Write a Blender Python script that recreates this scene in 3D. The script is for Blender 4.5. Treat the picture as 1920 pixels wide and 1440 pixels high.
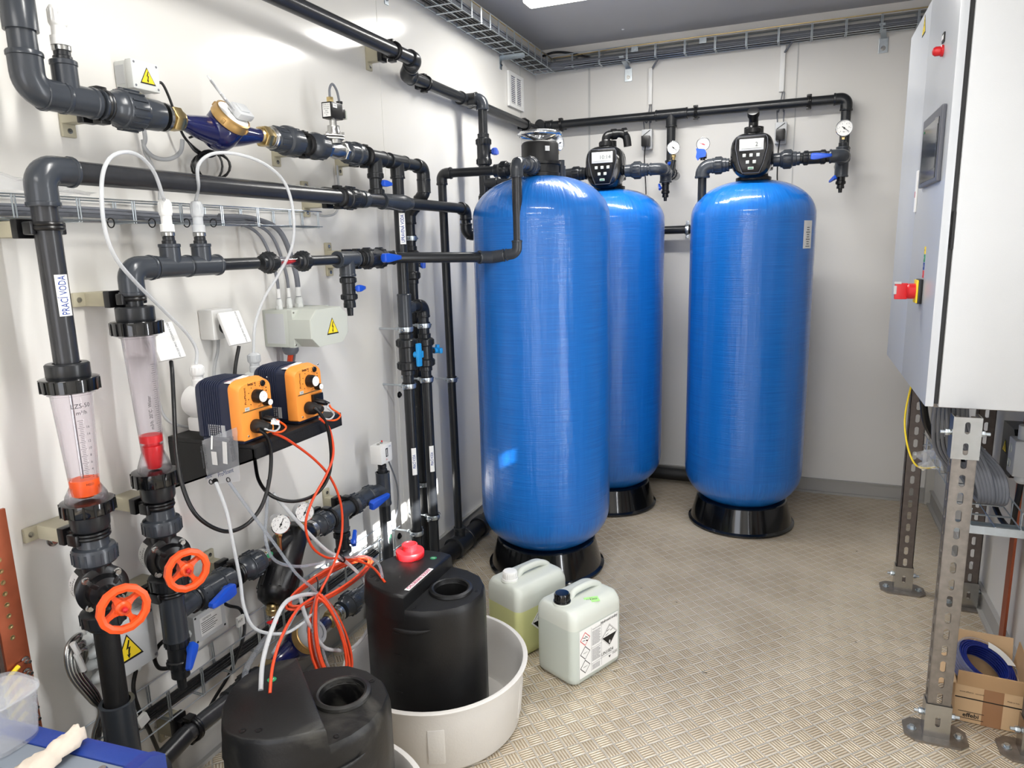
import bpy, bmesh, math, random
from mathutils import Vector, Matrix, Quaternion
random.seed(7)
PI = math.pi
for _o in list(bpy.data.objects): bpy.data.objects.remove(_o)
SC = bpy.context.scene
COL = SC.collection

# ------------------------------------------------------------------ camera
F = 1320.0
CAM = Vector((1.60, 0.0, 1.49))
def _cam():
    dy = Vector((1504-960, 450-720, F)).normalized()
    dz = -Vector((1119-960, 7730-720, F)).normalized()
    dz = (dz - dy*dz.dot(dy)).normalized()
    dx = dy.cross(dz)
    return Matrix((dx, dy, dz))
RM = _cam()                       # camera axes (right, down, forward) seen from the world
cam = bpy.data.objects.new('camera', bpy.data.cameras.new('camera')); COL.objects.link(cam)
cam.data.sensor_width = 36; cam.data.lens = F/1920*36; cam.data.clip_start = .02
_r = RM @ Vector((1,0,0)); _u = RM @ Vector((0,-1,0)); _b = RM @ Vector((0,0,-1))
cam.matrix_world = Matrix.Translation(CAM) @ Matrix((_r,_u,_b)).transposed().to_4x4()
SC.camera = cam

# ------------------------------------------------------------------ world, lights, exposure
SC.view_settings.view_transform = 'Standard'; SC.view_settings.look = 'None'
SC.view_settings.gamma = 1; SC.view_settings.use_curve_mapping = False
SC.view_settings.exposure = 0.32
W = bpy.data.worlds.new('sky'); SC.world = W; W.use_nodes = True
_nt = W.node_tree; _bg = _nt.nodes['Background']
_sk = _nt.nodes.new('ShaderNodeTexSky'); _sk.sky_type = 'PREETHAM'
_sk.sun_direction = (0.5, -0.5, 0.7)
_nt.links.new(_sk.outputs[0], _bg.inputs[0]); _bg.inputs[1].default_value = 0.5
ROOM_W, ROOM_Y0, ROOM_Y1, ROOM_H = 2.355, -1.7, 4.42, 2.67
# sunlight let in by an unseen gap added in the right wall
SUN_DIR = Vector((-2.355, 1.15, -1.25)).normalized()
_l = bpy.data.lights.new('sun', 'SUN'); _l.energy = 26; _l.angle = 0.009; _l.color = (1, .98, .95)
_s = bpy.data.objects.new('sun', _l); COL.objects.link(_s); _s.rotation_euler = SUN_DIR.to_track_quat('-Z','Y').to_euler()
# the tubes inside the ceiling fittings and the daylight of the open door
def area(name, loc, dirv, sx, sy, power, color):
    l = bpy.data.lights.new(name, 'AREA'); l.shape = 'RECTANGLE'; l.size = sx; l.size_y = sy; l.energy = power; l.color = color
    o = bpy.data.objects.new(name, l); COL.objects.link(o); o.location = loc
    o.rotation_euler = Vector(dirv).to_track_quat('-Z','Y').to_euler(); return o
LAMPS = [(.95, 3.36), (1.25, 1.15), (1.15, -0.9)]
for _x, _y in LAMPS:
    area('ceiling_lamp_light', (_x, _y, ROOM_H-.075), (0,0,-1), 1.15, .1, 22, (1, .985, .95))
area('doorway_daylight', (1.2, ROOM_Y0-.02, 1.15), (0,1,0), 1.1, 2.1, 22, (.93,.96,1))
area('side_door_daylight', (ROOM_W-.004, 1.47, 1.02), (-1,.25,0), 1.95, .055, 16, (.93,.96,1)).rotation_euler = (Matrix.Rotation(PI/2,3,'Y') @ Matrix.Rotation(0,3,'Z')).to_euler()

# ------------------------------------------------------------------ pixel <-> place (photograph 1920x1440)
def ray(px, py): return RM @ Vector((px-960, py-720, F))
def onx(px, py, x): v = ray(px,py); return CAM + v*((x-CAM.x)/v.x)
def ony(px, py, y): v = ray(px,py); return CAM + v*((y-CAM.y)/v.y)
def onz(px, py, z): v = ray(px,py); return CAM + v*((z-CAM.z)/v.z)
def proj(p):
    q = RM.transposed() @ (Vector(p)-CAM); return 960+F*q.x/q.z, 720+F*q.y/q.z
def _solve(f, a, b, target):
    fa = f(a)-target
    for _ in range(60):
        m = (a+b)/2; fm = f(m)-target
        if (fm > 0) == (fa > 0): a, fa = m, fm
        else: b = m
    return (a+b)/2
def y_at(px, x, z): return _solve(lambda y: proj((x,y,z))[0], .35, 4.6, px)     # along the left wall
def z_at(py, x, y): return _solve(lambda z: proj((x,y,z))[1], -.3, 2.9, py)
def x_at(px, y, z): return _solve(lambda x: proj((x,y,z))[0], -.2, 2.6, px)

# ------------------------------------------------------------------ materials
def lin(c): return tuple((v/12.92 if v <= .04045 else ((v+.055)/1.055)**2.4) for v in (k/255 for k in c))
MATS = {}
def pbr(name, rgb, rough=.5, metal=0, coat=0, trans=0, ior=1.45, alpha=1, noise=.08, nscale=8, bump=0, bscale=200, emit=0, spec=.5, sss=0):
    m = bpy.data.materials.new(name); m.use_nodes = True; nt = m.node_tree; b = nt.nodes['Principled BSDF']
    c = lin(rgb); b.inputs['Base Color'].default_value = (*c, 1)
    b.inputs['Roughness'].default_value = rough; b.inputs['Metallic'].default_value = metal
    b.inputs['Coat Weight'].default_value = coat; b.inputs['Coat Roughness'].default_value = .08
    b.inputs['Transmission Weight'].default_value = trans; b.inputs['IOR'].default_value = ior
    b.inputs['Alpha'].default_value = alpha; b.inputs['Specular IOR Level'].default_value = spec
    if sss: b.inputs['Subsurface Weight'].default_value = sss; b.inputs['Subsurface Radius'].default_value = (.02,.02,.02)
    if emit: b.inputs['Emission Color'].default_value = (*c,1); b.inputs['Emission Strength'].default_value = emit
    tc = nt.nodes.new('ShaderNodeTexCoord')
    if noise:
        n = nt.nodes.new('ShaderNodeTexNoise'); n.inputs['Scale'].default_value = nscale; n.inputs['Detail'].default_value = 4
        nt.links.new(tc.outputs['Object'], n.inputs['Vector'])
        mx = nt.nodes.new('ShaderNodeMix'); mx.data_type = 'RGBA'
        mx.inputs[6].default_value = (*[v*(1-noise) for v in c], 1); mx.inputs[7].default_value = (*[min(1, v*(1+noise)+.002) for v in c], 1)
        nt.links.new(n.outputs['Fac'], mx.inputs[0]); nt.links.new(mx.outputs[2], b.inputs['Base Color'])
    if bump:
        n = nt.nodes.new('ShaderNodeTexNoise'); n.inputs['Scale'].default_value = bscale; n.inputs['Detail'].default_value = 3
        nt.links.new(tc.outputs['Object'], n.inputs['Vector'])
        bp = nt.nodes.new('ShaderNodeBump'); bp.inputs['Strength'].default_value = bump; bp.inputs['Distance'].default_value = .002
        nt.links.new(n.outputs['Fac'], bp.inputs['Height']); nt.links.new(bp.outputs[0], b.inputs['Normal'])
    MATS[name] = m; return m
M_ = lambda n: MATS[n]
pbr('pipe', (44,45,48), .26, noise=.15, nscale=30, spec=.5)
pbr('pvc', (54,58,64), .24, noise=.1, nscale=20, spec=.5)
pbr('pvc_dark', (32,34,37), .28, noise=.12, nscale=25)
pbr('black', (15,15,17), .3, noise=.1)
pbr('black_matte', (18,18,19), .5, noise=.15, bump=.25, bscale=300)
pbr('black_gloss', (14,15,17), .12, coat=.4, noise=0)
pbr('beige', (176,170,148), .5)
pbr('brass', (196,174,124), .3, metal=1, noise=.15, nscale=40)
pbr('bronze', (186,152,98), .36, metal=.7, noise=.15, nscale=40)
pbr('steel', (176,176,174), .25, metal=1, noise=.12, nscale=60)
pbr('zinc', (190,198,204), .3, metal=.9, noise=.15, nscale=60)
pbr('chrome', (220,222,224), .06, metal=1, noise=0)
pbr('galv', (132,126,120), .42, metal=.75, noise=.35, nscale=50, bump=.2, bscale=120)
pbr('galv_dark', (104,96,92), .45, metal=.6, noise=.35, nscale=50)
pbr('white_plastic', (226,226,224), .35, noise=.02)
pbr('grey_plastic', (206,208,206), .4, noise=.03)
pbr('greygreen_plastic', (186,190,182), .42, noise=.03)
pbr('light_grey', (190,192,194), .45, noise=.04)
pbr('blue_handle', (28,82,200), .3, noise=.06, coat=.2)
pbr('cyan_handle', (40,150,220), .35, noise=.05)
pbr('enamel', (18,24,74), .16, coat=.6, noise=.1, nscale=20)
pbr('red', (205,32,38), .35, noise=.05)
pbr('orange_wheel', (240,88,34), .38, noise=.05)
pbr('orange_float', (235,88,20), .4, noise=.05)
pbr('pump_orange', (238,148,62), .45, noise=.03)
pbr('pump_navy', (38,44,66), .42, noise=.06)
pbr('orange_tube', (214,70,34), .3, noise=.05)
pbr('copper', (164,88,60), .4, metal=.7, noise=.2, nscale=30)
pbr('yellow', (238,208,40), .45, noise=.03)
pbr('label_green', (168,226,138), .5, noise=.03)
pbr('sign_black', (16,16,16), .5, noise=0)
pbr('white', (235,235,233), .45, noise=.02)
pbr('paper', (222,222,220), .55, noise=.03)
pbr('ink_blue', (28,62,140), .5, noise=0)
pbr('ink_navy', (30,50,96), .5, noise=0)
pbr('ink_grey', (96,98,102), .6, noise=0)
pbr('ink_pink', (190,40,110), .5, noise=0)
pbr('green', (30,140,90), .45, noise=0)
pbr('cable_grey', (110,113,120), .45, noise=.08)
pbr('cable_light', (176,178,180), .45, noise=.05)
pbr('cable_black', (18,18,19), .35, noise=0)
pbr('cable_blue', (20,36,112), .35, noise=.1)
pbr('tube_milky', (222,225,228), .2, trans=.3, ior=1.3, alpha=.72, noise=.02)
pbr('tube_clear', (190,196,205), .12, trans=.6, ior=1.3, alpha=.55, noise=.02)
pbr('clear_acrylic', (238,232,240), .04, trans=1, ior=1.18, alpha=.55, noise=0, spec=.6)
pbr('clear_film', (232,235,240), .14, trans=.6, ior=1.15, alpha=.4, noise=.02)
pbr('tub', (206,203,198), .55, noise=.06, nscale=6, bump=.2, bscale=150)
pbr('canister', (204,208,200), .38, noise=.03, nscale=5, sss=.15)
pbr('canister_liquid', (206,210,150), .34, noise=.03, nscale=5, sss=.15)
pbr('canister_clear_liquid', (190,197,190), .34, noise=.03, nscale=5, sss=.15)
pbr('cardboard', (176,142,104), .75, noise=.08, nscale=12)
pbr('cardboard_light', (196,164,126), .75, noise=.08, nscale=12)
pbr('tape', (150,110,78), .35, noise=.05)
pbr('cloth', (206,194,180), .85, noise=.05, bump=.5, bscale=60)
pbr('case_blue', (30,56,132), .4, noise=.1, nscale=40, bump=.15)
pbr('case_grey', (120,128,138), .5, noise=.06)
pbr('cabinet', (196,198,200), .42, noise=.02, bump=.12, bscale=350)
pbr('cabinet_door', (186,189,193), .3, noise=.02, bump=.08, bscale=350)
pbr('screen_grey', (88,90,98), .35, noise=.02)
pbr('screen', (60,66,74), .1, noise=0)
pbr('screen_dark', (28,32,36), .1, noise=0)
pbr('lcd', (196,200,196), .2, noise=0)
pbr('lamp_diffuser', (255,250,240), .5, noise=0, emit=6)
pbr('baseboard', (156,154,150), .45, noise=.05)
pbr('trim', (178,176,170), .5, noise=.03)
pbr('seam', (186,186,184), .6, noise=0)
pbr('ceiling', (176,176,178), .6, noise=.02)
pbr('purple_button', (120,30,36), .2, noise=0)

# wall sheet: glossy coated white, faint waviness
def wall_mat(name, rgb, rough, wav):
    m = pbr(name, rgb, rough, noise=.015, nscale=1.2); nt = m.node_tree; b = nt.nodes['Principled BSDF']
    tc = nt.nodes.new('ShaderNodeTexCoord'); n1 = nt.nodes.new('ShaderNodeTexNoise'); n1.inputs['Scale'].default_value = 1.7; n1.inputs['Detail'].default_value = 2
    n2 = nt.nodes.new('ShaderNodeTexNoise'); n2.inputs['Scale'].default_value = 260
    nt.links.new(tc.outputs['Object'], n1.inputs['Vector']); nt.links.new(tc.outputs['Object'], n2.inputs['Vector'])
    ad = nt.nodes.new('ShaderNodeMath'); ad.operation = 'MULTIPLY_ADD'; ad.inputs[1].default_value = .012
    nt.links.new(n2.outputs['Fac'], ad.inputs[0]); nt.links.new(n1.outputs['Fac'], ad.inputs[2])
    bp = nt.nodes.new('ShaderNodeBump'); bp.inputs['Strength'].default_value = 1; bp.inputs['Distance'].default_value = wav
    nt.links.new(ad.outputs[0], bp.inputs['Height']); nt.links.new(bp.outputs[0], b.inputs['Normal']); return m
wall_mat('wall_gloss', (222,220,215), .16, .006)
wall_mat('wall_back', (212,210,206), .4, .003)

# wound fibreglass of the tanks: fine hoops on the cylinder, crossing diagonals on the dome
def tank_mat():
    m = pbr('tank_blue', (12,90,190), .38, coat=.75, noise=0, spec=.3); nt = m.node_tree; b = nt.nodes['Principled BSDF']; N = nt.nodes.new; L = nt.links.new
    b.inputs['Coat Roughness'].default_value = .07
    tc = N('ShaderNodeTexCoord'); sp = N('ShaderNodeSeparateXYZ'); L(tc.outputs['Object'], sp.inputs[0])
    at = N('ShaderNodeMath'); at.operation = 'ARCTAN2'; L(sp.outputs[1], at.inputs[0]); L(sp.outputs[0], at.inputs[1])
    cb = N('ShaderNodeCombineXYZ'); L(at.outputs[0], cb.inputs[0]); L(sp.outputs[2], cb.inputs[1])
    def noise(sx, sy, scale, rot=0, det=3):
        mp = N('ShaderNodeMapping'); mp.inputs['Scale'].default_value = (sx, sy, 1); mp.inputs['Rotation'].default_value = (0,0,rot)
        L(cb.outputs[0], mp.inputs[0]); n = N('ShaderNodeTexNoise'); n.inputs['Scale'].default_value = scale; n.inputs['Detail'].default_value = det
        L(mp.outputs[0], n.inputs['Vector']); return n.outputs['Fac']
    hoops = noise(.9, 190, 1.6)
    d1 = noise(1.0, .22, 34, .45); d2 = noise(1.0, .22, 34, -.45)
    mxn = N('ShaderNodeMath'); mxn.operation = 'MAXIMUM'; L(d1, mxn.inputs[0]); L(d2, mxn.inputs[1])
    r = N('ShaderNodeVectorMath'); r.operation = 'LENGTH'
    gt = N('ShaderNodeMath'); gt.operation = 'GREATER_THAN'; L(sp.outputs[2], gt.inputs[0]); gt.inputs[1].default_value = 1.61
    lt = N('ShaderNodeMath'); lt.operation = 'LESS_THAN'; L(sp.outputs[2], lt.inputs[0]); lt.inputs[1].default_value = .30
    dm = N('ShaderNodeMath'); dm.operation = 'MAXIMUM'; L(gt.outputs[0], dm.inputs[0]); L(lt.outputs[0], dm.inputs[1])
    sel = N('ShaderNodeMix'); sel.data_type = 'FLOAT'; L(dm.outputs[0], sel.inputs[0]); L(hoops, sel.inputs[2]); L(mxn.outputs[0], sel.inputs[3])
    bp = N('ShaderNodeBump'); bp.inputs['Strength'].default_value = .7; bp.inputs['Distance'].default_value = .0016
    L(sel.outputs[0], bp.inputs['Height'])
    n3 = noise(3.2, .9, 1.7); bp2 = N('ShaderNodeBump'); bp2.inputs['Strength'].default_value = .5; bp2.inputs['Distance'].default_value = .010
    L(n3, bp2.inputs['Height']); L(bp.outputs[0], bp2.inputs['Normal']); L(bp2.outputs[0], b.inputs['Normal']); L(bp2.outputs[0], b.inputs['Coat Normal'])
    mx = N('ShaderNodeMix'); mx.data_type = 'RGBA'; mx.inputs[6].default_value = (*lin((6,76,160)),1); mx.inputs[7].default_value = (*lin((24,124,214)),1)
    L(sel.outputs[0], mx.inputs[0]); L(mx.outputs[2], b.inputs['Base Color'])
tank_mat()

# aluminium tread plate: groups of short bars, direction alternating in a chequer
def floor_mat():
    m = pbr('tread_plate', (150,138,122), .3, metal=.2, noise=0); nt = m.node_tree; b = nt.nodes['Principled BSDF']; N = nt.nodes.new; L = nt.links.new
    tc = N('ShaderNodeTexCoord'); mp = N('ShaderNodeMapping'); mp.inputs['Rotation'].default_value = (0,0,FLOOR_ROT); mp.inputs['Scale'].default_value = (1/FLOOR_CELL,1/FLOOR_CELL,1)
    L(tc.outputs['Object'], mp.inputs[0]); sp = N('ShaderNodeSeparateXYZ'); L(mp.outputs[0], sp.inputs[0])
    def mt(op, a, b_=None, c_=None):
        n = N('ShaderNodeMath'); n.operation = op
        for i, v in enumerate((a, b_, c_)):
            if v is None: continue
            if isinstance(v, (int, float)): n.inputs[i].default_value = v
            else: L(v, n.inputs[i])
        return n.outputs[0]
    u, v = sp.outputs[0], sp.outputs[1]
    fu, fv = mt('FLOOR', u), mt('FLOOR', v)
    par = mt('FLOORED_MODULO', mt('ADD', fu, fv), 2.0)
    lu, lv = mt('SUBTRACT', mt('SUBTRACT', u, fu), .5), mt('SUBTRACT', mt('SUBTRACT', v, fv), .5)
    # a: along the bars, c: across
    def mixf(f, x, y):
        n = N('ShaderNodeMix'); n.data_type = 'FLOAT'; L(f, n.inputs[0]); L(x, n.inputs[2]); L(y, n.inputs[3]); return n.outputs[0]
    a = mixf(par, lu, lv); c = mixf(par, lv, lu)
    # bars: across coordinate in stripes, ends rounded
    st = mt('MULTIPLY', c, 5.0); fr = mt('SUBTRACT', st, mt('ROUND', st))
    inside = mt('LESS_THAN', mt('ABSOLUTE', mt('ROUND', st)), 2.3)
    prof = mt('SUBTRACT', 1.0, mt('POWER', mt('MULTIPLY', mt('ABSOLUTE', fr), 2.5), 2.0))
    lenf = mt('SUBTRACT', 1.0, mt('POWER', mt('MULTIPLY', mt('ABSOLUTE', a), 2.15), 6.0))
    hgt = mt('MULTIPLY', mt('MULTIPLY', mt('MAXIMUM', prof, 0.0), mt('MAXIMUM', lenf, 0.0)), inside)
    hgt = mt('POWER', hgt, .6); grp = mt('MULTIPLY', mt('LESS_THAN', mt('ABSOLUTE', a), .47), mt('LESS_THAN', mt('ABSOLUTE', c), .47))
    bp = N('ShaderNodeBump'); bp.inputs['Strength'].default_value = 1; bp.inputs['Distance'].default_value = .0022; L(hgt, bp.inputs['Height']); L(bp.outputs[0], b.inputs['Normal'])
    n1 = N('ShaderNodeTexNoise'); n1.inputs['Scale'].default_value = 2.2; n1.inputs['Detail'].default_value = 7; n1.inputs['Roughness'].default_value = .65; L(tc.outputs['Object'], n1.inputs['Vector'])
    cr = N('ShaderNodeValToRGB'); cr.color_ramp.elements[0].position = .36; cr.color_ramp.elements[0].color = (*lin((174,157,130)),1); cr.color_ramp.elements[1].position = .62; cr.color_ramp.elements[1].color = (*lin((216,203,180)),1)
    L(n1.outputs['Fac'], cr.inputs[0])
    # tan dirt, groove shade painted darker between the bars; scuffed metal on the bars; grey metal between the groups
    dv = N('ShaderNodeMix'); dv.data_type = 'RGBA'; dv.blend_type = 'MULTIPLY'; dv.inputs[0].default_value = 1; dv.inputs[7].default_value = (.62,.56,.49,1); L(cr.outputs[0], dv.inputs[6])
    gm = N('ShaderNodeMix'); gm.data_type = 'RGBA'; gm.inputs[6].default_value = (*lin((182,180,175)),1); L(grp, gm.inputs[0]); L(dv.outputs[2], gm.inputs[7])
    mx = N('ShaderNodeMix'); mx.data_type = 'RGBA'; L(hgt, mx.inputs[0]); L(gm.outputs[2], mx.inputs[6])
    hb = N('ShaderNodeMix'); hb.data_type = 'RGBA'; hb.inputs[0].default_value = .35; L(cr.outputs[0], hb.inputs[6]); hb.inputs[7].default_value = (*lin((226,218,204)),1); L(hb.outputs[2], mx.inputs[7])
    n4 = N('ShaderNodeTexNoise'); n4.inputs['Scale'].default_value = 34; n4.inputs['Detail'].default_value = 2; L(tc.outputs['Object'], n4.inputs['Vector'])
    sp_ = mt('GREATER_THAN', n4.outputs['Fac'], .76); dk = N('ShaderNodeMix'); dk.data_type = 'RGBA'; L(mt('MULTIPLY', sp_, .7), dk.inputs[0]); L(mx.outputs[2], dk.inputs[6]); dk.inputs[7].default_value = (.03,.025,.02,1)
    L(dk.outputs[2], b.inputs['Base Color'])
    rr = N('ShaderNodeMapRange'); rr.inputs[3].default_value = .5; rr.inputs[4].default_value = .22; L(hgt, rr.inputs[0]); L(rr.outputs[0], b.inputs['Roughness'])
FLOOR_ROT, FLOOR_CELL = PI/4, .047
floor_mat()

# braided / scratched variants
def scratched(name, rgb, hi):
    m = pbr(name, rgb, .42, noise=0); nt = m.node_tree; b = nt.nodes['Principled BSDF']; N = nt.nodes.new; L = nt.links.new
    tc = N('ShaderNodeTexCoord'); n = N('ShaderNodeTexNoise'); n.inputs['Scale'].default_value = 5; n.inputs['Detail'].default_value = 8; n.inputs['Distortion'].default_value = 1.5
    L(tc.outputs['Object'], n.inputs['Vector']); cr = N('ShaderNodeValToRGB'); cr.color_ramp.elements[0].position = .5; cr.color_ramp.elements[0].color = (*lin(rgb),1)
    cr.color_ramp.elements[1].position = .8; cr.color_ramp.elements[1].color = (*lin(hi),1); L(n.outputs['Fac'], cr.inputs[0]); L(cr.outputs[0], b.inputs['Base Color'])
    rr = N('ShaderNodeMapRange'); rr.inputs[3].default_value = .3; rr.inputs[4].default_value = .6; L(n.outputs['Fac'], rr.inputs[0]); L(rr.outputs[0], b.inputs['Roughness'])
    n2 = N('ShaderNodeTexNoise'); n2.inputs['Scale'].default_value = 180; L(tc.outputs['Object'], n2.inputs['Vector'])
    bp = N('ShaderNodeBump'); bp.inputs['Strength'].default_value = .25; bp.inputs['Distance'].default_value = .001; L(n2.outputs['Fac'], bp.inputs['Height']); L(bp.outputs[0], b.inputs['Normal'])
scratched('vat_black', (15,15,16), (92,90,84)); scratched('vat_black_clean', (14,14,15), (26,26,26))
# ------------------------------------------------------------------ mesh builder
def frame(d):
    d = Vector(d).normalized(); up = Vector((0,0,1)) if abs(d.z) < .92 else Vector((0,1,0))
    a = up.cross(d).normalized(); b = d.cross(a); return a, b, d      # a,b across, d along
class MB:
    def __init__(s): s.v=[]; s.f=[]; s.m=[]; s.mats=[]; s.cur=0
    def mat(s, name):
        if name not in s.mats: s.mats.append(name)
        s.cur = s.mats.index(name); return s
    def add(s, vs, fs):
        o = len(s.v); s.v += [Vector(p) for p in vs]
        for f in fs: s.f.append([i+o for i in f]); s.m.append(s.cur)
        return s
    def box(s, c, size, R=None, bev=0):
        x,y,z = [k/2 for k in size]; c = Vector(c)
        if bev:
            b = min(bev, x*.98, y*.98, z*.98); vs=[]; idx={}
            bm = bmesh.new(); bmesh.ops.create_cube(bm, size=1)
            for v in bm.verts: v.co = Vector((v.co.x*2*x, v.co.y*2*y, v.co.z*2*z))
            bmesh.ops.bevel(bm, geom=bm.edges[:], offset=b, segments=2, profile=.6, affect='EDGES')
            bm.verts.index_update()
            vs=[v.co.copy() for v in bm.verts]; fs=[[v.index for v in f.verts] for f in bm.faces]; bm.free()
        else:
            vs=[Vector((i*x,j*y,k*z)) for i in (-1,1) for j in (-1,1) for k in (-1,1)]
            fs=[(0,1,3,2),(4,6,7,5),(0,4,5,1),(2,3,7,6),(0,2,6,4),(1,5,7,3)]
        if R is not None: vs=[R@v for v in vs]
        return s.add([v+c for v in vs], fs)
    def lathe(s, prof, o, d, seg=24, a0=0, cap=True, sq=1.0):
        a,b,d = frame(d); o = Vector(o); n=len(prof); vs=[]
        for r,h in prof:
            for k in range(seg):
                t=a0+2*PI*k/seg; vs.append(o+d*h+a*(r*math.cos(t))+b*(r*sq*math.sin(t)))
        fs=[]
        for i in range(n-1):
            for k in range(seg):
                k2=(k+1)%seg; fs.append((i*seg+k, i*seg+k2, (i+1)*seg+k2, (i+1)*seg+k))
        if cap:
            if prof[0][0]>1e-6: fs.append(list(range(seg))[::-1])
            if prof[-1][0]>1e-6: fs.append([(n-1)*seg+k for k in range(seg)])
        return s.add(vs, fs)
    def cyl(s, p0, p1, r, r1=None, seg=20):
        p0=Vector(p0); p1=Vector(p1); L=(p1-p0).length
        return s.lathe([(r,0),(r if r1 is None else r1,L)], p0, p1-p0, seg)
    def tube(s, pts, r, seg=8, closed=False, cap=True):
        pts=[Vector(p) for p in pts]; n=len(pts)
        if n<2: return s
        T=[]
        for i in range(n):
            if closed: t=pts[(i+1)%n]-pts[i-1]
            else: t=pts[min(i+1,n-1)]-pts[max(i-1,0)]
            T.append(t.normalized() if t.length>1e-9 else Vector((0,0,1)))
        a,b,_=frame(T[0]); vs=[]
        for i in range(n):
            if i:
                q=T[i-1].rotation_difference(T[i]); a=q@a
                a=(a-T[i]*a.dot(T[i])).normalized()
            b=T[i].cross(a); rr = r[i] if isinstance(r,(list,tuple)) else r
            for k in range(seg):
                t=2*PI*k/seg; vs.append(pts[i]+a*(rr*math.cos(t))+b*(rr*math.sin(t)))
        fs=[]; m=n if closed else n-1
        for i in range(m):
            j=(i+1)%n
            for k in range(seg):
                k2=(k+1)%seg; fs.append((i*seg+k,i*seg+k2,j*seg+k2,j*seg+k))
        if cap and not closed: fs.append(list(range(seg))[::-1]); fs.append([(n-1)*seg+k for k in range(seg)])
        return s.add(vs, fs)
    def torus(s, c, d, R, r, seg=28, rs=8, a0=0, a1=2*PI):
        a,b,d=frame(d); c=Vector(c); full = abs(a1-a0-2*PI)<1e-6
        pts=[c+a*(R*math.cos(a0+(a1-a0)*k/seg))+b*(R*math.sin(a0+(a1-a0)*k/seg)) for k in range(seg if full else seg+1)]
        return s.tube(pts, r, rs, closed=full)
    def prism(s, poly, o, ax, ay, depth):           # 2-D outline in axes ax, ay, extruded along ax x ay
        o=Vector(o); ax=Vector(ax).normalized(); ay=Vector(ay).normalized(); n=ax.cross(ay)
        k=len(poly); vs=[o+ax*x+ay*y for x,y in poly]+[o+ax*x+ay*y+n*depth for x,y in poly]
        fs=[list(range(k))[::-1], list(range(k,2*k))]+[(i,(i+1)%k,(i+1)%k+k,i+k) for i in range(k)]
        return s.add(vs, fs)
    def hull(s, poly, o, ax, ay, n, rings):          # outline scaled per ring (scale, height), capped
        o=Vector(o); ax=Vector(ax); ay=Vector(ay); n=Vector(n); k=len(poly); vs=[]
        for sc,h in rings:
            sx,sy=(sc if isinstance(sc,tuple) else (sc,sc)); vs+=[o+ax*x*sx+ay*y*sy+n*h for x,y in poly]
        fs=[list(range(k))[::-1],[(len(rings)-1)*k+i for i in range(k)]]
        for j in range(len(rings)-1):
            for i in range(k): fs.append((j*k+i,j*k+(i+1)%k,(j+1)*k+(i+1)%k,(j+1)*k+i))
        return s.add(vs, fs)
    def sphere(s, c, r, seg=16, rings=8, d=(0,0,1), sc=(1,1,1)):
        prof=[(r*math.sin(PI*i/rings), -r*math.cos(PI*i/rings)) for i in range(rings+1)]
        o=len(s.v); s.lathe([(max(a,1e-5),h) for a,h in prof], (0,0,0), d, seg)
        for i in range(o,len(s.v)): v=s.v[i]; s.v[i]=Vector((v.x*sc[0],v.y*sc[1],v.z*sc[2]))+Vector(c)
        return s
    def finetext(s, txt, size, bold=0, sx=1, mx=.0035):
        s.text(txt,(0,0,0),X,Y,size,lift=0,bold=bold,sx=sx); bm=bmesh.new(); vs=[bm.verts.new(v) for v in s.v]
        for f in s.f:
            try: bm.faces.new([vs[i] for i in f])
            except ValueError: pass
        for _ in range(5):
            e=[e for e in bm.edges if e.calc_length()>mx]
            if not e: break
            bmesh.ops.subdivide_edges(bm,edges=e,cuts=1); bmesh.ops.triangulate(bm,faces=[f for f in bm.faces if len(f.verts)>3])
        bm.verts.index_update(); s.v=[v.co.copy() for v in bm.verts]; s.f=[[v.index for v in f.verts] for f in bm.faces]; s.m=[0]*len(s.f); bm.free(); return s
    def text(s, txt, o, ax, ay, size, lift=.0004, align='CENTER', bold=0, sx=1):
        cu=bpy.data.curves.new('t','FONT'); cu.body=txt; cu.size=1; cu.align_x=align; cu.align_y='CENTER'; cu.offset=bold; cu.resolution_u=2; cu.fill_mode='FRONT'
        ob=bpy.data.objects.new('t',cu); COL.objects.link(ob); dg=bpy.context.evaluated_depsgraph_get(); dg.update()
        me=bpy.data.meshes.new_from_object(ob.evaluated_get(dg)); bpy.data.objects.remove(ob)
        o=Vector(o); ax=Vector(ax).normalized(); ay=Vector(ay).normalized(); n=ax.cross(ay)
        s.add([o+ax*v.co.x*size*sx+ay*v.co.y*size+n*lift for v in me.vertices],[list(p.vertices) for p in me.polygons]); bpy.data.meshes.remove(me); return s
    def build(s, name, mat=None, parent=None, smooth=35, label=None, loc=None, kind=None):
        if mat: s.mats=[mat]; s.m=[0]*len(s.f)
        if parent is not None:
            loc=WLOC[parent.name]
        elif loc is None:
            xs=[v.x for v in s.v]; ys=[v.y for v in s.v]; loc=Vector(((min(xs)+max(xs))/2,(min(ys)+max(ys))/2,min(v.z for v in s.v)))
        loc=Vector(loc); me=bpy.data.meshes.new(name); me.from_pydata([v-loc for v in s.v],[],s.f)
        for m in s.mats: me.materials.append(MATS[m])
        me.polygons.foreach_set('material_index', s.m)
        me.update(); bm=bmesh.new(); bm.from_mesh(me); bmesh.ops.recalc_face_normals(bm, faces=bm.faces) if not getattr(s,'keepn',False) else None; bm.to_mesh(me); bm.free()
        if smooth: me.shade_smooth(); me.set_sharp_from_angle(angle=math.radians(smooth))
        o=bpy.data.objects.new(name,me); COL.objects.link(o)
        if parent is not None: o.parent=parent; WLOC[o.name]=loc
        else: o.location=loc; WLOC[o.name]=loc
        if label: o['label']=label
        if kind: o['kind']=kind
        return o
WLOC={}
def thing(name, label, cat, loc, group=None):
    o=bpy.data.objects.new(name,None); COL.objects.link(o); o.location=loc; o.empty_display_size=.05; WLOC[o.name]=Vector(loc)
    o['label']=label; o['category']=cat
    if group: o['group']=group
    return o
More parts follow.
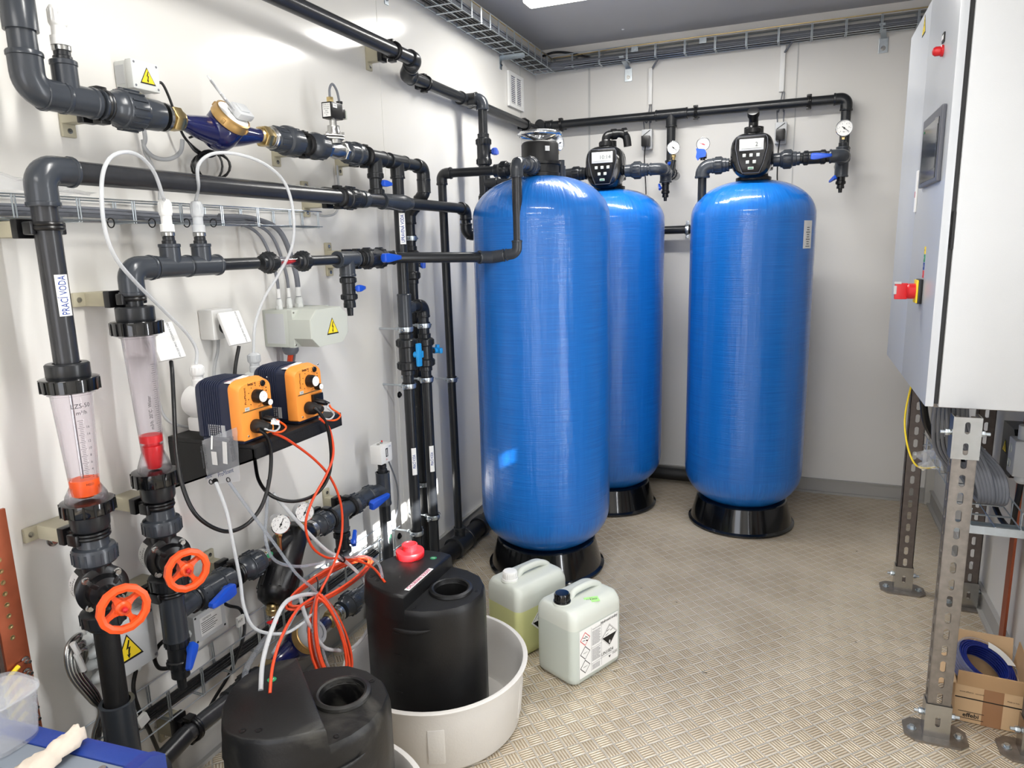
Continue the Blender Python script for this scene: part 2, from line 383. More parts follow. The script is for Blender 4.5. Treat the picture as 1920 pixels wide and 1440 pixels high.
def tag(o, label, cat, group=None, kind=None):
    o['label']=label; o['category']=cat
    if group: o['group']=group
    if kind: o['kind']=kind
    return o
def V(*a): return Vector(a)
X,Y,Z=V(1,0,0),V(0,1,0),V(0,0,1)
def spline(pts, n=8, closed=False):
    P=[Vector(p) for p in pts]; out=[]; m=len(P); last = m if closed else m-1
    for i in range(last):
        if closed: p0,p1,p2,p3=P[i-1],P[i],P[(i+1)%m],P[(i+2)%m]
        else: p0,p1,p2,p3=P[max(i-1,0)],P[i],P[i+1],P[min(i+2,m-1)]
        for k in range(n):
            t=k/n; out.append(.5*((2*p1)+(p2-p0)*t+(2*p0-5*p1+4*p2-p3)*t*t+(3*p1-p0-3*p2+p3)*t**3))
    if not closed: out.append(P[-1])
    return out
# ---------------------------------------------------------------- pipe fittings (shapes)
def arc_corner(p, a, b, R, L, n=8):
    """path from p+a*L to p+b*L with the corner at p rounded by R"""
    p=Vector(p); a=Vector(a).normalized(); b=Vector(b).normalized(); ang=a.angle(b)
    t=R/math.tan(ang/2); t=min(t,L*.98); R=t*math.tan(ang/2)
    c=p+(a+b).normalized()*(R/math.sin(ang/2)); s=p+a*t-c; e=p+b*t-c
    out=[p+a*L]
    for k in range(n+1):
        f=k/n; w=s.angle(e); out.append(c+(s*math.sin((1-f)*w)+e*math.sin(f*w))/math.sin(w))
    out.append(p+b*L); return out
def elbow_mb(p, a, b, r, L=None, k=1.22):
    L=L or r*2.5; m=MB(); ro=r*k; m.tube(arc_corner(p,a,b,r*1.35,L),ro,20)
    for d in (a,b):
        d=Vector(d).normalized(); m.lathe([(ro,-r*.35),(ro*1.07,-r*.3),(ro*1.07,-.001),(ro*1.02,.0015)], Vector(p)+d*L, d, 20)
    return m
def tee_mb(p, run, br, r, L=None, rb=None, k=1.22, Lb=None):
    L=L or r*2.4; rb=rb or r; Lb=Lb or L; m=MB(); run=Vector(run).normalized(); br=Vector(br).normalized(); p=Vector(p)
    ro=r*k; m.lathe([(ro*1.02,-L-.0015),(ro*1.07,-L),(ro*1.07,-L+r*.3),(ro,-L+r*.36),(ro,L-r*.36),(ro*1.07,L-r*.3),(ro*1.07,L),(ro*1.02,L+.0015)],p,run,24)
    rk=rb*k; m.lathe([(rk,0),(rk,Lb-r*.36),(rk*1.07,Lb-r*.3),(rk*1.07,Lb),(rk*1.02,Lb+.0015)],p,br,20)
    return m
def coupler_mb(p, d, r, L=None, k=1.22):
    L=L or r*1.3; ro=r*k; return MB().lathe([(ro*.98,-L),(ro*1.03,-L+.001),(ro,-L+.004),(ro,L-.004),(ro*1.03,L-.001),(ro*.98,L)],p,d,20)
def ribs(m, p, d, r, h0, h1, n=16, w=.003, t=.0015):
    a,b,d=frame(d); p=Vector(p)
    for k in range(n):
        an=2*PI*k/n; u=a*math.cos(an)+b*math.sin(an); tn=d.cross(u)
        c=p+u*r; q=[c+tn*w/2*i+u*t*j+d*h for h in (h0,h1) for j in (-1,1) for i in (-1,1)]
        m.add(q,[(0,1,3,2),(4,6,7,5),(0,4,5,1),(2,3,7,6),(0,2,6,4),(1,5,7,3)])
def union_mb(p, d, r, L=None, k=1.0, big=1.75):
    """solvent socket, ribbed union nut, socket; centred on p"""
    L=L or r*2.6; m=MB(); s=r*1.22; n=r*big*k
    m.lathe([(s*.95,-L),(s*1.04,-L+.0015),(s,-L+.005),(s*1.05,-L*.5),(n*.86,-L*.42),(n*.9,-L*.3),(n*.97,-L*.28),(n,-L*.24),(n,L*.34),(n*.95,L*.4),(n*.84,L*.43),(s*1.12,L*.46),(s*1.1,L*.7),(s,L*.75),(s*1.04,L-.0015),(s*.95,L)],p,d,26)
    ribs(m,p,d,n,-L*.22,L*.32,16,r*.16,r*.10); return m
def valve_body_mb(p, d, r, L=None, stem=None, big=1.6):
    """double-union ball valve body"""
    L=L or r*3.2; m=MB(); s=r*1.2; n=r*big; b=r*1.42
    m.lathe([(s*.95,-L),(s*1.03,-L+.0015),(s,-L*.78),(n*.9,-L*.74),(n,-L*.7),(n,-L*.4),(n*.94,-L*.36),(b,-L*.34),(b,L*.34),(n*.94,L*.36),(n,L*.4),(n,L*.7),(n*.9,L*.74),(s,L*.78),(s*1.03,L-.0015),(s*.95,L)],p,d,26)
    for h0,h1 in ((-L*.68,-L*.42),(L*.42,L*.68)): ribs(m,p,d,n,h0,h1,14,r*.16,r*.10)
    if stem is not None: m.cyl(Vector(p),Vector(p)+Vector(stem).normalized()*r*1.95,r*.5,r*.42,14)
    return m
def lever_mb(p, stem, along, r, Ls=1.0, off=1.9):
    """tapered plastic lever on a stem; p valve centre"""
    st=Vector(stem).normalized(); al=Vector(along); al=(al-st*al.dot(st)).normalized(); sd=st.cross(al)
    o=Vector(p)+st*r*off; m=MB()
    m.cyl(o-st*r*.15,o+st*r*.55,r*.62,r*.55,16)
    L=r*3.6*Ls; w0=r*.72; w1=r*.3
    poly=[(-r*.8,-w0*.8),(-r*.5,-w0),(r*.5,-w0),(L,-w1),(L+r*.12,0),(L,w1),(r*.5,w0),(-r*.5,w0),(-r*.8,w0*.8)]
    m.hull(poly,o+st*r*.1,al,sd,st,[(.94,0),(1,r*.08),(1,r*.62),(.9,r*.8),(.6,r*.84)])
    return m
def hexnut_mb(p, d, R, h, m=None):
    m=m or MB(); m.lathe([(R*.93,-h/2),(R,-h/2+h*.1),(R,h/2-h*.1),(R*.93,h/2)],p,d,6); return m
def corr(*pts): return [Vector(q) for q in pts]

def absorb(o, parent, name=None):
    """make a finished object (or the parts of a thing) a part of another thing"""
    if o.type=='EMPTY':
        for c in list(o.children): c.parent=None; c.location=WLOC[o.name]-WLOC[parent.name]; c.parent=parent; WLOC[c.name]=WLOC[o.name]
        bpy.data.objects.remove(o); return
    w=WLOC[o.name]; o.parent=parent; o.location=w-WLOC[parent.name]
    for k in ('label','category','group'):
        if k in o: del o[k]
    if name: o.name=name; WLOC[o.name]=w
def part(t, name): return next(c for c in t.children if c.name.split('.')[0]==name)
# ================================================================== the room
def struct(mb, name, mat=None, smooth=0): return mb.build(name, mat, smooth=smooth, kind='structure')
struct(MB().box((ROOM_W/2,(ROOM_Y0+ROOM_Y1)/2,-.05),(ROOM_W+.2,ROOM_Y1-ROOM_Y0+.2,.1)),'floor','tread_plate')
struct(MB().box((ROOM_W/2,(ROOM_Y0+ROOM_Y1)/2,ROOM_H+.05),(ROOM_W+.2,ROOM_Y1-ROOM_Y0+.2,.1)),'ceiling','ceiling')
struct(MB().box((-.05,(ROOM_Y0+ROOM_Y1)/2,ROOM_H/2),(.1,ROOM_Y1-ROOM_Y0+.2,ROOM_H)),'wall_left','wall_gloss')
struct(MB().box((ROOM_W/2,ROOM_Y1+.05,ROOM_H/2),(ROOM_W+.2,.1,ROOM_H)),'wall_back','wall_back')
# rear wall with the open door
m=MB(); dx0,dx1,dz=.65,1.75,2.2; y=ROOM_Y0-.05
m.box((dx0/2-.05,y,ROOM_H/2),(dx0+.1,.1,ROOM_H)); m.box(((dx1+ROOM_W)/2+.05,y,ROOM_H/2),(ROOM_W-dx1+.1,.1,ROOM_H)); m.box(((dx0+dx1)/2,y,(dz+ROOM_H)/2),(dx1-dx0,.1,ROOM_H-dz))
struct(m,'wall_rear','wall_back')
# right wall; the sun gets in by a slanting barred gap near its top, traced back from where the light falls
def back(p):
    p=Vector(p); t=(ROOM_W-p.x)/(-SUN_DIR.x); return p-SUN_DIR*t
band=[((0,1.95,.35),(0,1.95,.25)),((0,2.93,.385),(0,2.93,.32))]
g=[back(q) for pr in band for q in pr]      # a: top near, bottom near, top far, bottom far
m=MB(); x0,x1=ROOM_W,ROOM_W+.012
ya,yb=g[0].y,g[2].y
def wallpiece(pts):
    m.add([V(x,p[0],p[1]) for x in (x0,x1) for p in pts],[list(range(len(pts))),list(range(len(pts),2*len(pts)))[::-1]]+[(i,(i+1)%len(pts),(i+1)%len(pts)+len(pts),i+len(pts)) for i in range(len(pts))])
wallpiece([(ROOM_Y0-.1,0),(ya,0),(ya,ROOM_H),(ROOM_Y0-.1,ROOM_H)]); wallpiece([(yb,0),(ROOM_Y1+.1,0),(ROOM_Y1+.1,ROOM_H),(yb,ROOM_H)])
wallpiece([(ya,0),(yb,0),(yb,g[3].z),(ya,g[1].z)]); wallpiece([(ya,g[0].z),(yb,g[2].z),(yb,ROOM_H),(ya,ROOM_H)])
for k,w in ((.24,.018),(.46,.02),(.68,.02)):
    yy=ya+(yb-ya)*k; zt=g[0].z+(g[2].z-g[0].z)*k; zb=g[1].z+(g[3].z-g[1].z)*k
    m.box((x0+.006,yy,(zt+zb)/2),(.012,w,zt-zb+.03))
struct(m,'wall_right','wall_back')
# side door standing a hand's breadth ajar in the right wall, out of frame; leaf cut open to let the sun band by
m=MB()
for y_,w_,t_ in ((1.02,.80,.02),(1.53,.05,.024),(.59,.05,.024)): m.box((ROOM_W-t_/2,y_,.68),(t_,w_,1.36)); m.box((ROOM_W-t_/2,y_,1.93),(t_,w_,.30))
m.box((ROOM_W-.01,.66,1.57),(.02,.08,.42)); struct(m,'door_1','light_grey')
struct(MB().box((ROOM_W/2,ROOM_Y1-.006,.04),(ROOM_W,.012,.08)).box((ROOM_W/2,ROOM_Y1-.009,.083),(ROOM_W,.018,.006)).box((ROOM_W/2,ROOM_Y1-.014,.006),(ROOM_W,.028,.012)),'baseboard_back','baseboard')
struct(MB().box((ROOM_W-.006,1.35,.04),(.012,6.1,.08)).box((ROOM_W-.009,1.35,.083),(.018,6.1,.006)).box((ROOM_W-.014,1.35,.006),(.028,6.1,.012)),'baseboard_right','baseboard')
struct(MB().box((.006,2.6,.04),(.012,3.6,.08)).box((.009,2.6,.083),(.018,3.6,.006)).box((.014,2.6,.006),(.028,3.6,.012)),'baseboard_left','baseboard')
n=1
def trim(m,mat='trim'):
    global n
    struct(m,'trim_%d'%n,mat); n+=1
trim(MB().box((.0006,2.606,1.34),(.0012,.026,2.66)),'wall_gloss')                       # panel joint cover, left wall
trim(MB().box((.0012,4.15,1.34),(.0024,.006,2.66)),'seam')
trim(MB().box((.349,ROOM_Y1-.0015,1.34),(.012,.003,2.66)),'seam')
trim(MB().box((1.53,ROOM_Y1-.0015,1.34),(.006,.003,2.66)),'seam')
trim(MB().box((ROOM_W-.02,ROOM_Y1-.02,1.33),(.04,.04,2.66)),'trim')
trim(MB().box((ROOM_W/2,ROOM_Y1-.025,2.645),(ROOM_W,.05,.05)),'wall_back')
trim(MB().box((.025,1.36,2.645),(.05,6.1,.05)),'wall_back')
# round edge of the wall opening beside the copper bar
trim(MB().cyl((.014,.765,0),(.014,.765,2.66),.028,seg=24),'beige')
# ceiling rivets
for i,(px,py) in enumerate([(907,25),(994,80),(1168,55)]):
    p=onz(px,py,ROOM_H); tag(MB().sphere(p,.009,14,6,sc=(1,1,.5)).build('ceiling_rivet','white',loc=p),'white plastic rivet cap on the ceiling, '+['nearest the frame top','beside the cable tray corner','right of the tray corner'][i],'rivet','white rivet caps on the ceiling')
# ceiling lamps
LAB=['long white ceiling light fitting above the blue tanks','long white ceiling light fitting behind the camera, mid room','long white ceiling light fitting nearest the open door']
for i,(x,y) in enumerate(LAMPS):
    t=thing('ceiling_light',LAB[i],'light',(x,y,ROOM_H-.09),'ceiling light fittings')
    MB().box((x,y,ROOM_H-.02),(1.25,.13,.04),bev=.008).build('housing','white',t)
    MB().box((x,y,ROOM_H-.055),(1.21,.11,.03),bev=.012).build('diffuser','lamp_diffuser',t)

# ================================================================== the three pressure tanks
def tank(x, y, label, sticker=None):
    t=thing('pressure_tank',label,'tank',(x,y,0),'blue fibreglass pressure tanks'); o=V(x,y,0); R=.299
    MB().lathe([(.268,0),(.275,.004),(.275,.012),(.262,.02),(.232,.135),(.226,.14),(.216,.14)],o,Z,48).build('base_ring','black_gloss',t)
    pr=[(.05,.095)]
    for k in range(1,13):                      # lower dome
        a=PI/2*k/12; pr.append((R*math.sin(a)**.8 if k<12 else R, .30-.195*math.cos(a)))
    pr+= [(R+.0006,.303),(R+.0008,.5),(R+.001,1.0),(R+.0008,1.4),(R+.0006,1.605),(R,1.612)]
    for k in range(1,16):
        a=PI/2*k/16; pr.append((R*math.cos(a)**.86, 1.612+.178*math.sin(a)))
    pr+=[(.075,1.792),(.066,1.796)]
    MB().lathe(pr,o,Z,72).build('tank_body','tank_blue',t,smooth=60)
    MB().lathe([(.085,1.786),(.085,1.80),(.07,1.806),(.068,1.83),(.09,1.834),(.09,1.846),(.06,1.85)],o,Z,32).build('neck','black',t)
    if sticker:
        m=MB(); a0,a1=sticker; zz=(1.45,1.58)
        m.mat('paper'); vs=[];K=8
        for z in zz:
            for k in range(K+1):
                a=a0+(a1-a0)*k/K; vs.append(o+V((R+.002)*math.cos(a),(R+.002)*math.sin(a),z))
        m.add(vs,[(k,k+1,k+K+2,k+K+1) for k in range(K)])
        am=(a0+a1)/2; rd=V(math.cos(am),math.sin(am),0); tg=V(-math.sin(am),math.cos(am),0)
        m.mat('sign_black')
        for k in range(9): m.box(o+rd*(R+.0025)+tg*.0+V(0,0,1.46+k*.011),(.001,.02 if k%3 else .034,.003),Matrix((rd,tg,Z)).transposed())
        m.build('label_sticker',None,t,smooth=0)
    return t
T1=V(.535,2.985,0); T2=V(.61,3.89,0); T3=V(1.36,3.83,0)
tank(T1.x,T1.y,'blue fibreglass pressure tank nearest the camera, beside the two canisters')
tank(T2.x,T2.y,'blue fibreglass pressure tank in the middle, half hidden by the front tank')
tank(T3.x,T3.y,'blue fibreglass pressure tank on the right with a white paper label near its shoulder',(-.62,-.38))

# digital control heads
def control_head(c, w, h, label, lcdtxt, ring):
    """c centre of the front face plane"""
    t=thing('control_valve',label,'valve head',(c.x,c.y+.06,c.z-h*.62),'black digital valve heads on the blue tanks')
    m=MB(); x=w/2; z=h/2; n_=28
    def se(sx,sz,e=3.2,bot=.86): return [(math.copysign(abs(math.cos(a))**(2/e),math.cos(a))*sx*(1 if math.sin(a)>-.2 else 1-(1-bot)*abs(math.sin(a))), math.copysign(abs(math.sin(a))**(2/e),math.sin(a))*sz) for a in [2*PI*k/40 for k in range(40)]]
    m.hull(se(x,z),c+V(0,.0,0),X,Z,Y,[(.80,-.012),(.9,-.008),(.97,.004),(1,.02),(1,.09),(.96,.105),(.8,.112)]); m.build('housing','black_gloss',t)
    # shield-shaped raised face
    m=MB(); sh=[(-.70,.68),(-.62,.8),(.62,.8),(.70,.68),(.72,.3),(.55,-.4),(.38,-.8),(-.38,-.8),(-.55,-.4),(-.72,.3)]
    m.hull([(a*x,b*z) for a,b in sh],c,X,Z,Y,[(.93,-.021),(1,-.017),(1.02,-.008)]); f=m.build('face_panel','black',t)
    m=MB(); m.tube([c+V(a*x*1.02,-.017,b*z*1.02) for a,b in sh],.0018,6,closed=True); m.build('face_trim','screen_grey',t)
    m=MB().mat('light_grey'); m.box(c+V(0,-.022,z*.42),(w*.56,.006,h*.26),bev=.004); m.mat('lcd'); m.box(c+V(0,-.0255,z*.42),(w*.46,.001,h*.16)); m.mat('ink_grey')
    m.text(lcdtxt,c+V(w*.08,-.0263,z*.42),X,Z,h*.13); m.build('display',None,t,smooth=0)
    for px_,pz in ((-.3,-.02),(0,-.02),(.3,-.02),(-.15,-.28),(.15,-.28)):
        MB().box(c+V(px_*x*1.05,-.023,pz*z*1.15-.002),(.0155,.005,.0155),bev=.002).build('button','lcd',t)
    m=MB().mat('lcd'); m.box(c+V(0,-.0225,-z*.62),(.026,.004,.012),bev=.001).mat('green'); m.box(c+V(0,-.025,-z*.62),(.02,.0008,.004)); m.build('badge',None,t,smooth=0)
    # collar and neck down to the tank
    MB().lathe([(.07,0),(.085,.006),(.085,.02),(.06,.03),(.055,.075)],V(c.x,c.y+.09,1.846),Z,28).build('collar','black',t)
    MB().lathe([(.045,0),(.045,.16)],V(c.x,c.y+.1,1.87),Z,24).build('valve_body','black',t)
    # drain outlet elbow on top
    top=c+V(0,.055,z); m=MB(); big=abs(ring[0])>.5
    m.lathe([(.033,-.01),(.033,.0),(.036,.003),(.036,.022),(.03,.026),(.024,.028),(.02,.04)],top,Z,24); ribs(m,top,Z,.036,.004,.02,24,.003,.001)
    d=V(*ring).normalized(); m.tube(arc_corner(top+V(0,0,.058),V(0,0,-1),d,.024,.032),.022,18)
    e=top+V(0,0,.058)+d*.03; m.lathe([(.026,0),(.026,.028),(.019,.03)],e,d,24); ribs(m,e,d,.026,.002,.026,20,.003,.001)
    if big: m.tube(spline([e+d*.02,e+d*.05,e+d*.075+V(.006,0,-.02),e+d*.085+V(.006,0,-.07)],6),.021,16); m.lathe([(.027,-.008),(.027,.012),(.02,.014)],e+d*.07,d,20)
    m.build('drain_elbow','black',t); return t
c3=ony(1409,290,3.66); c3.x=x_at(1409,3.66,c3.z)
H3=control_head(c3,.196,.205,'black digital valve head on the right blue tank','12:34'[:0]+'  2',(0,-.35,.3))
c2=ony(1131,313,3.735)
H2=control_head(c2,.2,.215,'black digital valve head on the middle blue tank','10:14',(.8,.5,.1))
# manual valve on the front tank
zc=z_at(330,T1.x,T1.y-.07)
t=thing('manual_filter_valve','black cylindrical manual valve with a chrome handwheel on the front blue tank','valve head',(T1.x,T1.y,zc))
zt=z_at(263,T1.x,T1.y-.07)
MB().lathe([(.072,1.79),(.08,1.795),(.08,zt-.012),(.076,zt-.004),(.07,zt)],V(T1.x,T1.y,0),Z,40).build('valve_body','black_matte',t)
m=MB(); zw=zt+.032; c=V(T1.x,T1.y,zw); m.torus(c,Z,.088,.009,40,12)
for k in range(3):
    a=PI/2+2*PI*k/3+.5; d=V(math.cos(a),math.sin(a),0); m.tube([c+V(0,0,-.02)+d*.015,c+V(0,0,-.012)+d*.05,c+d*.084],[.011,.008,.006],10)
m.cyl(c-V(0,0,.045),c+V(0,0,-.005),.02,.017); m.build('handwheel','chrome',t)
m=MB().mat('paper'); m.box(V(T1.x+.055,T1.y-.062,zt-.035),(.02,.002,.02),Matrix.Rotation(.75,3,'Z')); m.build('label_sticker',None,t,smooth=0)

# pressure gauge: dial faces along d
def gauge(c, d, R, label, stem=(0,0,-1), needle=.6, red=False, back=None, dp=.03, glyc=False, Ls=.045):
    d=Vector(d).normalized(); t=thing('pressure_gauge',label,'gauge',c,'round pressure gauges'); st=Vector(stem).normalized()
    MB().lathe([(R*.9,-dp),(R*.95,-dp+.003),(R*.95,-.004),(R*1.0,-.003),(R,.003),(R*.93,.004),(R*.9,.001)],c,d,36,cap=True).build('case','chrome' if not red else 'steel',t)
    a,b,_=frame(d); up=(Z-d*Z.dot(d)).normalized(); sx=up.cross(d)
    m=MB().mat('white'); m.lathe([(R*.9,.0012),(R*.9,.0018)],c,d,36); m.mat('sign_black')
    for k in range(25):
        an=math.radians(225-270*k/24); u=sx*math.cos(an)+up*math.sin(an); L=R*(.14 if k%4==0 else .07)
        m.box(c+u*(R*.8-L/2)+d*.0022,(L,.0006+(.0005 if k%4==0 else 0),.0003),Matrix((u,d.cross(u),d)).transposed())
    for k,tx in enumerate(('0','2','4','6','8','10')[:6]):
        an=math.radians(225-270*k/5); u=sx*math.cos(an)+up*math.sin(an); m.text(tx,c+u*R*.54+d*.0019,sx,up,R*.2)
    m.text('bar',c-up*R*.42+d*.0019,sx,up,R*.2)
    m.build('dial',None,t,smooth=0)
    an=math.radians(225-270*needle); u=sx*math.cos(an)+up*math.sin(an); w=d.cross(u)
    m=MB(); m.add([c+d*.003-u*R*.3+w*R*.05,c+d*.003-u*R*.3-w*R*.05,c+d*.003+u*R*.7-w*R*.015,c+d*.003+u*R*.7+w*R*.015,c+d*.0036-u*R*.3+w*R*.05,c+d*.0036-u*R*.3-w*R*.05,c+d*.0036+u*R*.7-w*R*.015,c+d*.0036+u*R*.7+w*R*.015],[(0,1,2,3),(7,6,5,4),(0,4,5,1),(1,5,6,2),(2,6,7,3),(3,7,4,0)])
    m.lathe([(R*.1,.002),(R*.1,.005)],c,d,12); m.build('needle','red' if red else 'sign_black',t)
    m=MB(); o=c-d*dp*.5+st*R*.8; m.cyl(o,o+st*Ls,.0075,seg=12); hexnut_mb(o+st*(R*.2+.008),st,.011,.014,m); m.build('stem','brass',t)
    return t

# ================================================================== back-wall pipework
yB=4.335; zB=ony(1320,209,yB).z; r=.025
def pipe_mb(a,b,r=.025): return MB().cyl(a,b,r,seg=24)
xe=x_at(1588,yB,zB)
t=thing('wall_pipe_run','black pipe along the back wall above the tanks, turning down at its right end','pipe',(1.0,yB,zB-.1))
pipe_mb((.09,yB,zB),(xe-.05,yB,zB)).build('pipe','pvc_dark',t)
elbow_mb((xe,yB,zB),-X,-Z,r).build('elbow','pvc_dark',t)
zr=z_at(300,xe,yB); pipe_mb((xe,yB,zB-.05),(xe,yB,zr)).build('pipe','pvc_dark',t)
xt=x_at(1259,yB,zB); tee_mb((xt,yB,zB),X,-Z,r,L=.09,Lb=.07).build('tee','pvc_dark',t)
zr2=z_at(322,xt,yB); pipe_mb((xt,yB,zB-.06),(xt,yB,zr2)).build('pipe','pvc_dark',t)
elbow_mb((.075,yB,zB),X,-Y,r).build('elbow','pvc_dark',t)
elbow_mb((xt,yB,zr2),Z,-Y,r).build('elbow','pvc_dark',t)
elbow_mb((xe,yB,zr),Z,-Y,r).build('elbow','pvc_dark',t)
def snap_clip(p, run, out, r, label, body='black'):
    """black snap clip holding a pipe at p; out points away from the wall"""
    out=Vector(out).normalized(); run=Vector(run).normalized(); sd=run.cross(out)
    m=MB(); R3=Matrix((run,sd,out)).transposed()
    m.box(Vector(p)-out*(r+.012),(.026,r*1.7,.024),R3,bev=.003)
    m.torus(p,run,r+.0035,.0052,24,8); m.torus(Vector(p)+run*.008,run,r+.0035,.0045,24,8)
    for s_ in (1,-1): m.box(Vector(p)-out*r*.3+sd*s_*(r+.008),(.026,.012,r*1.0),R3,bev=.003)
    return m
for px,lb in ((1051,'leftmost on the back-wall pipe'),(1304,'between the two tank pipes'),(1517,'near the right end of the back-wall pipe')):
    xx=x_at(px,yB,zB); m=snap_clip((xx,yB,zB),X,-Y,r,lb); m.box((xx,yB+.058,zB),(.026,.05,.04)); tag(m.build('pipe_clip','black'),'black pipe clip on the back wall, '+lb,'clip','pipe clips on the back wall')

# branch of the right tank
yv=3.75; zv=ony(1500,297,yv).z; rr=.022
xb=x_at(1455,yv,zv); xee=xe
t=thing('tank_outlet_pipe','dark grey outlet pipe with union on the right side of the right tank head','pipe',(xb,yv,zv))
MB().lathe([(.02,0),(.02,.05)],V(c3.x+.09,yv,zv),X,20).build('port','black',t)
xu=x_at(1475,yv,zv); union_mb((xu,yv,zv),X,.025,L=.06,big=1.7).build('union','pvc',t)
xo=x_at(1582,yv,zv); pipe_mb((xu+.03,yv,zv),(xo-.04,yv,zv),rr).build('pipe','pvc_dark',t)
elbow_mb((xo,yv,zv),-X,Y,.025,L=.06).build('elbow','pvc',t)
pipe_mb((xo,yv+.05,zv),(xo,yB-.05,zv),rr).build('pipe','pvc_dark',t)
yt=yv+.15
tee_mb((xo,yt,zv),Y,-Z,.025,L=.055,Lb=.085).build('tee','pvc',t); tee_mb((xo,yt,zv),Y,Z,.022,L=.04,Lb=.055,k=1.3).build('tee','pvc',t)
MB().lathe([(.017,.05),(.02,.055),(.02,.075),(.014,.078),(.014,.1)],V(xo,yt,zv),Z,18).build('adapter','pvc_dark',t)
def ball_valve(c, d, r, stem, along, label, group='blue-handled ball valves', L=None, body='pvc_dark', handle='blue_handle', Ls=1, big=1.6, tail=0, cat='ball valve'):
    t=thing('ball_valve',label,cat,c,group); valve_body_mb(c,d,r,L,stem,big).build('valve_body',body,t)
    if tail: MB().lathe([(r*1.3,0),(r*1.3,tail*.35),(r*.7,tail*.4),(r*.62,tail)],Vector(c)+Vector(d).normalized()*(L or r*3.2)*.95,d,18).build('spout',body,t)
    lever_mb(c,stem,along,r,Ls).build('handle',handle,t); return t
xv=x_at(1527,yv,zv)
ball_valve(V(xv,yv,zv),X,.021,-Y,X,'ball valve with blue lever between the right tank head and its outlet elbow',big=1.5,Ls=.95)
zd=z_at(333,xo,yt); ball_valve(V(xo,yt,zd),-Z,.0135,(-1,-.5,0),(-1,0,-.15),'small drain valve with blue lever hanging below the right tank outlet',tail=.03,body='black',Ls=1.0)
cg=V(xo,yt-.02,0); cg.z=z_at(240,cg.x,cg.y); gauge(cg,(.05,-1,-.1),.039,'round pressure gauge at the far right above the outlet elbow',needle=.97)
# inlet side of the right tank
zl=ony(1320,312,yv).z
t=thing('tank_inlet_pipe','dark grey inlet elbow and union on the left side of the right tank head','pipe',(x_at(1320,yv,zl),yv,zl))
xl=x_at(1322,yv,zl); xul=x_at(1346,yv,zl)
MB().lathe([(.02,0),(.02,.05)],V(c3.x-.08,yv,zl),-X,20).build('port','black',t)
union_mb((xul,yv,zl),X,.025,L=.055,big=1.6).build('union','pvc',t)
elbow_mb((xl-.012,yv,zl),X,-Z,.029,L=.055,k=1.2).build('elbow','pvc',t)
pipe_mb((xl-.012,yv,zl-.05),(xl-.012,yv,1.665),.021).build('pipe','pvc_dark',t)
cg=V(xl-.012,yv+.0,0); cg.z=z_at(270,cg.x,cg.y)
m=MB(); m.cyl((cg.x,yv,zl+.03),(cg.x,yv,cg.z-.05),.012); m.build('gauge_riser','pvc_dark',t)
gauge(cg,(.05,-1,-.1),.033,'round pressure gauge left of the right tank head, red needle',needle=.25,red=True)
hv=V(cg.x-.0,yv,zl+.05)
t=thing('gauge_cock','small cock with blue handle under the red-needle gauge','ball valve',hv,'blue-handled ball valves'); MB().cyl(hv-V(.018,0,0),hv+V(.018,0,0),.013).build('valve_body','pvc_dark',t)
m=MB(); m.prism([(-.026,.012),(-.03,.03),(.012,.024),(.02,.008),(.016,-.012),(-.012,-.016),(-.02,-.028),(-.03,-.012)],hv+V(0,-.02,.005),X,Z,.012); m.build('handle','blue_handle',t)
# galvanised clip on wall pipe between middle and right tank, and the horizontal pipe there
ymid=4.33; zz=ony(1265,431,ymid).z
xc=x_at(1289,ymid,zz); t=thing('wall_pipe_run','short black horizontal pipe on the back wall between the middle and right tanks','pipe',(1.1,ymid,zz-.03))
pipe_mb((.3,ymid,zz),(x_at(1330,ymid,zz),ymid,zz),.024).build('pipe','pvc_dark',t); elbow_mb((x_at(1335,ymid,zz),ymid,zz),-X,Z,.024).build('elbow','pvc_dark',t)
def split_clamp(p, run, out, r, label, rod=.06, group='galvanised pipe clamps', parts=True):
    run=Vector(run).normalized(); out=Vector(out).normalized(); sd=run.cross(out); p=Vector(p)
    t=thing('pipe_clamp',label,'pipe clamp',p,group)
    m=MB(); m.lathe([(r+.001,-.014),(r+.004,-.014),(r+.004,.014),(r+.001,.014)],p,run,28,cap=False); m.build('rubber_lining','black',t)
    m=MB(); m.lathe([(r+.0042,-.009),(r+.007,-.0095),(r+.008,-.004),(r+.008,.004),(r+.007,.0095),(r+.0042,.009)],p,run,28,cap=False)
    R3=Matrix((run,sd,out)).transposed()
    for s_ in (1,-1): m.box(p+sd*s_*(r+.016),(.018,.02,.009),R3,bev=.002); 
    m.build('band','zinc',t)
    for s_ in (1,-1):
        m=MB(); m.cyl(p+sd*s_*(r+.016)-out*.013,p+sd*s_*(r+.016)+out*.014,.0032,seg=8); m.cyl(p+sd*s_*(r+.016)+out*.005,p+sd*s_*(r+.016)+out*.01,.0065,seg=10)
        m.build('screw','steel',t)
    m=MB(); m.cyl(p-out*(r+.006),p-out*(r+rod),.0042,seg=10); hexnut_mb(p-out*(r+.014),out,.008,.012,m); m.build('rod','zinc',t); return t
split_clamp((xc,ymid,zz),X,-Y,.024,'galvanised pipe clamp just left of the right blue tank')

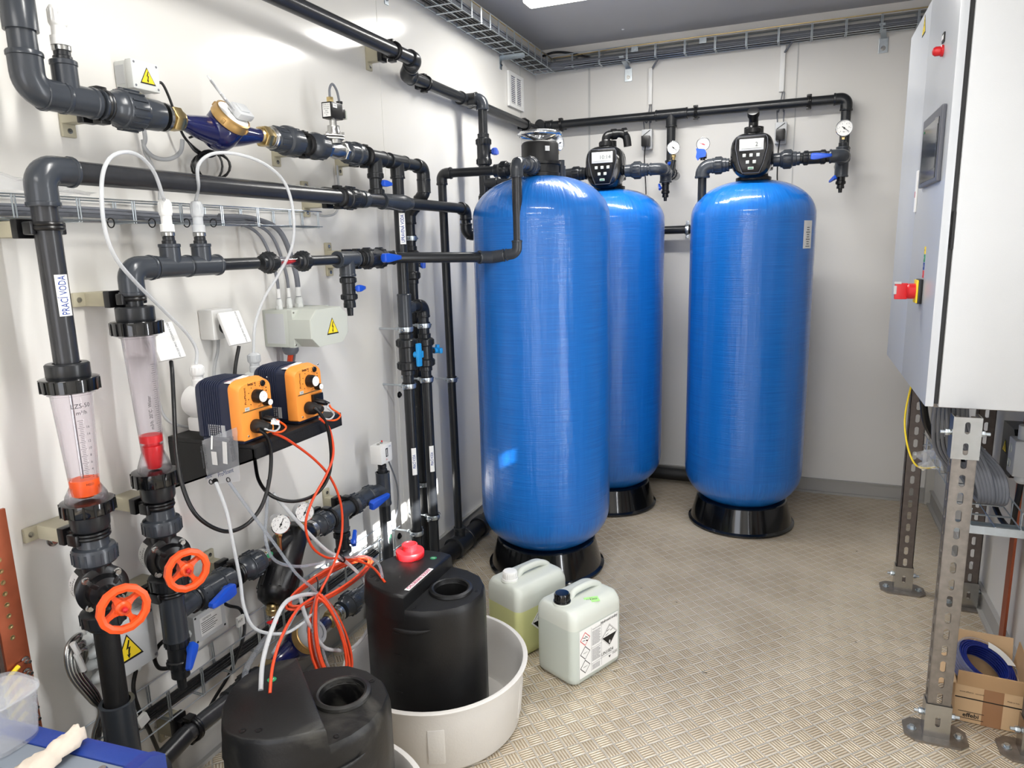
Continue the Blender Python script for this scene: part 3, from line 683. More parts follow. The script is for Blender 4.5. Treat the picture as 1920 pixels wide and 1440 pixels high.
# branch of the middle tank
yv=3.80; zv=ony(1198,319,yv).z
t=thing('tank_outlet_pipe','dark grey outlet pipe with union on the right side of the middle tank head','pipe',(.9,yv,zv))
MB().lathe([(.02,0),(.02,.07)],V(c2.x+.08,yv,zv),X,20).build('port','black',t)
xu=x_at(1194,yv,zv); union_mb((xu,yv,zv),X,.025,L=.06,big=1.7).build('union','pvc',t)
xo=x_at(1240,yv,zv); pipe_mb((xu+.04,yv,zv),(xo-.05,yv,zv)).build('pipe','pvc',t)
elbow_mb((xo,yv,zv),-X,Y,.025,L=.058).build('elbow','pvc',t)
yt=yv+.33; xo2=xt
pipe_mb((xo,yv+.05,zv),(xo,yB-.08,zv)).build('pipe','pvc',t)
tee_mb((xo,yt-.2,zv),Y,-Z,.025,L=.05,Lb=.06).build('tee','pvc',t)
ct=V(xo,yt-.2,zv)
zd=z_at(352,ct.x,ct.y); ball_valve(V(ct.x,ct.y,zd),-Z,.013,(-1,-.4,0),(-1,-.3,.1),'small drain valve with blue lever hanging below the middle tank outlet',tail=.03,body='black',Ls=.6)
ball_valve(V(xo,yt-.06,zv),Y,.021,Z,-Y,'ball valve with upright blue handle at the middle tank outlet',Ls=.35)
cg=V(xo+.035,yt-.18,0); cg.z=z_at(277,cg.x,cg.y); gauge(cg,(.05,-1,-.1),.034,'round pressure gauge right of the middle tank head',needle=.97)
MB().cyl((cg.x-.01,cg.y+.02,zv+.01),(cg.x,cg.y+.015,cg.z-.06),.012).build('gauge_riser','pvc_dark',t)
# inlet of the middle tank, running behind the front tank head
t=thing('tank_inlet_pipe','dark grey inlet union on the left side of the middle tank head','pipe',(.45,yv,zv))
xu=x_at(1080,yv,zv); union_mb((xu,yv,zv),X,.025,L=.06,big=1.5).build('union','pvc_dark',t)
pipe_mb((xu-.3,yv,zv),(c2.x-.07,yv,zv),.022).build('pipe','pvc_dark',t); elbow_mb((xu-.32,yv,zv),X,-Z,.025).build('elbow','pvc_dark',t)
pipe_mb((xu-.32,yv,zv-.05),(xu-.32,yv,1.7),.022).build('pipe','pvc_dark',t)
# upright stub behind the front tank valve
p=ony(1052,318,3.1); m=MB(); m.cyl(p-V(0,0,.03),p+V(0,0,.04),.016); m.cyl(p-V(0,0,.035),p-V(0,0,-.0)+V(0,0,-.005),.022)
m.tube(arc_corner(p-V(0,0,.035),Z,-X,.02,.05),.02,16); tag(m.build('pipe_stub','pvc'),'short grey pipe elbow on the rear port of the front tank valve','pipe')
cg=ony(1049,268,3.05); gauge(cg,(1,-.25,-.05),.032,'small gauge seen edge-on behind the chrome handwheel',stem=(0,0,-1),needle=.1,Ls=.05)

# white cable duct and cables on the back wall, socket boxes with black plugs
for i,(px,y0,y1,bx,by,wd) in enumerate([(1220,128,196,1214,262,.0),(1469,85,172,1464,250,.02)]):
    yy=ROOM_Y1-.012; pt=ony(px,y0,yy); pb=ony(px,y1,yy); lb=('middle','right')[i]
    w_=.022 if i==0 else .026
    tag(MB().box((pt.x,yy,(pt.z+pb.z)/2),(w_,.018,pt.z-pb.z),bev=.002).build('cable_duct','white_plastic'),'slim white cable duct coming down from the tray above the %s tank'%lb,'cable duct','white cable ducts on the back wall')
    c=ony(bx,by,ROOM_Y1-.03); t=thing('socket_box','white wall socket with black plug behind the %s tank head'%lb,'socket',c,'sockets on the back wall')
    MB().box(c,(.062,.05,.115),bev=.006).build('socket_housing','light_grey',t); MB().box(c+V(0,-.045,-.014),(.048,.05,.06),bev=.005).build('plug','black',t)
    m=MB(); m.box(c+V(0,-.0265,.036),(.05,.003,.003),Matrix.Rotation(-.6,3,'Y')); m.build('switch_line','sign_black',t)
    m=MB(); m.tube(spline([pb+V(-.005,0,.0),pb+V(-.02,-.004,-.1),c+V(-.025,.005,.12),c+V(-.02,.01,.05)]),.0032,6); m.tube(spline([pb+V(.005,0,0),pb+V(.004,-.004,-.1),c+V(.012,.005,.12),c+V(.01,.01,.05)]),.0032,6)
    tag(m.build('supply_cable','cable_grey'),'pair of grey cables from the duct to the socket behind the %s tank'%lb,'cable','grey cables to the back-wall sockets')
    m=MB(); e=(c2 if i==0 else c3)+V(.1,.07,-.12)
    m.tube(spline([c+V(-.002,-.05,-.04),c+V(-.008,-.045,-.12),c+V(.0,-.03,-.3),e+V(.08,.12,-.12),e+V(.0,.05,.0)]),.0035,8); tag(m.build('power_cord','cable_black'),'thin black cord hanging from the plug behind the %s tank head'%lb,'cable','cords hanging behind the tank heads')

# ventilation grille, left wall near the corner
p=[onx(*q,0) for q in ((950,134),(978,145),(978,208),(950,200))]; y0,y1=3.94,4.17; z0,z1=2.285,2.475
t=thing('vent_grille','white louvred ventilation grille on the left wall by the corner','vent',(0,4.05,z0))
m=MB(); m.box((.004,(y0+y1)/2,(z0+z1)/2),(.006,y1-y0-.055,z1-z0-.035)); m.build('backing','ink_navy',t)
m=MB()
for a,b,c_,d_ in ((y0,y0+.03,z0+.02,z1-.02),(y1-.03,y1,z0+.02,z1-.02),(y0,y1,z0,z0+.02),(y0,y1,z1-.02,z1),((y0+y1)/2-.006,(y0+y1)/2+.006,z0+.02,z1-.02)): m.box((.009,(a+b)/2,(c_+d_)/2),(.014,b-a,d_-c_))
m.build('frame','white',t)
m=MB()
for k in range(14): m.box((.01,(y0+y1)/2,z0+.028+k*.0103),(.008,y1-y0-.05,.0052),Matrix.Rotation(.5,3,'Y'))
m.build('louvres','white',t)
# ================================================================== switch cabinet on its stand
CX,CY0,CY1,CZ0,CZ1=1.95,2.27,3.27,1.012,2.24
t=thing('switch_cabinet','large light grey metal switch cabinet on slotted steel legs at the right wall','cabinet',((CX+ROOM_W)/2,(CY0+CY1)/2,CZ0))
MB().box(((CX+.034+ROOM_W-.012)/2,(CY0+CY1)/2,(CZ0+CZ1)/2),(ROOM_W-.012-CX-.034,CY1-CY0,CZ1-CZ0),bev=.003).build('cabinet_body','cabinet',t)
MB().box((CX+.0285,(CY0+CY1)/2,(CZ0+CZ1)/2),(.011,CY1-CY0-.016,CZ1-CZ0-.016)).build('door_gasket','black_matte',t)
ys=2.795
for a,b,nm in ((CY0,ys-.0015,'near'),(ys+.0015,CY1,'far')):
    d=MB().box((CX+.011,(a+b)/2,(CZ0+CZ1)/2),(.022,b-a,CZ1-CZ0),bev=.003).build('door','cabinet_door',t)
MB().box((CX+.03,CY0+.004,(CZ0+CZ1)/2-.12),(.006,.012,.10)).build('hinge','black',t)
MB().box((CX+.15,CY0-.0+.3,CZ0-.006),(.26,.5,.01)).build('gland_plate','galv',t)
# operator panel
m=MB().mat('screen_grey'); pc=V(CX,2.5,1.745)
m.box(pc-V(.006,0,0),(.012,.33,.205),bev=.004); m.mat('screen_dark').box(pc-V(.0125,0,.008),(.002,.27,.165)); m.mat('screen').box(pc-V(.0138,0,.003),(.001,.25,.12)); m.mat('green').box(pc-V(.0145,-.115,-.062),(.0006,.012,.006))
m.mat('light_grey'); m.text('PLC'[:0]+'—',pc-V(.0137,.09,-.078),-Y,Z,.03)
CABT=t; _doors=[c_ for c_ in t.children if c_.name.startswith('door') and not c_.name.startswith('door_g')]
absorb(m.build('operator_panel',smooth=0),_doors[0])
# door label strip, lock handle, lamp, warning, main switch
absorb(MB().mat('white').box((CX-.003,2.772,1.64),(.006,.024,.135),bev=.002).mat('red').box((CX-.0065,2.772,1.63),(.0005,.008,.02)).build('door_handle',smooth=0),_doors[0])
t=thing('indicator_lamp','red round indicator lamp high on the cabinet door','lamp',(CX,2.485,2.02)); c=V(CX,2.485,2.015)
MB().lathe([(.016,0),(.016,.006),(.013,.008),(.013,.02),(.009,.026),(.003,.028)],c,-X,20).build('lens','red',t)
MB().mat('sign_black').box(c+V(-.002,0,.035),(.004,.03,.026)).mat('white').box(c+V(-.0045,0,.035),(.001,.024,.012)).build('label_plate',None,t,smooth=0)
absorb(t,_doors[0])
def warn(c, out, s, label, group='yellow high-voltage warning triangles', up=Z):
    out=Vector(out).normalized(); sx=Vector(up).cross(out); c=Vector(c); m=MB(); up=Vector(up)
    tri=lambda k:[(-.5*k*s,-.43*k*s),(.5*k*s,-.43*k*s),(0,.44*k*s)]
    m.mat('sign_black').prism(tri(1),c,sx,up,.0006).mat('yellow').prism(tri(.84),c-up*0+out*.0002,sx,up,.0009).mat('sign_black')
    bolt=[(.03,.26),(-.08,-.02),(.0,0),(-.03,-.2),(-.075,-.17),(-.015,-.33),(.05,-.19),(.01,-.2),(.075,.03),(.0,.02),(.07,.24)]
    m.prism([(a*s,b*s) for a,b in bolt],c+out*.0005-up*s*.02,sx,up,.0011)
    return m
absorb(warn((CX-.0002,2.925,2.197),-X,.075,'').build('warning_sign',smooth=0),_doors[1])
c=V(CX,2.515,1.325); t=thing('main_switch','red and yellow main switch knob on the cabinet door','switch',c)
MB().box(c+V(-.006,0,0),(.012,.062,.075),bev=.002).build('base_plate','black',t); MB().box(c+V(-.0145,0,0),(.005,.058,.07),bev=.001).build('yellow_plate','yellow',t)
m=MB(); m.lathe([(.024,.016),(.024,.035),(.02,.04)],c,-X,24); m.box(c+V(-.055,0,0),(.036,.013,.05),bev=.003); m.build('knob','red',t)
MB().box(c+V(-.072,0,.004),(.008,.0145,.026),bev=.001).box(c+V(-.066,0,.026),(.02,.016,.006)).build('lock_slot','light_grey',t)
absorb(t,_doors[0])
m=MB()
for k,(cl,s) in enumerate((('red','L1'),('ink_blue','N'),('green','PE'),('yellow','=='))):
    z=1.378+k*.024; m.mat(cl).box((CX-.0006,2.5,z),(.0012,.022,.022)); m.mat('white' if cl!='yellow' else 'sign_black').text(s,(CX-.0013,2.5,z),-Y,Z,.012)
absorb(m.build('colour_label_strip',smooth=0),_doors[0])

# slotted channels
def slotted(m, o, u, v, n, L, w, sw=.0155, sh=.035, pitch=.05, th=.0025, off=.03):
    """plate of length L along u, width w along v (centred), stadium slots; n = thickness direction"""
    o=Vector(o); K=16; st=[]
    for k in range(K):
        a=2*PI*k/K+PI/K; x=math.cos(a)*sw/2; y=math.sin(a)*sw/2+(1 if math.sin(a)>0 else -1)*(sh-sw)/2; st.append((x,y))
    nc=max(1,int(L/pitch)); ph=L/nc
    for c in range(nc):
        cu=(c+.5)*ph; q=[(1,.4),(1,1),(.55,1),(.18,1)]; q=q+[(-a_,b_) for a_,b_ in q[::-1]]; q=q+[(-a_,-b_) for a_,b_ in q]
        out=[(a_*w/2,b_*ph/2) for a_,b_ in q]
        def P(x,y,h): return o+u*(cu+y)+v*x+n*h
        vs=[P(x,y,h) for h in (0,th) for ring in (st,out) for x,y in ring]
        fs=[]
        for k in range(K):
            j=(k+1)%K; fs+= [(k,j,K+j,K+k),(2*K+k,3*K+k,3*K+j,2*K+j),(k,2*K+k,2*K+j,j)]
            if out[k][0]*out[j][0]>0 and abs(out[k][0])==w/2 and abs(out[j][0])==w/2 or out[k][0]==out[j][0]: fs.append((K+k,K+j,3*K+j,3*K+k))
        m.add(vs,fs)
def leg(x, y, ztop, label, sleeve, zs=(.0,.11), w=.06, dp=.045, mat='galv', plate=True):
    t=thing('stand_leg',label,'stand leg',(x,y,0),'slotted steel stand legs')
    m=MB(); slotted(m,(x,y-dp/2,.006),Z,X,Y,ztop-.006,w); slotted(m,(x-w/2,y,.006),Z,Y,X,ztop-.006,dp); slotted(m,(x+w/2-.0025,y,.006),Z,Y,X,ztop-.006,dp)
    for s_ in (-1,1): m.box((x+s_*(w/2-.008),y+dp/2-.001,ztop/2),(.014,.0025,ztop-.012))
    m.build('channel',mat,t,smooth=0)
    # foot: plate, socket with slots and bolts
    m=MB(); m.hull([(-.085,-.03),(-.06,-.055),(.06,-.055),(.085,-.03),(.085,.03),(.06,.055),(-.06,.055),(-.085,.03)],(x,y,0),X,Y,Z,[(1,0),(1,.007)]); m.build('foot_plate','galv',t,smooth=0)
    def sock(z0,z1):
        m=MB(); slotted(m,(x,y-dp/2-.004,z0),Z,X,Y,z1-z0,w+.009,sw=.013,sh=.034,pitch=.055); 
        for s_ in (-1,1): m.box((x+s_*(w/2+.003),y,(z0+z1)/2),(.0028,dp+.004,z1-z0))
        m.build('socket_sleeve','steel',t,smooth=0)
        for s_ in (-1,1):
            q=MB(); zc_=(z0+z1)/2+.01; q.cyl((x+s_*(w/2+.004),y,zc_),(x+s_*(w/2+.03),y,zc_),.005,seg=10); hexnut_mb((x+s_*(w/2+.012),y,zc_),X,.0095,.012,q); q.build('bolt','zinc',t)
    sock(.007,.115)
    if sleeve: sock(ztop-.12,ztop)
    for s_ in (-1,1):
        q=MB(); q.cyl((x+s_*.062,y,.007),(x+s_*.062,y,.009),.013,seg=18); hexnut_mb((x+s_*.062,y,.0125),Z,.0085,.008,q); q.build('bolt','zinc',t)
    return t
leg(2.048,2.235,1.0,'slotted galvanised stand leg nearest the camera under the cabinet',True)
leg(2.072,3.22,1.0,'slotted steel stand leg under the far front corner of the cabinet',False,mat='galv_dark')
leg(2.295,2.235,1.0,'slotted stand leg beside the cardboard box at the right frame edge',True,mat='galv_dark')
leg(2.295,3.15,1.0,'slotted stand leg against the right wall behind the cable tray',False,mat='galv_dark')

# wire tray under the cabinet with cross rail
def wire_tray(label, along, o, wv, hv, L, w, h, pitch, rw=.0022, name='cable_tray', nlong=3, sides=2, grp=None, cat='cable tray', loc=None):
    """along unit vector, o start; w across (wv), h rises (hv)"""
    along=Vector(along); o=Vector(o); wv=Vector(wv); hv=Vector(hv)
    m=MB(); n=int(L/pitch)
    for k in range(nlong): m.tube([o+wv*w*k/(nlong-1),o+wv*w*k/(nlong-1)+along*L],rw,6)
    for s_,ww in ((0,0),(1,w)):
        if sides==1 and s_==0: continue
        m.tube([o+wv*ww+hv*h,o+wv*ww+hv*h+along*L],rw,6)
    for k in range(n+1):
        p=o+along*(k*pitch+.006); a=p+hv*h if sides==2 else p
        for dd in (0,.0065): m.tube([a+along*dd,p+along*dd-hv*rw*1.5,p+wv*w-hv*rw*1.5+along*dd,p+wv*w+hv*h+along*dd],rw,6)
    return tag(m.build(name,'zinc',loc=loc),label,cat,grp)
wire_tray('galvanised wire cable tray under the cabinet, seen open-ended beside the leg',Y,(2.1,2.31,.655),X,Z,.93,.125,.05,.1)
tag(MB().box((2.2,2.335,.63),(.30,.04,.004)).box((2.2,2.316,.64),(.30,.003,.024)).box((2.2,2.354,.64),(.30,.003,.024)).build('tray_rail','zinc',smooth=0),'bright galvanised cross rail carrying the tray under the cabinet','rail')
m=MB()
random.seed(4)
for k in range(9):
    x0=2.06+.012*(k%5); y0=2.45+.03*(k//5)
    m.tube(spline([(x0-.02,y0,1.0),(x0+.0,y0+.03,.9),(2.12+.01*k,y0-.02,.78),(2.145+.008*k,2.44,.685),(2.15+.007*k,2.75,.672),(2.15+.007*k,3.15,.672)]),.0058,8)
tag(m.build('cable_bundle','cable_grey'),'bundle of grey cables dropping from the cabinet into the wire tray','cable')
m=MB()
for k in range(4): m.tube(spline([(1.995+.012*k,2.38+.02*k,1.005),(2.0+.012*k,2.42,.93),(2.03+.012*k,2.52,.82),(2.1+.01*k,2.6,.72)]),.0055,8)
tag(m.build('cable_bundle','cable_grey'),'few grey cables hanging left of the near stand leg under the cabinet','cable')
tag(MB().tube(spline([(1.975,2.48,1.0),(2.0,2.52,.9),(2.06,2.6,.8),(2.1,2.7,.7)]),.011,10).build('thick_cable','cable_black'),'thick black cable under the cabinet beside the grey cables','cable')
c=V(2.11,2.66,.775); m=MB(); m.lathe([(.05,0),(.056,.006),(.056,.014),(.05,.017),(.056,.02),(.056,.03),(.05,.034),(.035,.036),(.03,.0)],c,(.2,-.3,1),26); tag(m.build('cable_coil','black'),'black ribbed plastic coil lying in the tray under the cabinet','coil')
def crumple(c, s, n, seed, sub=(10,8)):
    random.seed(seed); m=MB(); vs=[];a,b=sub
    for i in range(a+1):
        for j in range(b+1):
            vs.append(Vector(c)+V((i/a-.5)*s[0]+random.uniform(-n,n),(j/b-.5)*s[1]+random.uniform(-n,n),s[2]*math.sin(PI*i/a)*math.sin(PI*j/b)+random.uniform(-n,n)))
    m.add(vs,[(i*(b+1)+j,(i+1)*(b+1)+j,(i+1)*(b+1)+j+1,i*(b+1)+j+1) for i in range(a) for j in range(b)]); return m
tag(crumple((2.07,2.66,.735),(.12,.2,.05),.012,3).build('plastic_bag','clear_film'),'crumpled clear plastic bag in the tray beside the black coil','bag')
tag(MB().tube(spline([(2.03,3.05,1.0),(2.0,3.0,.8),(2.03,2.9,.66),(2.12,2.95,.64),(2.2,3.0,.655)]),.0035,8).build('earth_wire','yellow'),'thin yellow-green earth wire looping below the tray','wire')
# isolator box with glands under the cabinet
p0=V(2.28,2.74,.73); t=thing('isolator_box','black isolator with grey gland box on the right wall under the cabinet','junction box',(2.3,2.78,.68))
m=MB(); m.hull([(-.075,-.06),(-.055,-.085),(.075,-.085),(.075,.085),(-.055,.085),(-.075,.06)],(2.29,2.80,.765),Y,Z,X,[(1,0),(1,.055)]); m.build('housing','black',t,smooth=0)
m=MB().mat('light_grey').box((2.31,2.68,.775),(.075,.075,.12),bev=.004); m.mat('greygreen_plastic')
for zz_ in (.75,.80): m.torus((2.272,2.69,zz_),X,.014,.002,20,6)
m.build('gland_box',None,t); MB().lathe([(.02,0),(.022,.004),(.022,.02),(.014,.03)],(2.31,2.68,.715),-Z,20).build('gland','light_grey',t); MB().lathe([(.024,0),(.024,.05)],(2.31,2.68,.83),Z,20).build('gland','grey_plastic',t)
m=warn((2.2895,2.83,.77),-X,.05,''); m.build('warning_sticker',None,t,smooth=0)
tag(MB().tube(spline([(2.31,2.68,.69),(2.3,2.67,.6),(2.3,2.7,.52),(2.28,2.8,.54),(2.26,2.95,.66),(2.2,3.1,.8)]),.009,10).build('thick_cable','cable_black'),'thick black cable looping below the isolator box','cable')
tag(MB().tube(spline([(2.3,2.83,.69),(2.27,2.95,.65),(2.23,3.05,.66),(2.2,3.12,.68)]),.006,8).build('conduit','cable_grey'),'grey cable running from the isolator box to the tray','cable')
tag(MB().box((2.325,2.75,.5),(.008,.05,.9)).build('copper_strip','copper',smooth=0),'copper strip on the right wall seen through the leg slots','copper bar')

# cardboard box with cable coil
bc=V(2.235,2.47,0)
ang=-.06; ux=V(math.cos(ang),math.sin(ang),0); uy=V(-math.sin(ang),math.cos(ang),0); R3=Matrix((ux,uy,Z)).transposed()
bc=V(2.205,2.42,0); bw,bd,bh=.175,.18,.125
t=thing('cardboard_box','open brown cardboard box holding a blue wire coil on the floor','box',bc)
m=MB().mat('cardboard_light')
for sx,sy,l,w_ in ((0,-1,bw,.004),(0,1,bw,.004),(-1,0,.004,bd),(1,0,.004,bd)): m.box(bc+ux*sx*bw/2+uy*sy*bd/2+Z*(bh/2+.002),(l,w_,bh) ,R3)
m.box(bc+Z*.004,(bw,bd,.004),R3)
fr=bc-uy*(bd/2+.0024); m.mat('tape').box(fr+ux*.012+Z*.0625,(.052,.0006,.123),R3); m.mat('sign_black').box(fr+Z*.083,(bw,.0008,.0035),R3)
m.text('effebi',fr-ux*.042-uy*.0004+Z*.026,ux,Z,.02,lift=.0006,bold=.02); m.prism([(-.034,.012),(.034,.012),(.034,.0105),(-.034,.0105)],fr-ux*.042+Z*.026,ux,Z,.0008); m.prism([(-.034,-.0105),(.034,-.0105),(.034,-.012),(-.034,-.012)],fr-ux*.042+Z*.026,ux,Z,.0008)
m.text('www.effebi.it  raccordi',fr-ux*.045-uy*.0004+Z*.104,ux,Z,.007,lift=.0006); m.text('Made in Italy',fr+ux*.062-uy*.0004+Z*.1,ux,Z,.006,lift=.0006)
m.build('carton',None,t,smooth=0)
def flap(c,along,up,l,h,tilt): 
    n=along.cross(up).normalized(); d=(up*math.cos(tilt)+n*math.sin(tilt)).normalized(); q=MB(); c=Vector(c)
    nn=along.cross(d).normalized()*.003
    q.add([c-along*l/2,c+along*l/2,c+along*l/2+d*h,c-along*l/2+d*h,c-along*l/2+nn,c+along*l/2+nn,c+along*l/2+d*h+nn,c-along*l/2+d*h+nn],[(0,1,2,3),(7,6,5,4),(0,4,5,1),(1,5,6,2),(2,6,7,3),(3,7,4,0)]); return q
top=bc+Z*(bh+.001)
flap(top-uy*bd/2,ux,Z,bw*.98,.05,.12).build('flap','cardboard',t,smooth=0); flap(top+uy*bd/2,ux,Z,bw*.98,.085,-.25).build('flap','cardboard_light',t,smooth=0)
flap(top+ux*bw/2,uy,Z,bd*.98,.085,.12).build('flap','cardboard',t,smooth=0); flap(top-ux*bw/2,uy,Z,bd*.98,.06,-1.9).build('flap','cardboard_light',t,smooth=0)
cc=bc+V(-.004,.01,.142); ax=V(.36,-.32,1).normalized()
m=MB(); random.seed(2)
for k in range(34):
    i=k%6; j=k//6; m.torus(cc+ax*(j*.0088-.022),ax,.064+i*.0050+random.uniform(-.0008,.0008),.0031,30,6)
WC=tag(m.build('wire_coil','cable_blue',smooth=60),'coil of dark blue wire in clear wrap lying in the cardboard box','wire coil')
m=MB(); a,b,_=frame(ax)
m.lathe([(.060,-.026),(.093,-.027),(.095,.0),(.093,.026),(.086,.028)],cc,ax,40,cap=False); absorb(m.build('wrap_film','clear_film',smooth=60),WC)
absorb(MB().add([cc+a*(.066*math.cos(t_))+b*(.066*math.sin(t_))*1.0+ax*(.0275+h) for h in (0,.0008) for t_ in [-.5+k*.12 for k in range(10)]]+[cc+a*(.092*math.cos(t_))+b*(.092*math.sin(t_))+ax*(.0275+h) for h in (0,.0008) for t_ in [-.5+k*.12 for k in range(10)]],[(k,k+1,20+k+1,20+k) for k in range(9)]+[(10+k,10+k+1,30+k+1,30+k) for k in range(9)]).build('coil_label','paper',smooth=0),WC)

# ================================================================== canisters
def rrect(w,d,r,n=6,e=None):
    out=[]
    for cx,cy,a0 in ((w/2-r,d/2-r,0),(-w/2+r,d/2-r,PI/2),(-w/2+r,-d/2+r,PI),(w/2-r,-d/2+r,1.5*PI)):
        for k in range(n+1): a=a0+PI/2*k/n; out.append((cx+r*math.cos(a),cy+r*math.sin(a)))
    return out
def canister(c, ang, w, d, h, label, cap, liq, lmat, sticker, front_label):
    """w along the handle, d across; cap towards -u"""
    t=thing('canister',label,'canister',c,'plastic chemical canisters'); u=V(math.cos(ang),math.sin(ang),0); v=V(-math.sin(ang),math.cos(ang),0); c=Vector(c)
    P=rrect(w,d,.029,7); zl=h*liq; zs=h*.80
    m=MB(); n=len(P)
    rings=[(.86,0),(.93,.004),(.985,.014),(1,.03),(1,zl*.99),(1,zl)]
    m.mat(lmat).hull(P,c,u,v,Z,rings); q_=zs-zl; m.mat('canister').hull(P,c+Z*zl*.999,u,v,Z,[(1,0),(1,q_),(.985,q_+.014),((.965,.92),q_+.026),((.94,.84),q_+.036),((.90,.74),q_+.041),((.84,.6),q_+.043),((.6,.3),q_+.0435)])
    # raised saddle with the carrying handle
    ztop=zs+.04; hx0,hx1=-w*.20,w*.45
    path=[c+u*hx0+Z*(ztop-.012),c+u*(hx0+.008)+Z*(ztop+.002),c+u*(hx0+.03)+Z*(ztop+.02),c+u*(hx1-.07)+Z*(ztop+.021),c+u*(hx1-.035)+Z*(ztop+.013),c+u*(hx1-.008)+Z*(ztop-.006),c+u*hx1*.99+Z*(zs+.005)]
    m.tube(spline(path,6),.0125,14)
    m.lathe([(.036,-.012),(.034,.004),(.026,.008)],c-u*w*.33+Z*ztop,Z,24)
    m.build('canister_body',None,t,smooth=50)
    k=MB(); cc=c-u*w*.33+Z*(ztop+.004); k.lathe([(.03,0),(.031,.004),(.03,.007),(.027,.0075),(.0265,.03),(.024,.034),(.018,.035)],cc,Z,28); ribs(k,cc,Z,.0268,.009,.029,22,.0025,.0012); k.build('screw_cap',cap,t)
    s=MB().mat(sticker[0]); sc=c+u*sticker[1]+v*sticker[2]+Z*(ztop-.004+sticker[3]); R_=Matrix.Rotation(ang+sticker[4],3,'Z')@Matrix.Rotation(sticker[5],3,'X'); s.box(sc,(.052,.028,.0012),R_); s.mat('sign_black')
    ax=R_@X; ay=R_@Y; s.text(sticker[6],sc+R_@Z*.0007,ax,ay,.0105,lift=.0004,bold=.015); s.text(sticker[7],sc+R_@Z*.0007+ay*.008,ax,ay,.005,lift=.0004)
    s.build('tag_sticker',None,t,smooth=0)
    return t,u,v,Z*zs
C2=V(.925,2.228,0); A2=math.radians(64.5); W2,D2,H2_=.262,.185,.29
t,u,v,_=canister(C2,A2,W2,D2,H2_,'white plastic canister with black cap and hazard label, standing in front of the tank','black_gloss',.72,'canister_clear_liquid',('label_green',-.0,-.06,.006,-.5,.15,'11.4.2022','datum'),True)
# paper label on the long side (towards -v), wrapping slightly
f=C2-v*(D2/2+.0012); ax,ay=u,Z
m=MB().mat('white'); lw,lh=.204,.178; cz=.115; m.box(f+Z*cz,(lw,.0012,lh),Matrix((u,v,Z)).transposed())
def lp(x,y): return f-v*.0008+u*(x-lw/2)+Z*(cz-lh/2+y)
def diamond(m,x,y,r,frame_,wd,inner='white'):
    o=lp(x,y); m.mat(frame_).prism([(-r,0),(0,-r),(r,0),(0,r)],o,u,Z,.0003); m.mat(inner).prism([(-r+wd,0),(0,-r+wd),(r-wd,0),(0,r-wd)],o,u,Z,.0006)
for k,(fc) in enumerate(('red','sign_black','sign_black')): diamond(m,.028,.142-k*.052,.0255,fc,.0035)
m.mat('sign_black'); o=lp(.028,.142)-v*.0003
m.prism([(-.014,-.002),(-.001,-.0035),(-.001,-.0055),(-.014,-.004)],o,u,Z,.0006); m.prism([(-.012,.009),(.004,.004),(.003,.002),(-.013,.007)],o,u,Z,.0006); m.prism([(.004,-.004),(.013,-.008),(.012,-.012),(.003,-.008)],o,u,Z,.0006); m.prism([(.0,.012),(.013,.002),(.012,.0),(-.001,.01)],o,u,Z,.0006)
m.text('PFEBOX',lp(.028,.09),u,Z,.006,lift=.0009); m.text('PFEBOX',lp(.028,.038),u,Z,.006,lift=.0009)
# transport diamond: white top, black lower half with the class number
o=lp(.157,.105); R_=.043
m.prism([(-R_,0),(0,-R_),(R_,0),(0,R_)],o,u,Z,.0003); m.mat('white').prism([(-R_+.001,0),(0,-R_+.001),(R_-.001,0),(0,R_-.001)],o,u,Z,.0005); m.mat('sign_black').prism([(-R_+.004,0),(0,-R_+.004),(R_-.004,0)],o,u,Z,.0007)
m.prism([(-R_+.004,0),(0,R_-.004),(R_-.004,0),(R_-.0055,0),(0,R_-.0062),(-R_+.0055,0)],o,u,Z,.0007)
for a_,b_ in ((-.022,.004),(-.016,.018),(.004,.014)): m.prism([(a_,b_),(a_+.016,b_+.004),(a_+.016,b_+.0055),(a_,b_+.0025)],o,u,Z,.0007)
m.mat('white').text('8',o-Z*.026,u,Z,.016,lift=.0012,bold=.03)
m.mat('sign_black').text('Hydroxid sodný',lp(.154,.168),u,Z,.0155,lift=.0006,bold=.01,sx=.9)
m.text('UN1824',lp(.145,.044),u,Z,.019,lift=.0006); m.text('OQ01',lp(.187,.026),u,Z,.011,lift=.0006); m.text('Bezpečnostní list',lp(.088,.162),u,Z,.0065,lift=.0006)
m.prism([(-.006,0),(.006,0),(0,-.009)],lp(.158,.024),u,Z,.0004)
m.mat('ink_grey')
for k in range(15): m.prism([(0,0),(.044-.006*(k%3==2),0),(.044-.006*(k%3==2),.001),(0,.001)],lp(.064,.152-k*.0036),u,Z,.0003)
for k in range(13): m.prism([(0,0),(.044-.008*(k%4==1),0),(.044-.008*(k%4==1),.001),(0,.001)],lp(.064,.085-k*.0036),u,Z,.0003)
for xx in (.06,.114): m.prism([(0,0),(.0006,0),(.0006,.165),(0,.165)],lp(xx,.006),u,Z,.0003)
for yy in (.092,.032): m.prism([(0,0),(.054,0),(.054,.0006),(0,.0006)],lp(.06,yy),u,Z,.0003)
m.prism([(0,0),(.088,0),(.088,.0006),(0,.0006)],lp(.114,.032),u,Z,.0003)
for k in range(5): m.prism([(0,0),(.04,0),(.04,.0012),(0,.0012)],lp(.065,.025-k*.004),u,Z,.0003)
m.build('hazard_label',None,t,smooth=0)
C1=V(.69,2.325,0); A1=math.radians(64)
t,u,v,_=canister(C1,A1,W2,D2,H2_,'plastic canister of yellow liquid with white cap and yellow tag, behind the white tub','white',.64,'canister_liquid',('yellow',-.055,.06,.003,.1,-.25,'15.7.22','datum'),False)
f=C1-v*(D2/2+.0012)-u*.02+Z*.125; Rd=.05
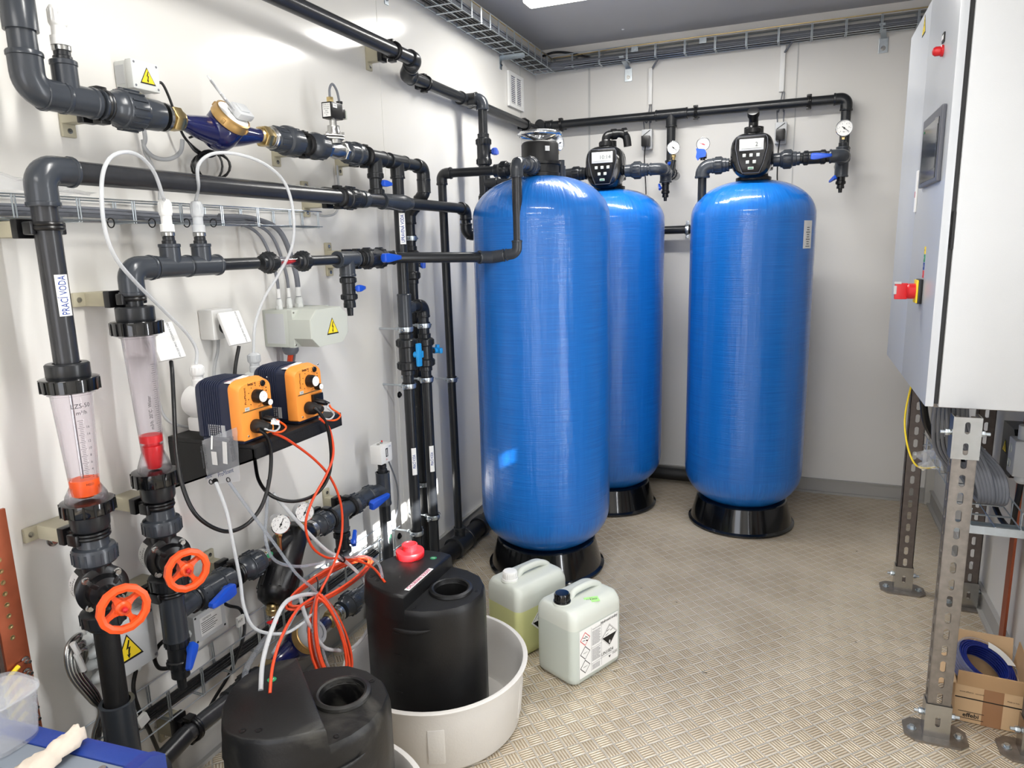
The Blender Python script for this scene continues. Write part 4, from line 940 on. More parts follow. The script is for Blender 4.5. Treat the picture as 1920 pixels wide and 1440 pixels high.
m=MB().mat('white').prism([(-Rd,0),(0,-Rd),(Rd,0),(0,Rd)],f,u,Z,.0006).mat('sign_black').prism([(-Rd+.008,0),(0,-Rd+.008),(Rd-.008,0)],f,u,Z,.001)
m.prism([(-Rd+.007,.001),(0,Rd-.006),(Rd-.007,.001),(Rd-.0085,.001),(0,Rd-.008),(-Rd+.0085,.001)],f,u,Z,.001); m.prism([(-.016,.008),(.0,.009),(.0,.012),(-.016,.011)],f,u,Z,.001); m.prism([(-.012,.016),(-.002,.024),(-.003,.026),(-.013,.018)],f,u,Z,.001)
m.build('hazard_label',None,t,smooth=0)

# ================================================================== tubs and dosing vats
def tub(c, label, R=.29, H=.22):
    c=Vector(c); m=MB(); m.lathe([(R*.80,0),(R*.87,.004),(R*.9,.016),(R*.955,H*.8),(R*.975,H-.012),(R*1.0,H-.008),(R*1.005,H-.002),(R*.995,H),(R*.955,H),(R*.945,H-.006),(R*.93,H*.75),(R*.875,.03),(R*.84,.018),(.02,.016),(.001,.016)],c,Z,72)
    t=thing('round_tub',label,'tub',c,'white round plastic tubs'); m.build('tub_shell','tub',t,smooth=45)
    for a in (.2,-1.1,-2.4): 
        m=MB(); d=V(math.cos(a),math.sin(a),0); m.box(c+d*R*.915+Z*.10,(.012,.05,.12),Matrix.Rotation(a,3,'Z')@Matrix.Rotation(.09,3,'Y'),bev=.005)
        m.build('side_rib','tub',t)
    return t
tub((.585,1.785,0),'large white round plastic tub under the black vat with the red cap')
tub((.60,1.105,0),'white round plastic tub at the bottom frame edge under the nearest black vat')
OUT=[(-.2,-.02),(-.192,.05),(-.165,.115),(-.13,.155),(-.09,.175),(-.04,.178),(0,.172),(.06,.163),(.115,.138),(.152,.09),(.172,.03),(.168,-.03),(.14,-.075),(.1,-.11),(.05,-.133),(0,-.142),(-.04,-.142),(-.07,-.137),(-.12,-.12),(-.165,-.09),(-.192,-.055)]
def vat(c, ang, label, mat, cap, txt=None, H=.495, dot=(-.04,.115)):
    c=Vector(c); u=V(math.cos(ang),math.sin(ang),0); v=V(-math.sin(ang),math.cos(ang),0)
    t=thing('dosing_vat',label,'vat',c,'black plastic dosing vats')
    zl=H-.045
    m=MB(); P=[Vector((x,y)) for x,y in OUT]; n=len(P)
    def bulge(p,z):   # rounder belly lower down
        s=1-.0*z; q=p.copy(); r=q.length; k=min(1,max(0,(H-.02-z)/.3)); return q*(1-k*.0)
    rings=[(.93,0),(.99,.012),(1.0,.04),(1.0,.30),(1.003,.303),(1.003,zl-.05),(.998,zl-.02),(.985,zl-.007),(.955,zl)]
    m.hull([(p.x,p.y) for p in P],c,u,v,Z,rings); m.f.pop(1); m.m.pop(1)
    hc0=(.068,.022); top=[(p.x*.955,p.y*.955) for p in P]; cir=[]
    for q in top:
        d_=Vector((q[0]-hc0[0],q[1]-hc0[1])).normalized(); cir.append((hc0[0]+d_.x*.052,hc0[1]+d_.y*.052))
    W3=lambda q,z: c+u*q[0]+v*q[1]+Z*z
    nn=len(top); m.add([W3(q,zl) for q in top]+[W3(q,zl) for q in cir]+[W3(q,.05) for q in cir],[(k,(k+1)%nn,nn+(k+1)%nn,nn+k) for k in range(nn)]+[(nn+k,nn+(k+1)%nn,2*nn+(k+1)%nn,2*nn+k) for k in range(nn)]+[list(range(2*nn,3*nn))])
    # raised half
    Q=[(x,y) for x,y in OUT if x<=-.0001]+[]
    left=[(x,y) for x,y in OUT if x<-.001]; idx=sorted(left,key=lambda q:math.atan2(q[1]-.02,q[0]+.06)%(2*PI))
    poly=[(.0,.168),(-.002,-.139)]+[q for q in sorted(left,key=lambda q:-(math.atan2(q[1]-.015,-(q[0]+.0))))][::-1]
    poly=[(-.002,-.139)]+[(-.04,-.142),(-.07,-.137),(-.12,-.12),(-.165,-.09),(-.192,-.055),(-.2,-.02),(-.192,.05),(-.165,.115),(-.13,.155),(-.09,.175),(-.04,.178),(0.0,.170)]
    cx=sum(q[0] for q in poly)/len(poly); cy=sum(q[1] for q in poly)/len(poly); o=c+u*cx+v*cy
    pl=[(q[0]-cx,q[1]-cy) for q in poly]
    m.hull(pl,o,u,v,Z,[(1.03,zl-.03),(1.01,zl-.004),(.99,zl+.01),(.98,H-.012),(.955,H-.003),(.92,H)])
    # grip dent: crescent ridge on the front side
    gd=V(-.25,-1,0).normalized()
    # graduation marks
    m.build('vat_body',mat,t,smooth=50)
    g=MB()
    for z,s in ((.375,'30'),(.305,'25   Liter'),(.245,'20'),(.185,'15')):
        q=c+u*.02+v*-.1435+Z*z; g.prism([(-.062,0),(-.04,0),(-.04,.002),(-.062,.002)],q,u,Z,.0016)
        if s!='30': g.text(s,q+u*(.02 if 'L' in s else -.012),u,Z,.02,lift=.0014,align='CENTER')
    g.build('volume_marks','black_matte',t,smooth=0)
    g=MB(); pts=[c+u*x+v*(-.141+.0+.0006*0)+Z*z for x,z in ((-.085,.395),(-.04,.388),(0,.386),(.04,.389),(.075,.397))]
    g.tube([p-v*.0+v*((abs((p-c).dot(u))**2)*2.2) for p in spline(pts,5)],[.001+.006*math.sin(PI*k/20) for k in range(21)],10); g.build('grip_ridge','black_matte',t)
    hc=c+u*.068+v*.022+Z*(zl-.003)
    g=MB(); g.lathe([(.066,0),(.068,.004),(.066,.01),(.058,.013),(.053,.011),(.051,-.0),(.05,-.002)],hc,Z,44,cap=False); g.build('filler_rim',mat,t)
    if cap:
        k=c+u*cap[0]+v*cap[1]+Z*H; g=MB(); g.lathe([(.045,-.002),(.046,.004),(.046,.018),(.044,.021),(.022,.022),(.021,.036),(.024,.037),(.024,.042),(.021,.043),(.019,.040),(.001,.040)],k,Z,44); ribs(g,k,Z,.0235,.0372,.0418,20,.003,.0012); g.build('screw_cap','red',t)
    d=c+u*dot[0]+v*dot[1]+Z*(H+.0002); g=MB().mat('green').lathe([(.0105,0),(.0105,.0006)],d,Z,24).mat('white'); g.text('OK',d,u,v,.009,lift=.0009); g.build('green_sticker',None,t,smooth=0)
    if txt:
        s=c+u*(-.012)+v*(-.03)+Z*(H+.001); g=MB().mat('white'); g.box(s+u*.002,(.016,.15,.0008),Matrix((u,v,Z)).transposed()); g.mat('ink_pink').text(txt,s+u*.002+Z*.0005,v,-u,.0175,lift=.0005,bold=.012,sx=.84); g.build('name_sticker',None,t,smooth=0)
    for q,hh in (((.0+.02,-.115),zl),((.145,.04),zl),((-.16,-.06),H),((-.13,-.075),H)):
        g=MB(); o=c+u*q[0]+v*q[1]+Z*hh; g.lathe([(.0065,-.001),(.0075,.0008),(.0045,.0012),(.004,-.0005),(.001,-.0006)],o,Z,16); g.build('small_port','black',t)
    return t
VAT2=V(.59,1.745,.019); VAT1=V(.625,1.15,.019); A_V1=math.radians(50)
vat(VAT2,0,'black plastic dosing vat with a red screw cap standing in the large white tub','vat_black_clean',(-.12,.105),'CHLORNAN SODNÝ')
vat(VAT1,A_V1,'black scuffed dosing vat without cap at the bottom of the frame','vat_black',None,None,dot=(-.075,.095))
# ================================================================== left wall: helpers
def zc_(px,py,x): return onx(px,py,x).z
def P3(*pts): return [onx(*q) for q in pts]
def pathx(*pts, n=7): return spline([onx(*q) for q in pts], n)
BR='beige brackets with black pipe clips on the left wall'
def bracket(x, y, z, r, label, vertical=False, tabs=(-1,), run=None):
    t=thing('pipe_bracket',label,'bracket',(0,y,z),BR); L=x-r-.022
    a,b=(Y,Z) if not vertical else (Z,Y)           # a thin direction, b tall direction
    p=V(0,y,z); R3=Matrix((X,a,b)).transposed() if not vertical else Matrix((X,b,a)).transposed()
    def bx(m,c,sx,sa,sb,bev=0): m.box(c,(sx,sa,sb) if not vertical else (sx,sb,sa),None,bev)
    m=MB(); bx(m,p+X*(L/2),L,.034,.062,.004)
    for s_ in tabs: bx(m,p+X*.005+b*s_*.043,.010,.034,.034,.003)
    m.build('bracket_arm','beige',t)
    for s_ in tabs:
        q=MB(); c=p+X*.010+b*s_*.046; q.lathe([(.0065,0),(.006,.002),(.003,.0022),(.0025,.001)],c,X,14); q.build('screw','steel',t)
    m=snap_clip(V(x,y,z),Y if not vertical else Z,X,r,''); c=V(L-.004,y,z); bx(m,c,.02,.04,.07,.003); m.build('clip','black',t)
    return t
def cyl_text(m, txt, o, r, ang, z, size, rot=0, bold=0, sx=1, lift=.0005):
    """text wrapped on an upright cylinder; ang = direction (radians) of its middle; rot 90 = reads upward"""
    q=MB().finetext(txt,size,bold,sx); c,s=math.cos(rot),math.sin(rot)
    vs=[]
    for v in q.v:
        x,y=v.x*c-v.y*s, v.x*s+v.y*c; a=ang+x/r; vs.append(V(o[0]+(r+lift)*math.cos(a),o[1]+(r+lift)*math.sin(a),z+y))
    return m.add(vs,q.f)
def cyl_patch(m, o, r, ang, w, z0, z1, lift=.0004, K=8, th=.0004):
    vs=[]
    for rr in (r+lift-th,r+lift):
        for z in (z0,z1):
            for k in range(K+1): a=ang+(k/K-.5)*w/r; vs.append(V(o[0]+rr*math.cos(a),o[1]+rr*math.sin(a),z))
    n=K+1; return m.add(vs,[(2*n+k,2*n+k+1,3*n+k+1,3*n+k) for k in range(K)])
def camang(x,y,off=0): return math.atan2(CAM.y-y,CAM.x-x)+off
def wrap_label(o, r, ang, zc, L, txt, size, ink, bold=.01, sx=1, name='pipe_label', label='', grp='pipe name labels'):
    m=MB().mat('white'); cyl_patch(m,o,r,ang,size*1.25,zc-L/2,zc+L/2); m.mat(ink); cyl_text(m,txt,o,r,ang,zc,size,PI/2,bold,sx); return m.build('text_label',None,None,smooth=0) if False else m

# ================================================================== run U (top-left line with the water meter)
xU,zU=.125,1.826; r=.0265
yU=lambda px:y_at(px,xU,zU)
t=thing('inlet_pipe_run','thick grey pipe at the top left corner turning right toward the water meter','pipe',(xU,yU(60),zU-.05))
y0=yU(56); pipe_mb((xU,y0,zU+.07),(xU,y0,ROOM_H-.02),r).build('pipe','pvc',t)
MB().lathe([(r*1.2,0),(r*1.22,.1),(r*1.12,.105)],(xU,y0,zU+.115),Z,24).build('coupling','pvc',t)
elbow_mb((xU,y0,zU),Z,Y,r,L=.075,k=1.2).build('elbow','pvc',t)
yt=yU(128); pipe_mb((xU,y0+.07,zU),(xU,yt-.05,zU),r*1.05).build('pipe','pvc',t)
tee_mb((xU,yt,zU),Y,Z,r,L=.06,Lb=.075,k=1.2,rb=.021).build('tee','pvc',t)
pipe_mb((xU,yt+.04,zU),(xU,yU(215),zU),r).build('pipe','pvc_dark',t)
def injector(p, r, label, mat='tube_milky', tubeup=True):
    t=thing('injection_valve',label,'dosing valve',p,'translucent dosing valves on the pipes'); o=Vector(p)
    MB().lathe([(r*1.15,-.004),(r*1.15,.006),(r*1.0,.008),(r,.016)],o,Z,20).build('threaded_base','pvc_dark',t)
    MB().lathe([(r*.98,.016),(r*1.12,.018),(r*1.12,.026),(r*.98,.028)],o,Z,20).build('steel_ring','steel',t)
    m=MB(); m.lathe([(r*1.15,.028),(r*1.15,.046),(r*.9,.047),(r*.88,.066),(r*1.0,.068),(r*1.08,.072),(r*1.02,.1),(r*.8,.106),(r*.35,.108),(.001,.108)],o,Z,20); ribs(m,o,Z,r*1.05,.074,.098,14,.002,.001); m.build('valve_cap',mat,t); return t
injector((xU,yt,zU+.078),.0165,'white dosing valve on top of the tee at the top left',mat='white')
bracket(xU,yU(192),zU,r,'beige bracket with clip left of the first union on the upper pipe')
t=thing('union_coupling','large grey ribbed union left of the blue water meter','union',(xU,yU(235),zU),'ribbed grey pipe unions')
union_mb((xU,yU(238),zU),Y,.027,L=.075,big=1.68).build('union_nut','pvc',t)
MB().lathe([(.036,0),(.037,.005),(.036,.05),(.034,.054)],(xU,yU(262),zU),Y,28).build('socket','pvc',t)
MB().lathe([(.0345,0),(.0345,.008),(.03,.012)],(xU,yU(304),zU),Y,28).build('steel_ring','steel',t)
# water meter
def meter(c, ax, w, label, s=1.0, lidopen=True, dial=None, Ln=.30):
    """c centre on the pipe, w = pipe direction, ax = direction the dial faces"""
    t=thing('water_meter',label,'water meter',c,'blue cast water meters'); w=Vector(w).normalized(); ax=Vector(ax).normalized(); c=Vector(c)
    h=Ln/2
    for d,nm in ((-1,'left'),(1,'right')):
        m=MB(); o=c+w*d*(h-.022); hexnut_mb(o,w,.031*s,.028,m); hexnut_mb(o+w*d*.02,w,.026*s,.012,m); m.lathe([(.021*s,-.024),(.024*s,-.02),(.024*s,.02),(.0215*s,.024)],o,w,20); m.build('hex_nut','brass',t)
    m=MB(); K=13; pts=[]; rr=[]
    for k in range(K):
        f=k/(K-1)*2-1; pts.append(c+w*f*(h-.035)-ax*.013*s*(1-f*f)); rr.append((.0205+.0215*max(0,1-abs(f)*1.25)**.8)*s)
    m.tube(pts,rr,24)
    o=c-ax*.030*s; m.lathe([(.006*s,-.030*s),(.028*s,-.026*s),(.044*s,-.008),(.050*s,.014*s),(.050*s,.052*s),(.046*s,.056*s)],o,ax,36); m.build('meter_body','enamel',t,smooth=60)
    o=c+ax*.026*s; m=MB(); m.lathe([(.049*s,0),(.052*s,.002),(.052*s,.014*s),(.050*s,.018*s),(.050*s,.026*s),(.046*s,.028*s),(.043*s,.024*s)],o,ax,40)
    a,b,_=frame(ax)
    for k in range(4):
        an=k*PI/2+.4; u=a*math.cos(an)+b*math.sin(an); m.box(o+u*.052*s+ax*.012*s,(.006,.010,.012),Matrix((u,ax.cross(u),ax)).transposed(),bev=.001)
    m.build('brass_ring','bronze',t)
    m=MB(); m.lathe([(.045*s,.0),(.045*s,.002),(.001,.003)],o+ax*.024*s,ax,36); m.build('dial','white',t)
    if lidopen:
        # pulse head on the near right half, lid flipped open over the left
        q=o+ax*.033*s+w*.018*s+(a if a.dot(X)>0 else -a)*.0; m=MB(); R_=Matrix((w,ax.cross(w),ax)).transposed()
        m.box(q+ax*.006,(.056*s,.05*s,.022*s),R_,bev=.008); m.box(q+ax*.017*s-w*.004,(.03*s,.03*s,.006),R_,bev=.002); m.build('pulse_head','light_grey',t)
        m=MB(); hg=o+ax*.03*s-w*.012*s; tilt=Matrix.Rotation(math.radians(-35),3,ax.cross(w)); 
        m.tube(spline([o+ax*.03*s+w*.02*s,hg+ax*.012,hg-w*.02*s+ax*.02]),.004,8)
        lo=hg-w*.028*s+ax*.024*s; lw=(-w+ax*.55).normalized(); ln=lw.cross(ax.cross(w)).normalized(); sd=ax.cross(w)
        for k in (-1,1): m.tube(spline([lo,lo+lw*.02+sd*k*.02,lo+lw*.055+sd*k*.032,lo+lw*.082+sd*k*.022]),.0036,8)
        m.box(lo+lw*.074+sd*.026,(.03,.016,.004),Matrix((lw,sd,lw.cross(sd))).transposed(),bev=.001); m.box(lo+lw*.05-sd*.03,(.045,.014,.004),Matrix((lw,sd,lw.cross(sd))).transposed(),bev=.001); m.box(lo+lw*.014,(.026,.03,.003),Matrix((lw,sd,lw.cross(sd))).transposed(),bev=.001); m.build('open_lid','light_grey',t)
    else:
        m=MB(); m.lathe([(.044*s,.026*s),(.047*s,.03*s),(.047*s,.044*s),(.043*s,.05*s),(.001,.052*s)],o,ax,36); m.build('cover','light_grey',t)
        m=MB(); m.torus(o+ax*.052*s,ax,.03*s,.0015,30,6); m.build('cover_ring','cable_grey',t)
    return t
ya,yb=yU(313),yU(505); meter((xU,(ya+yb)/2,zU),(.76,.06,.65),Y,'navy blue water meter with brass ring and open grey lid on the upper pipe',1.0,True,Ln=yb-ya)
yb=yU(505)
t=thing('union_coupling','long grey ribbed union right of the upper blue water meter','union',(xU,yU(540),zU),'ribbed grey pipe unions')
MB().lathe([(.026,0),(.030,.002),(.030,.006),(.033,.008),(.033,.02)],(xU,yb-.002,zU),Y,28).build('steel_ring','steel',t)
m=MB(); u0=yb+.014; L=yU(562)-u0; m.lathe([(.034,0),(.036,.003),(.037,L*.38),(.044,L*.42),(.0455,L*.5),(.0455,L*.6),(.042,L*.62),(.041,L*.86),(.034,L*.9),(.031,L)],(xU,u0,zU),Y,28); ribs(m,(xU,u0,zU),Y,.041,L*.63,L*.85,16,.004,.0015); ribs(m,(xU,u0,zU),Y,.0365,L*.05,L*.36,12,.004,.0012); m.build('union_nut','pvc',t)
bracket(xU,yU(573),zU,.028,'beige bracket with clip between the two unions right of the upper water meter')
t=thing('union_coupling','grey ribbed union left of the steel solenoid valve','union',(xU,yU(590),zU),'ribbed grey pipe unions')
m=MB(); u0=yU(578); L=yU(609)-u0; m.lathe([(.03,0),(.034,.004),(.041,L*.25),(.043,L*.3),(.043,L*.45),(.039,L*.5),(.039,L*.85),(.03,L*.92),(.028,L)],(xU,u0,zU),Y,28); ribs(m,(xU,u0,zU),Y,.039,L*.5,L*.84,16,.004,.0015); m.build('union_nut','pvc',t)
# solenoid valve
ys=yU(628); t=thing('solenoid_valve','stainless solenoid valve with black coil box and white label on the upper pipe','solenoid valve',(xU,ys,zU)); c=V(xU,ys,zU)
m=MB(); L=.062
for s_ in (-1,1): hexnut_mb(c+Y*s_*(L-.012),Y,.030,.024,m); m.lathe([(.02,L),(.023,L+.001),(.023,L+.01)],c,Y*s_,20)
m.tube([c-Y*.05,c-Y*.025,c,c+Y*.025,c+Y*.05],[.022,.025,.029,.025,.022],20); m.build('valve_body','steel',t)
m=MB(); m.box(c+Z*.036,(.062,.062,.007),Matrix.Rotation(PI/4,3,'Z'),bev=.003); m.box(c+Z*.045,(.062,.062,.006),Matrix.Rotation(PI/4,3,'Z'),bev=.003); m.lathe([(.026,.02),(.026,.034)],c,Z,24); m.lathe([(.022,.048),(.022,.06),(.02,.064),(.02,.078),(.012,.08),(.012,.105)],c,Z,24)
for k in range(4): a=k*PI/2; m.lathe([(.0055,.048),(.0055,.054)],c+V(.036*math.cos(a),.036*math.sin(a),0),Z,6)
m.build('bonnet','steel',t)
m=MB(); cc=c+Z*.124; m.box(cc,(.04,.062,.052),bev=.003); m.build('coil_box','black',t)
m=MB().mat('white').box(cc+V(0,-.0315,0),(.030,.001,.042)).box(cc+V(.0205,-.012,.014),(.001,.022,.012)).mat('sign_black'); 
for k,s in enumerate(('MODEL 2W1','DN 25 24V','14W 50Hz','IP65','0-1 MPa','CE')): m.text(s,cc+V(0,-.0321,.016-k*.0064),X,Z,.0052,lift=.0004)
m.text('SV01',cc+V(.0211,-.012,.014),Y,Z,.008,lift=.0004); m.build('type_label',None,t,smooth=0)
m=MB(); hexnut_mb(cc+V(0,-.008,.034),Z,.012,.018,m); m.build('brass_nut','brass',t)
m=MB(); m.box(cc+V(0,.046,.0),(.024,.026,.03),bev=.003); m.lathe([(.009,.015),(.009,.03),(.011,.032),(.011,.038)],cc+V(0,.044,0),Z,16); m.build('connector','black',t)
MB().box(cc+V(.004,.061,-.004),(.022,.005,.028),bev=.001).build('connector_cover','greygreen_plastic',t)
tag(MB().tube(spline([cc+V(0,-.008,.042),cc+V(0,-.006,.07),cc+V(0,.012,.088),cc+V(0,.034,.07),cc+V(0,.044,.036)]),.004,8).build('valve_cable','cable_grey'),'short grey cable arching over the solenoid valve','cable')
t=thing('union_coupling','grey ribbed union right of the steel solenoid valve','union',(xU,yU(660),zU),'ribbed grey pipe unions')
m=MB(); u0=yU(646); L=yU(678)-u0; m.lathe([(.028,0),(.03,L*.05),(.036,L*.1),(.036,L*.5),(.041,L*.54),(.041,L*.68),(.036,L*.72),(.034,L*.95),(.03,L)],(xU,u0,zU),Y,28); ribs(m,(xU,u0,zU),Y,.036,L*.12,L*.5,16,.004,.0015); m.build('union_nut','pvc',t)
bracket(xU,yU(686),zU,.027,'beige bracket with clip right of the solenoid valve on the upper pipe')
t=thing('distribution_pipe','black pipe with two tees and an end elbow right of the solenoid valve','pipe',(xU,yU(740),zU-.1))
ytA=yU(702); ytB=y_at(744,xU,zU); yE=y_at(793,xU,zU); rr=.0225
pipe_mb((xU,yU(684),zU),(xU,yE-.05,zU),rr).build('pipe','pvc_dark',t)
tee_mb((xU,ytA,zU),Y,-Z,rr,L=.06,Lb=.062).build('tee','pvc_dark',t); tee_mb((xU,ytB,zU),Y,-Z,rr,L=.06,Lb=.062).build('tee','pvc_dark',t)
elbow_mb((xU,yE,zU),-Y,-Z,rr,L=.055).build('elbow','pvc_dark',t)
zz=z_at(345,xU,ytA); pipe_mb((xU,ytA,zU-.05),(xU,ytA,1.70),.016).build('pipe','pvc_dark',t)
ball_valve(V(xU,ytA,zz),-Z,.0165,X,(.1,1,0),'small ball valve with blue handle hanging from the first upper tee',Ls=.75,big=1.75)
# vertical A: straight down
zA=0.02; t=thing('downpipe','tall black downpipe beginning at the second upper tee, nearest of the downpipes','pipe',(xU,ytB,.02),'tall black downpipes')
pipe_mb((xU,ytB,zU-.05),(xU,ytB,.05),rr).build('pipe','pvc_dark',t)
z1=z_at(560,xU,ytB); z2=z_at(603,xU,ytB); zm=z_at(578,xU,ytB); yB2=y_at(793,xU,zm)
MB().lathe([(rr*1.25,0),(rr*1.3,.003),(rr*1.25,.008),(rr*1.25,z1-z2+.03),(rr*1.3,z1-z2+.036),(rr*1.15,z1-z2+.04)],(xU,ytB,z2-.02),Z,24).lathe([(rr*1.2,0),(rr*1.2,.05)],(xU,ytB,zm),Y,20).build('tee','pvc',t)
t=thing('downpipe','black downpipe branching off by an elbow right of the nearest downpipe','pipe',(xU,yB2,.02),'tall black downpipes')
pipe_mb((xU,ytB+.045,zm),(xU,yB2-.02,zm),rr*.95).build('pipe','pvc_dark',t); elbow_mb((xU,yB2,zm),-Y,-Z,rr*.98,L=.05).build('elbow','pvc_dark',t); pipe_mb((xU,yB2,zm-.03),(xU,yB2,.05),rr*.98).build('pipe','pvc_dark',t)
za=z_at(664,xU,ytB); zb=z_at(660,xU,yB2)
t=ball_valve(V(xU,ytB,za),Z,.0235,(.95,.1,0),Z,'black double-union ball valve with upright cyan handle on the nearest downpipe',body='pvc_dark',handle='cyan_handle',L=.085,Ls=.01,big=1.75)
for o in [o for o in t.children if o.name.startswith('handle')]: bpy.data.objects.remove(o)
def thandle(c,st,al,L,w,t):
    m=MB(); st=Vector(st).normalized(); al=Vector(al).normalized(); sd=st.cross(al); o=Vector(c)+st*.047; m.cyl(o-st*.008,o+st*.012,.013,seg=16); m.box(o+st*.012,(L,w,.016),Matrix((al,sd,st)).transposed(),bev=.005); m.box(o+st*.012-sd*w*.7,(L*.3,w*.7,.014),Matrix((al,sd,st)).transposed(),bev=.004); m.build('handle','cyan_handle',t)
thandle(V(xU,ytB,za),(.95,-.1,0),Z,.095,.024,t)
t=ball_valve(V(xU,yB2,zb),Z,.0225,(.5,.86,0),(.86,-.5,0),'black double-union ball valve with sideways cyan handle on the second downpipe',body='pvc_dark',handle='cyan_handle',L=.08,Ls=.01,big=1.7)
for o in [o for o in t.children if o.name.startswith('handle')]: bpy.data.objects.remove(o)
thandle(V(xU,yB2,zb)+V(.0,.01,0),(.45,.9,0),(.9,-.45,0),.06,.024,t)
# vertical C: from the end elbow, jogging to the wall
xC=.05; yC=yE; t=thing('downpipe','black downpipe from the end elbow, jogging back to the wall behind the others','pipe',(xC,yC,.02),'tall black downpipes')
zj=z_at(362,xU,yC); zk=z_at(402,xC,yC)
pipe_mb((xU,yC,zU-.05),(xU,yC,zj),rr*.95).build('pipe','pvc_dark',t); MB().lathe([(rr*1.25,0),(rr*1.3,.002),(rr*1.25,.006),(rr*1.25,.05)],(xU,yC,zj),Z,22).build('coupling','pvc_dark',t)
elbow_mb((xU,yC,zj),Z,(xC-xU,0,zk-zj),rr*.95,L=.04).build('elbow','pvc_dark',t); pipe_mb((xU,yC,zj),(xC,yC,zk),rr*.95).build('pipe','pvc_dark',t)
elbow_mb((xC,yC,zk),-Z,(xU-xC,0,zj-zk),rr*.95,L=.04).build('elbow','pvc_dark',t); pipe_mb((xC,yC,zk-.02),(xC,yC,.05),rr*.9).build('pipe','pvc_dark',t)
zv_=z_at(497,xC,yC); ball_valve(V(xC,yC,zv_),Z,.02,(.7,.7,0),(.2,.9,.1),'black ball valve with blue lever on the jogged downpipe behind the others',L=.08,Ls=.6,big=1.6)
DP=[o for o in COL.objects if o.name.split('.')[0]=='downpipe']
def lab(p,px1,py0,py1,txt,size,o,r,label,ink='ink_blue',off=0,sx=1):
    z0,z1=z_at(py1,o[0],o[1]),z_at(py0,o[0],o[1]); m=wrap_label(o,r,camang(o[0],o[1],off),(z0+z1)/2,z1-z0,txt,size,ink,.02,sx); ob=m.build('pipe_label',None,None,smooth=0); absorb(ob,p); return ob
lab(DP[0],0,400,458,'UPRAVENÁ VODA',.021,(xU,ytB),rr,'white label with blue upright lettering high on the nearest downpipe',sx=.62,off=.45)
lab(DP[0],0,838,888,'PRACÍ VODA',.017,(xU,ytB),rr,'white label with blue lettering low on the nearest downpipe',sx=.6,off=.3)
lab(DP[1],0,834,882,'PRACÍ VODA',.017,(xU,yB2),rr*.98,'white label with blue lettering low on the second downpipe',sx=.6,off=.35)
def dclamp(px_y,py,x,y,r,label,out=X): split_clamp((x,y,z_at(py,x,y)),Z,out,r,label,rod=x-r-.001)
dclamp(0,617,xU,ytB,rr,'galvanised clamp above the cyan-handled valve on the nearest downpipe')
dclamp(0,723,xU,ytB,rr,'galvanised clamp just below the cyan-handled valve on the nearest downpipe')
dclamp(0,998,xU,ytB,rr,'galvanised clamp low on the nearest downpipe behind the red cap')
dclamp(0,610,xU,yB2,rr,'galvanised clamp under the elbow of the second downpipe')
dclamp(0,711,xU,yB2,rr,'galvanised clamp below the valve on the second downpipe')
dclamp(0,968,xU,yB2,rr,'galvanised clamp low on the second downpipe')
dclamp(0,447,xC,yC,rr*.9,'galvanised clamp on the jogged downpipe under its upper elbow')
dclamp(0,907,xC,yC,rr*.9,'galvanised clamp low on the jogged downpipe')

# ================================================================== run M (long middle pipe) with flow meter 1
xM,zM=.147,1.670; y1=y_at(72,xM,zM); r=.025
yM=lambda px:y_at(px,xM,zM)
t=thing('main_pipe_run','long black horizontal pipe at mid height with a big elbow at its left end','pipe',(xM,y1,zM-.1))
elbow_mb((xM,y1,zM),Y,-Z,r,L=.073,k=1.22).build('elbow','pvc',t)
pipe_mb((xM,y1+.05,zM),(xM,yM(712),zM),r).build('pipe','pipe',t)
zt_=z_at(682,xM+.005,y1); pipe_mb((xM,y1,zM-.05),(xM,y1,zt_),r).build('pipe','pipe',t)
bracket(xM,yM(637),zM,r,'beige bracket with clip left of the union on the long middle pipe',tabs=(-1,1))
union_mb((xM,yM(654),zM),Y,r,L=.062,big=1.5).build('union','pvc_dark',t)
MB().lathe([(.030,0),(.031,.003),(.030,.03)],(xM,yM(676),zM),Y,24).build('coupling','pvc',t)
ym1,ym2=yM(715),yM(768); MB().lathe([(.030,0),(.031,.002),(.030,.006),(.030,(ym2-ym1)*.6),(.0325,(ym2-ym1)*.65),(.031,(ym2-ym1)*.8),(.0235,ym2-ym1)],(xM,ym1,zM),Y,24).build('reducer','pvc',t)
ye=yM(873); pipe_mb((xM,ym2-.01,zM),(xM,ye-.03,zM),.0225).build('pipe','pvc_dark',t)
elbow_mb((xM,ye,zM),-Y,-Z,.0225,L=.05).build('elbow','pvc_dark',t); ze=z_at(440,xM,ye)
pipe_mb((xM,ye,zM-.04),(xM,ye,ze+.03),.0225).build('pipe','pvc_dark',t); elbow_mb((xM,ye,ze),Z,(.8,.6,0),.0225,L=.05).build('elbow','pvc_dark',t)
pipe_mb((xM,ye,ze),(xM+.055,ye+.041,ze),.0225).build('pipe','pvc_dark',t)
bracket(xM,y1,z_at(428,xM,y1),r,'beige bracket with clip on the upright pipe below the big left elbow',vertical=True)
z0,z1=z_at(592,xM,y1),z_at(515,xM,y1); m=wrap_label((xM,y1),r,camang(xM,y1,.55),(z0+z1)/2,z1-z0,'PRACÍ VODA',.0225,'ink_blue',.01,.62)
absorb(m.build('pipe_label',None,None,smooth=0),next(o for o in COL.objects if o.name=='main_pipe_run'))
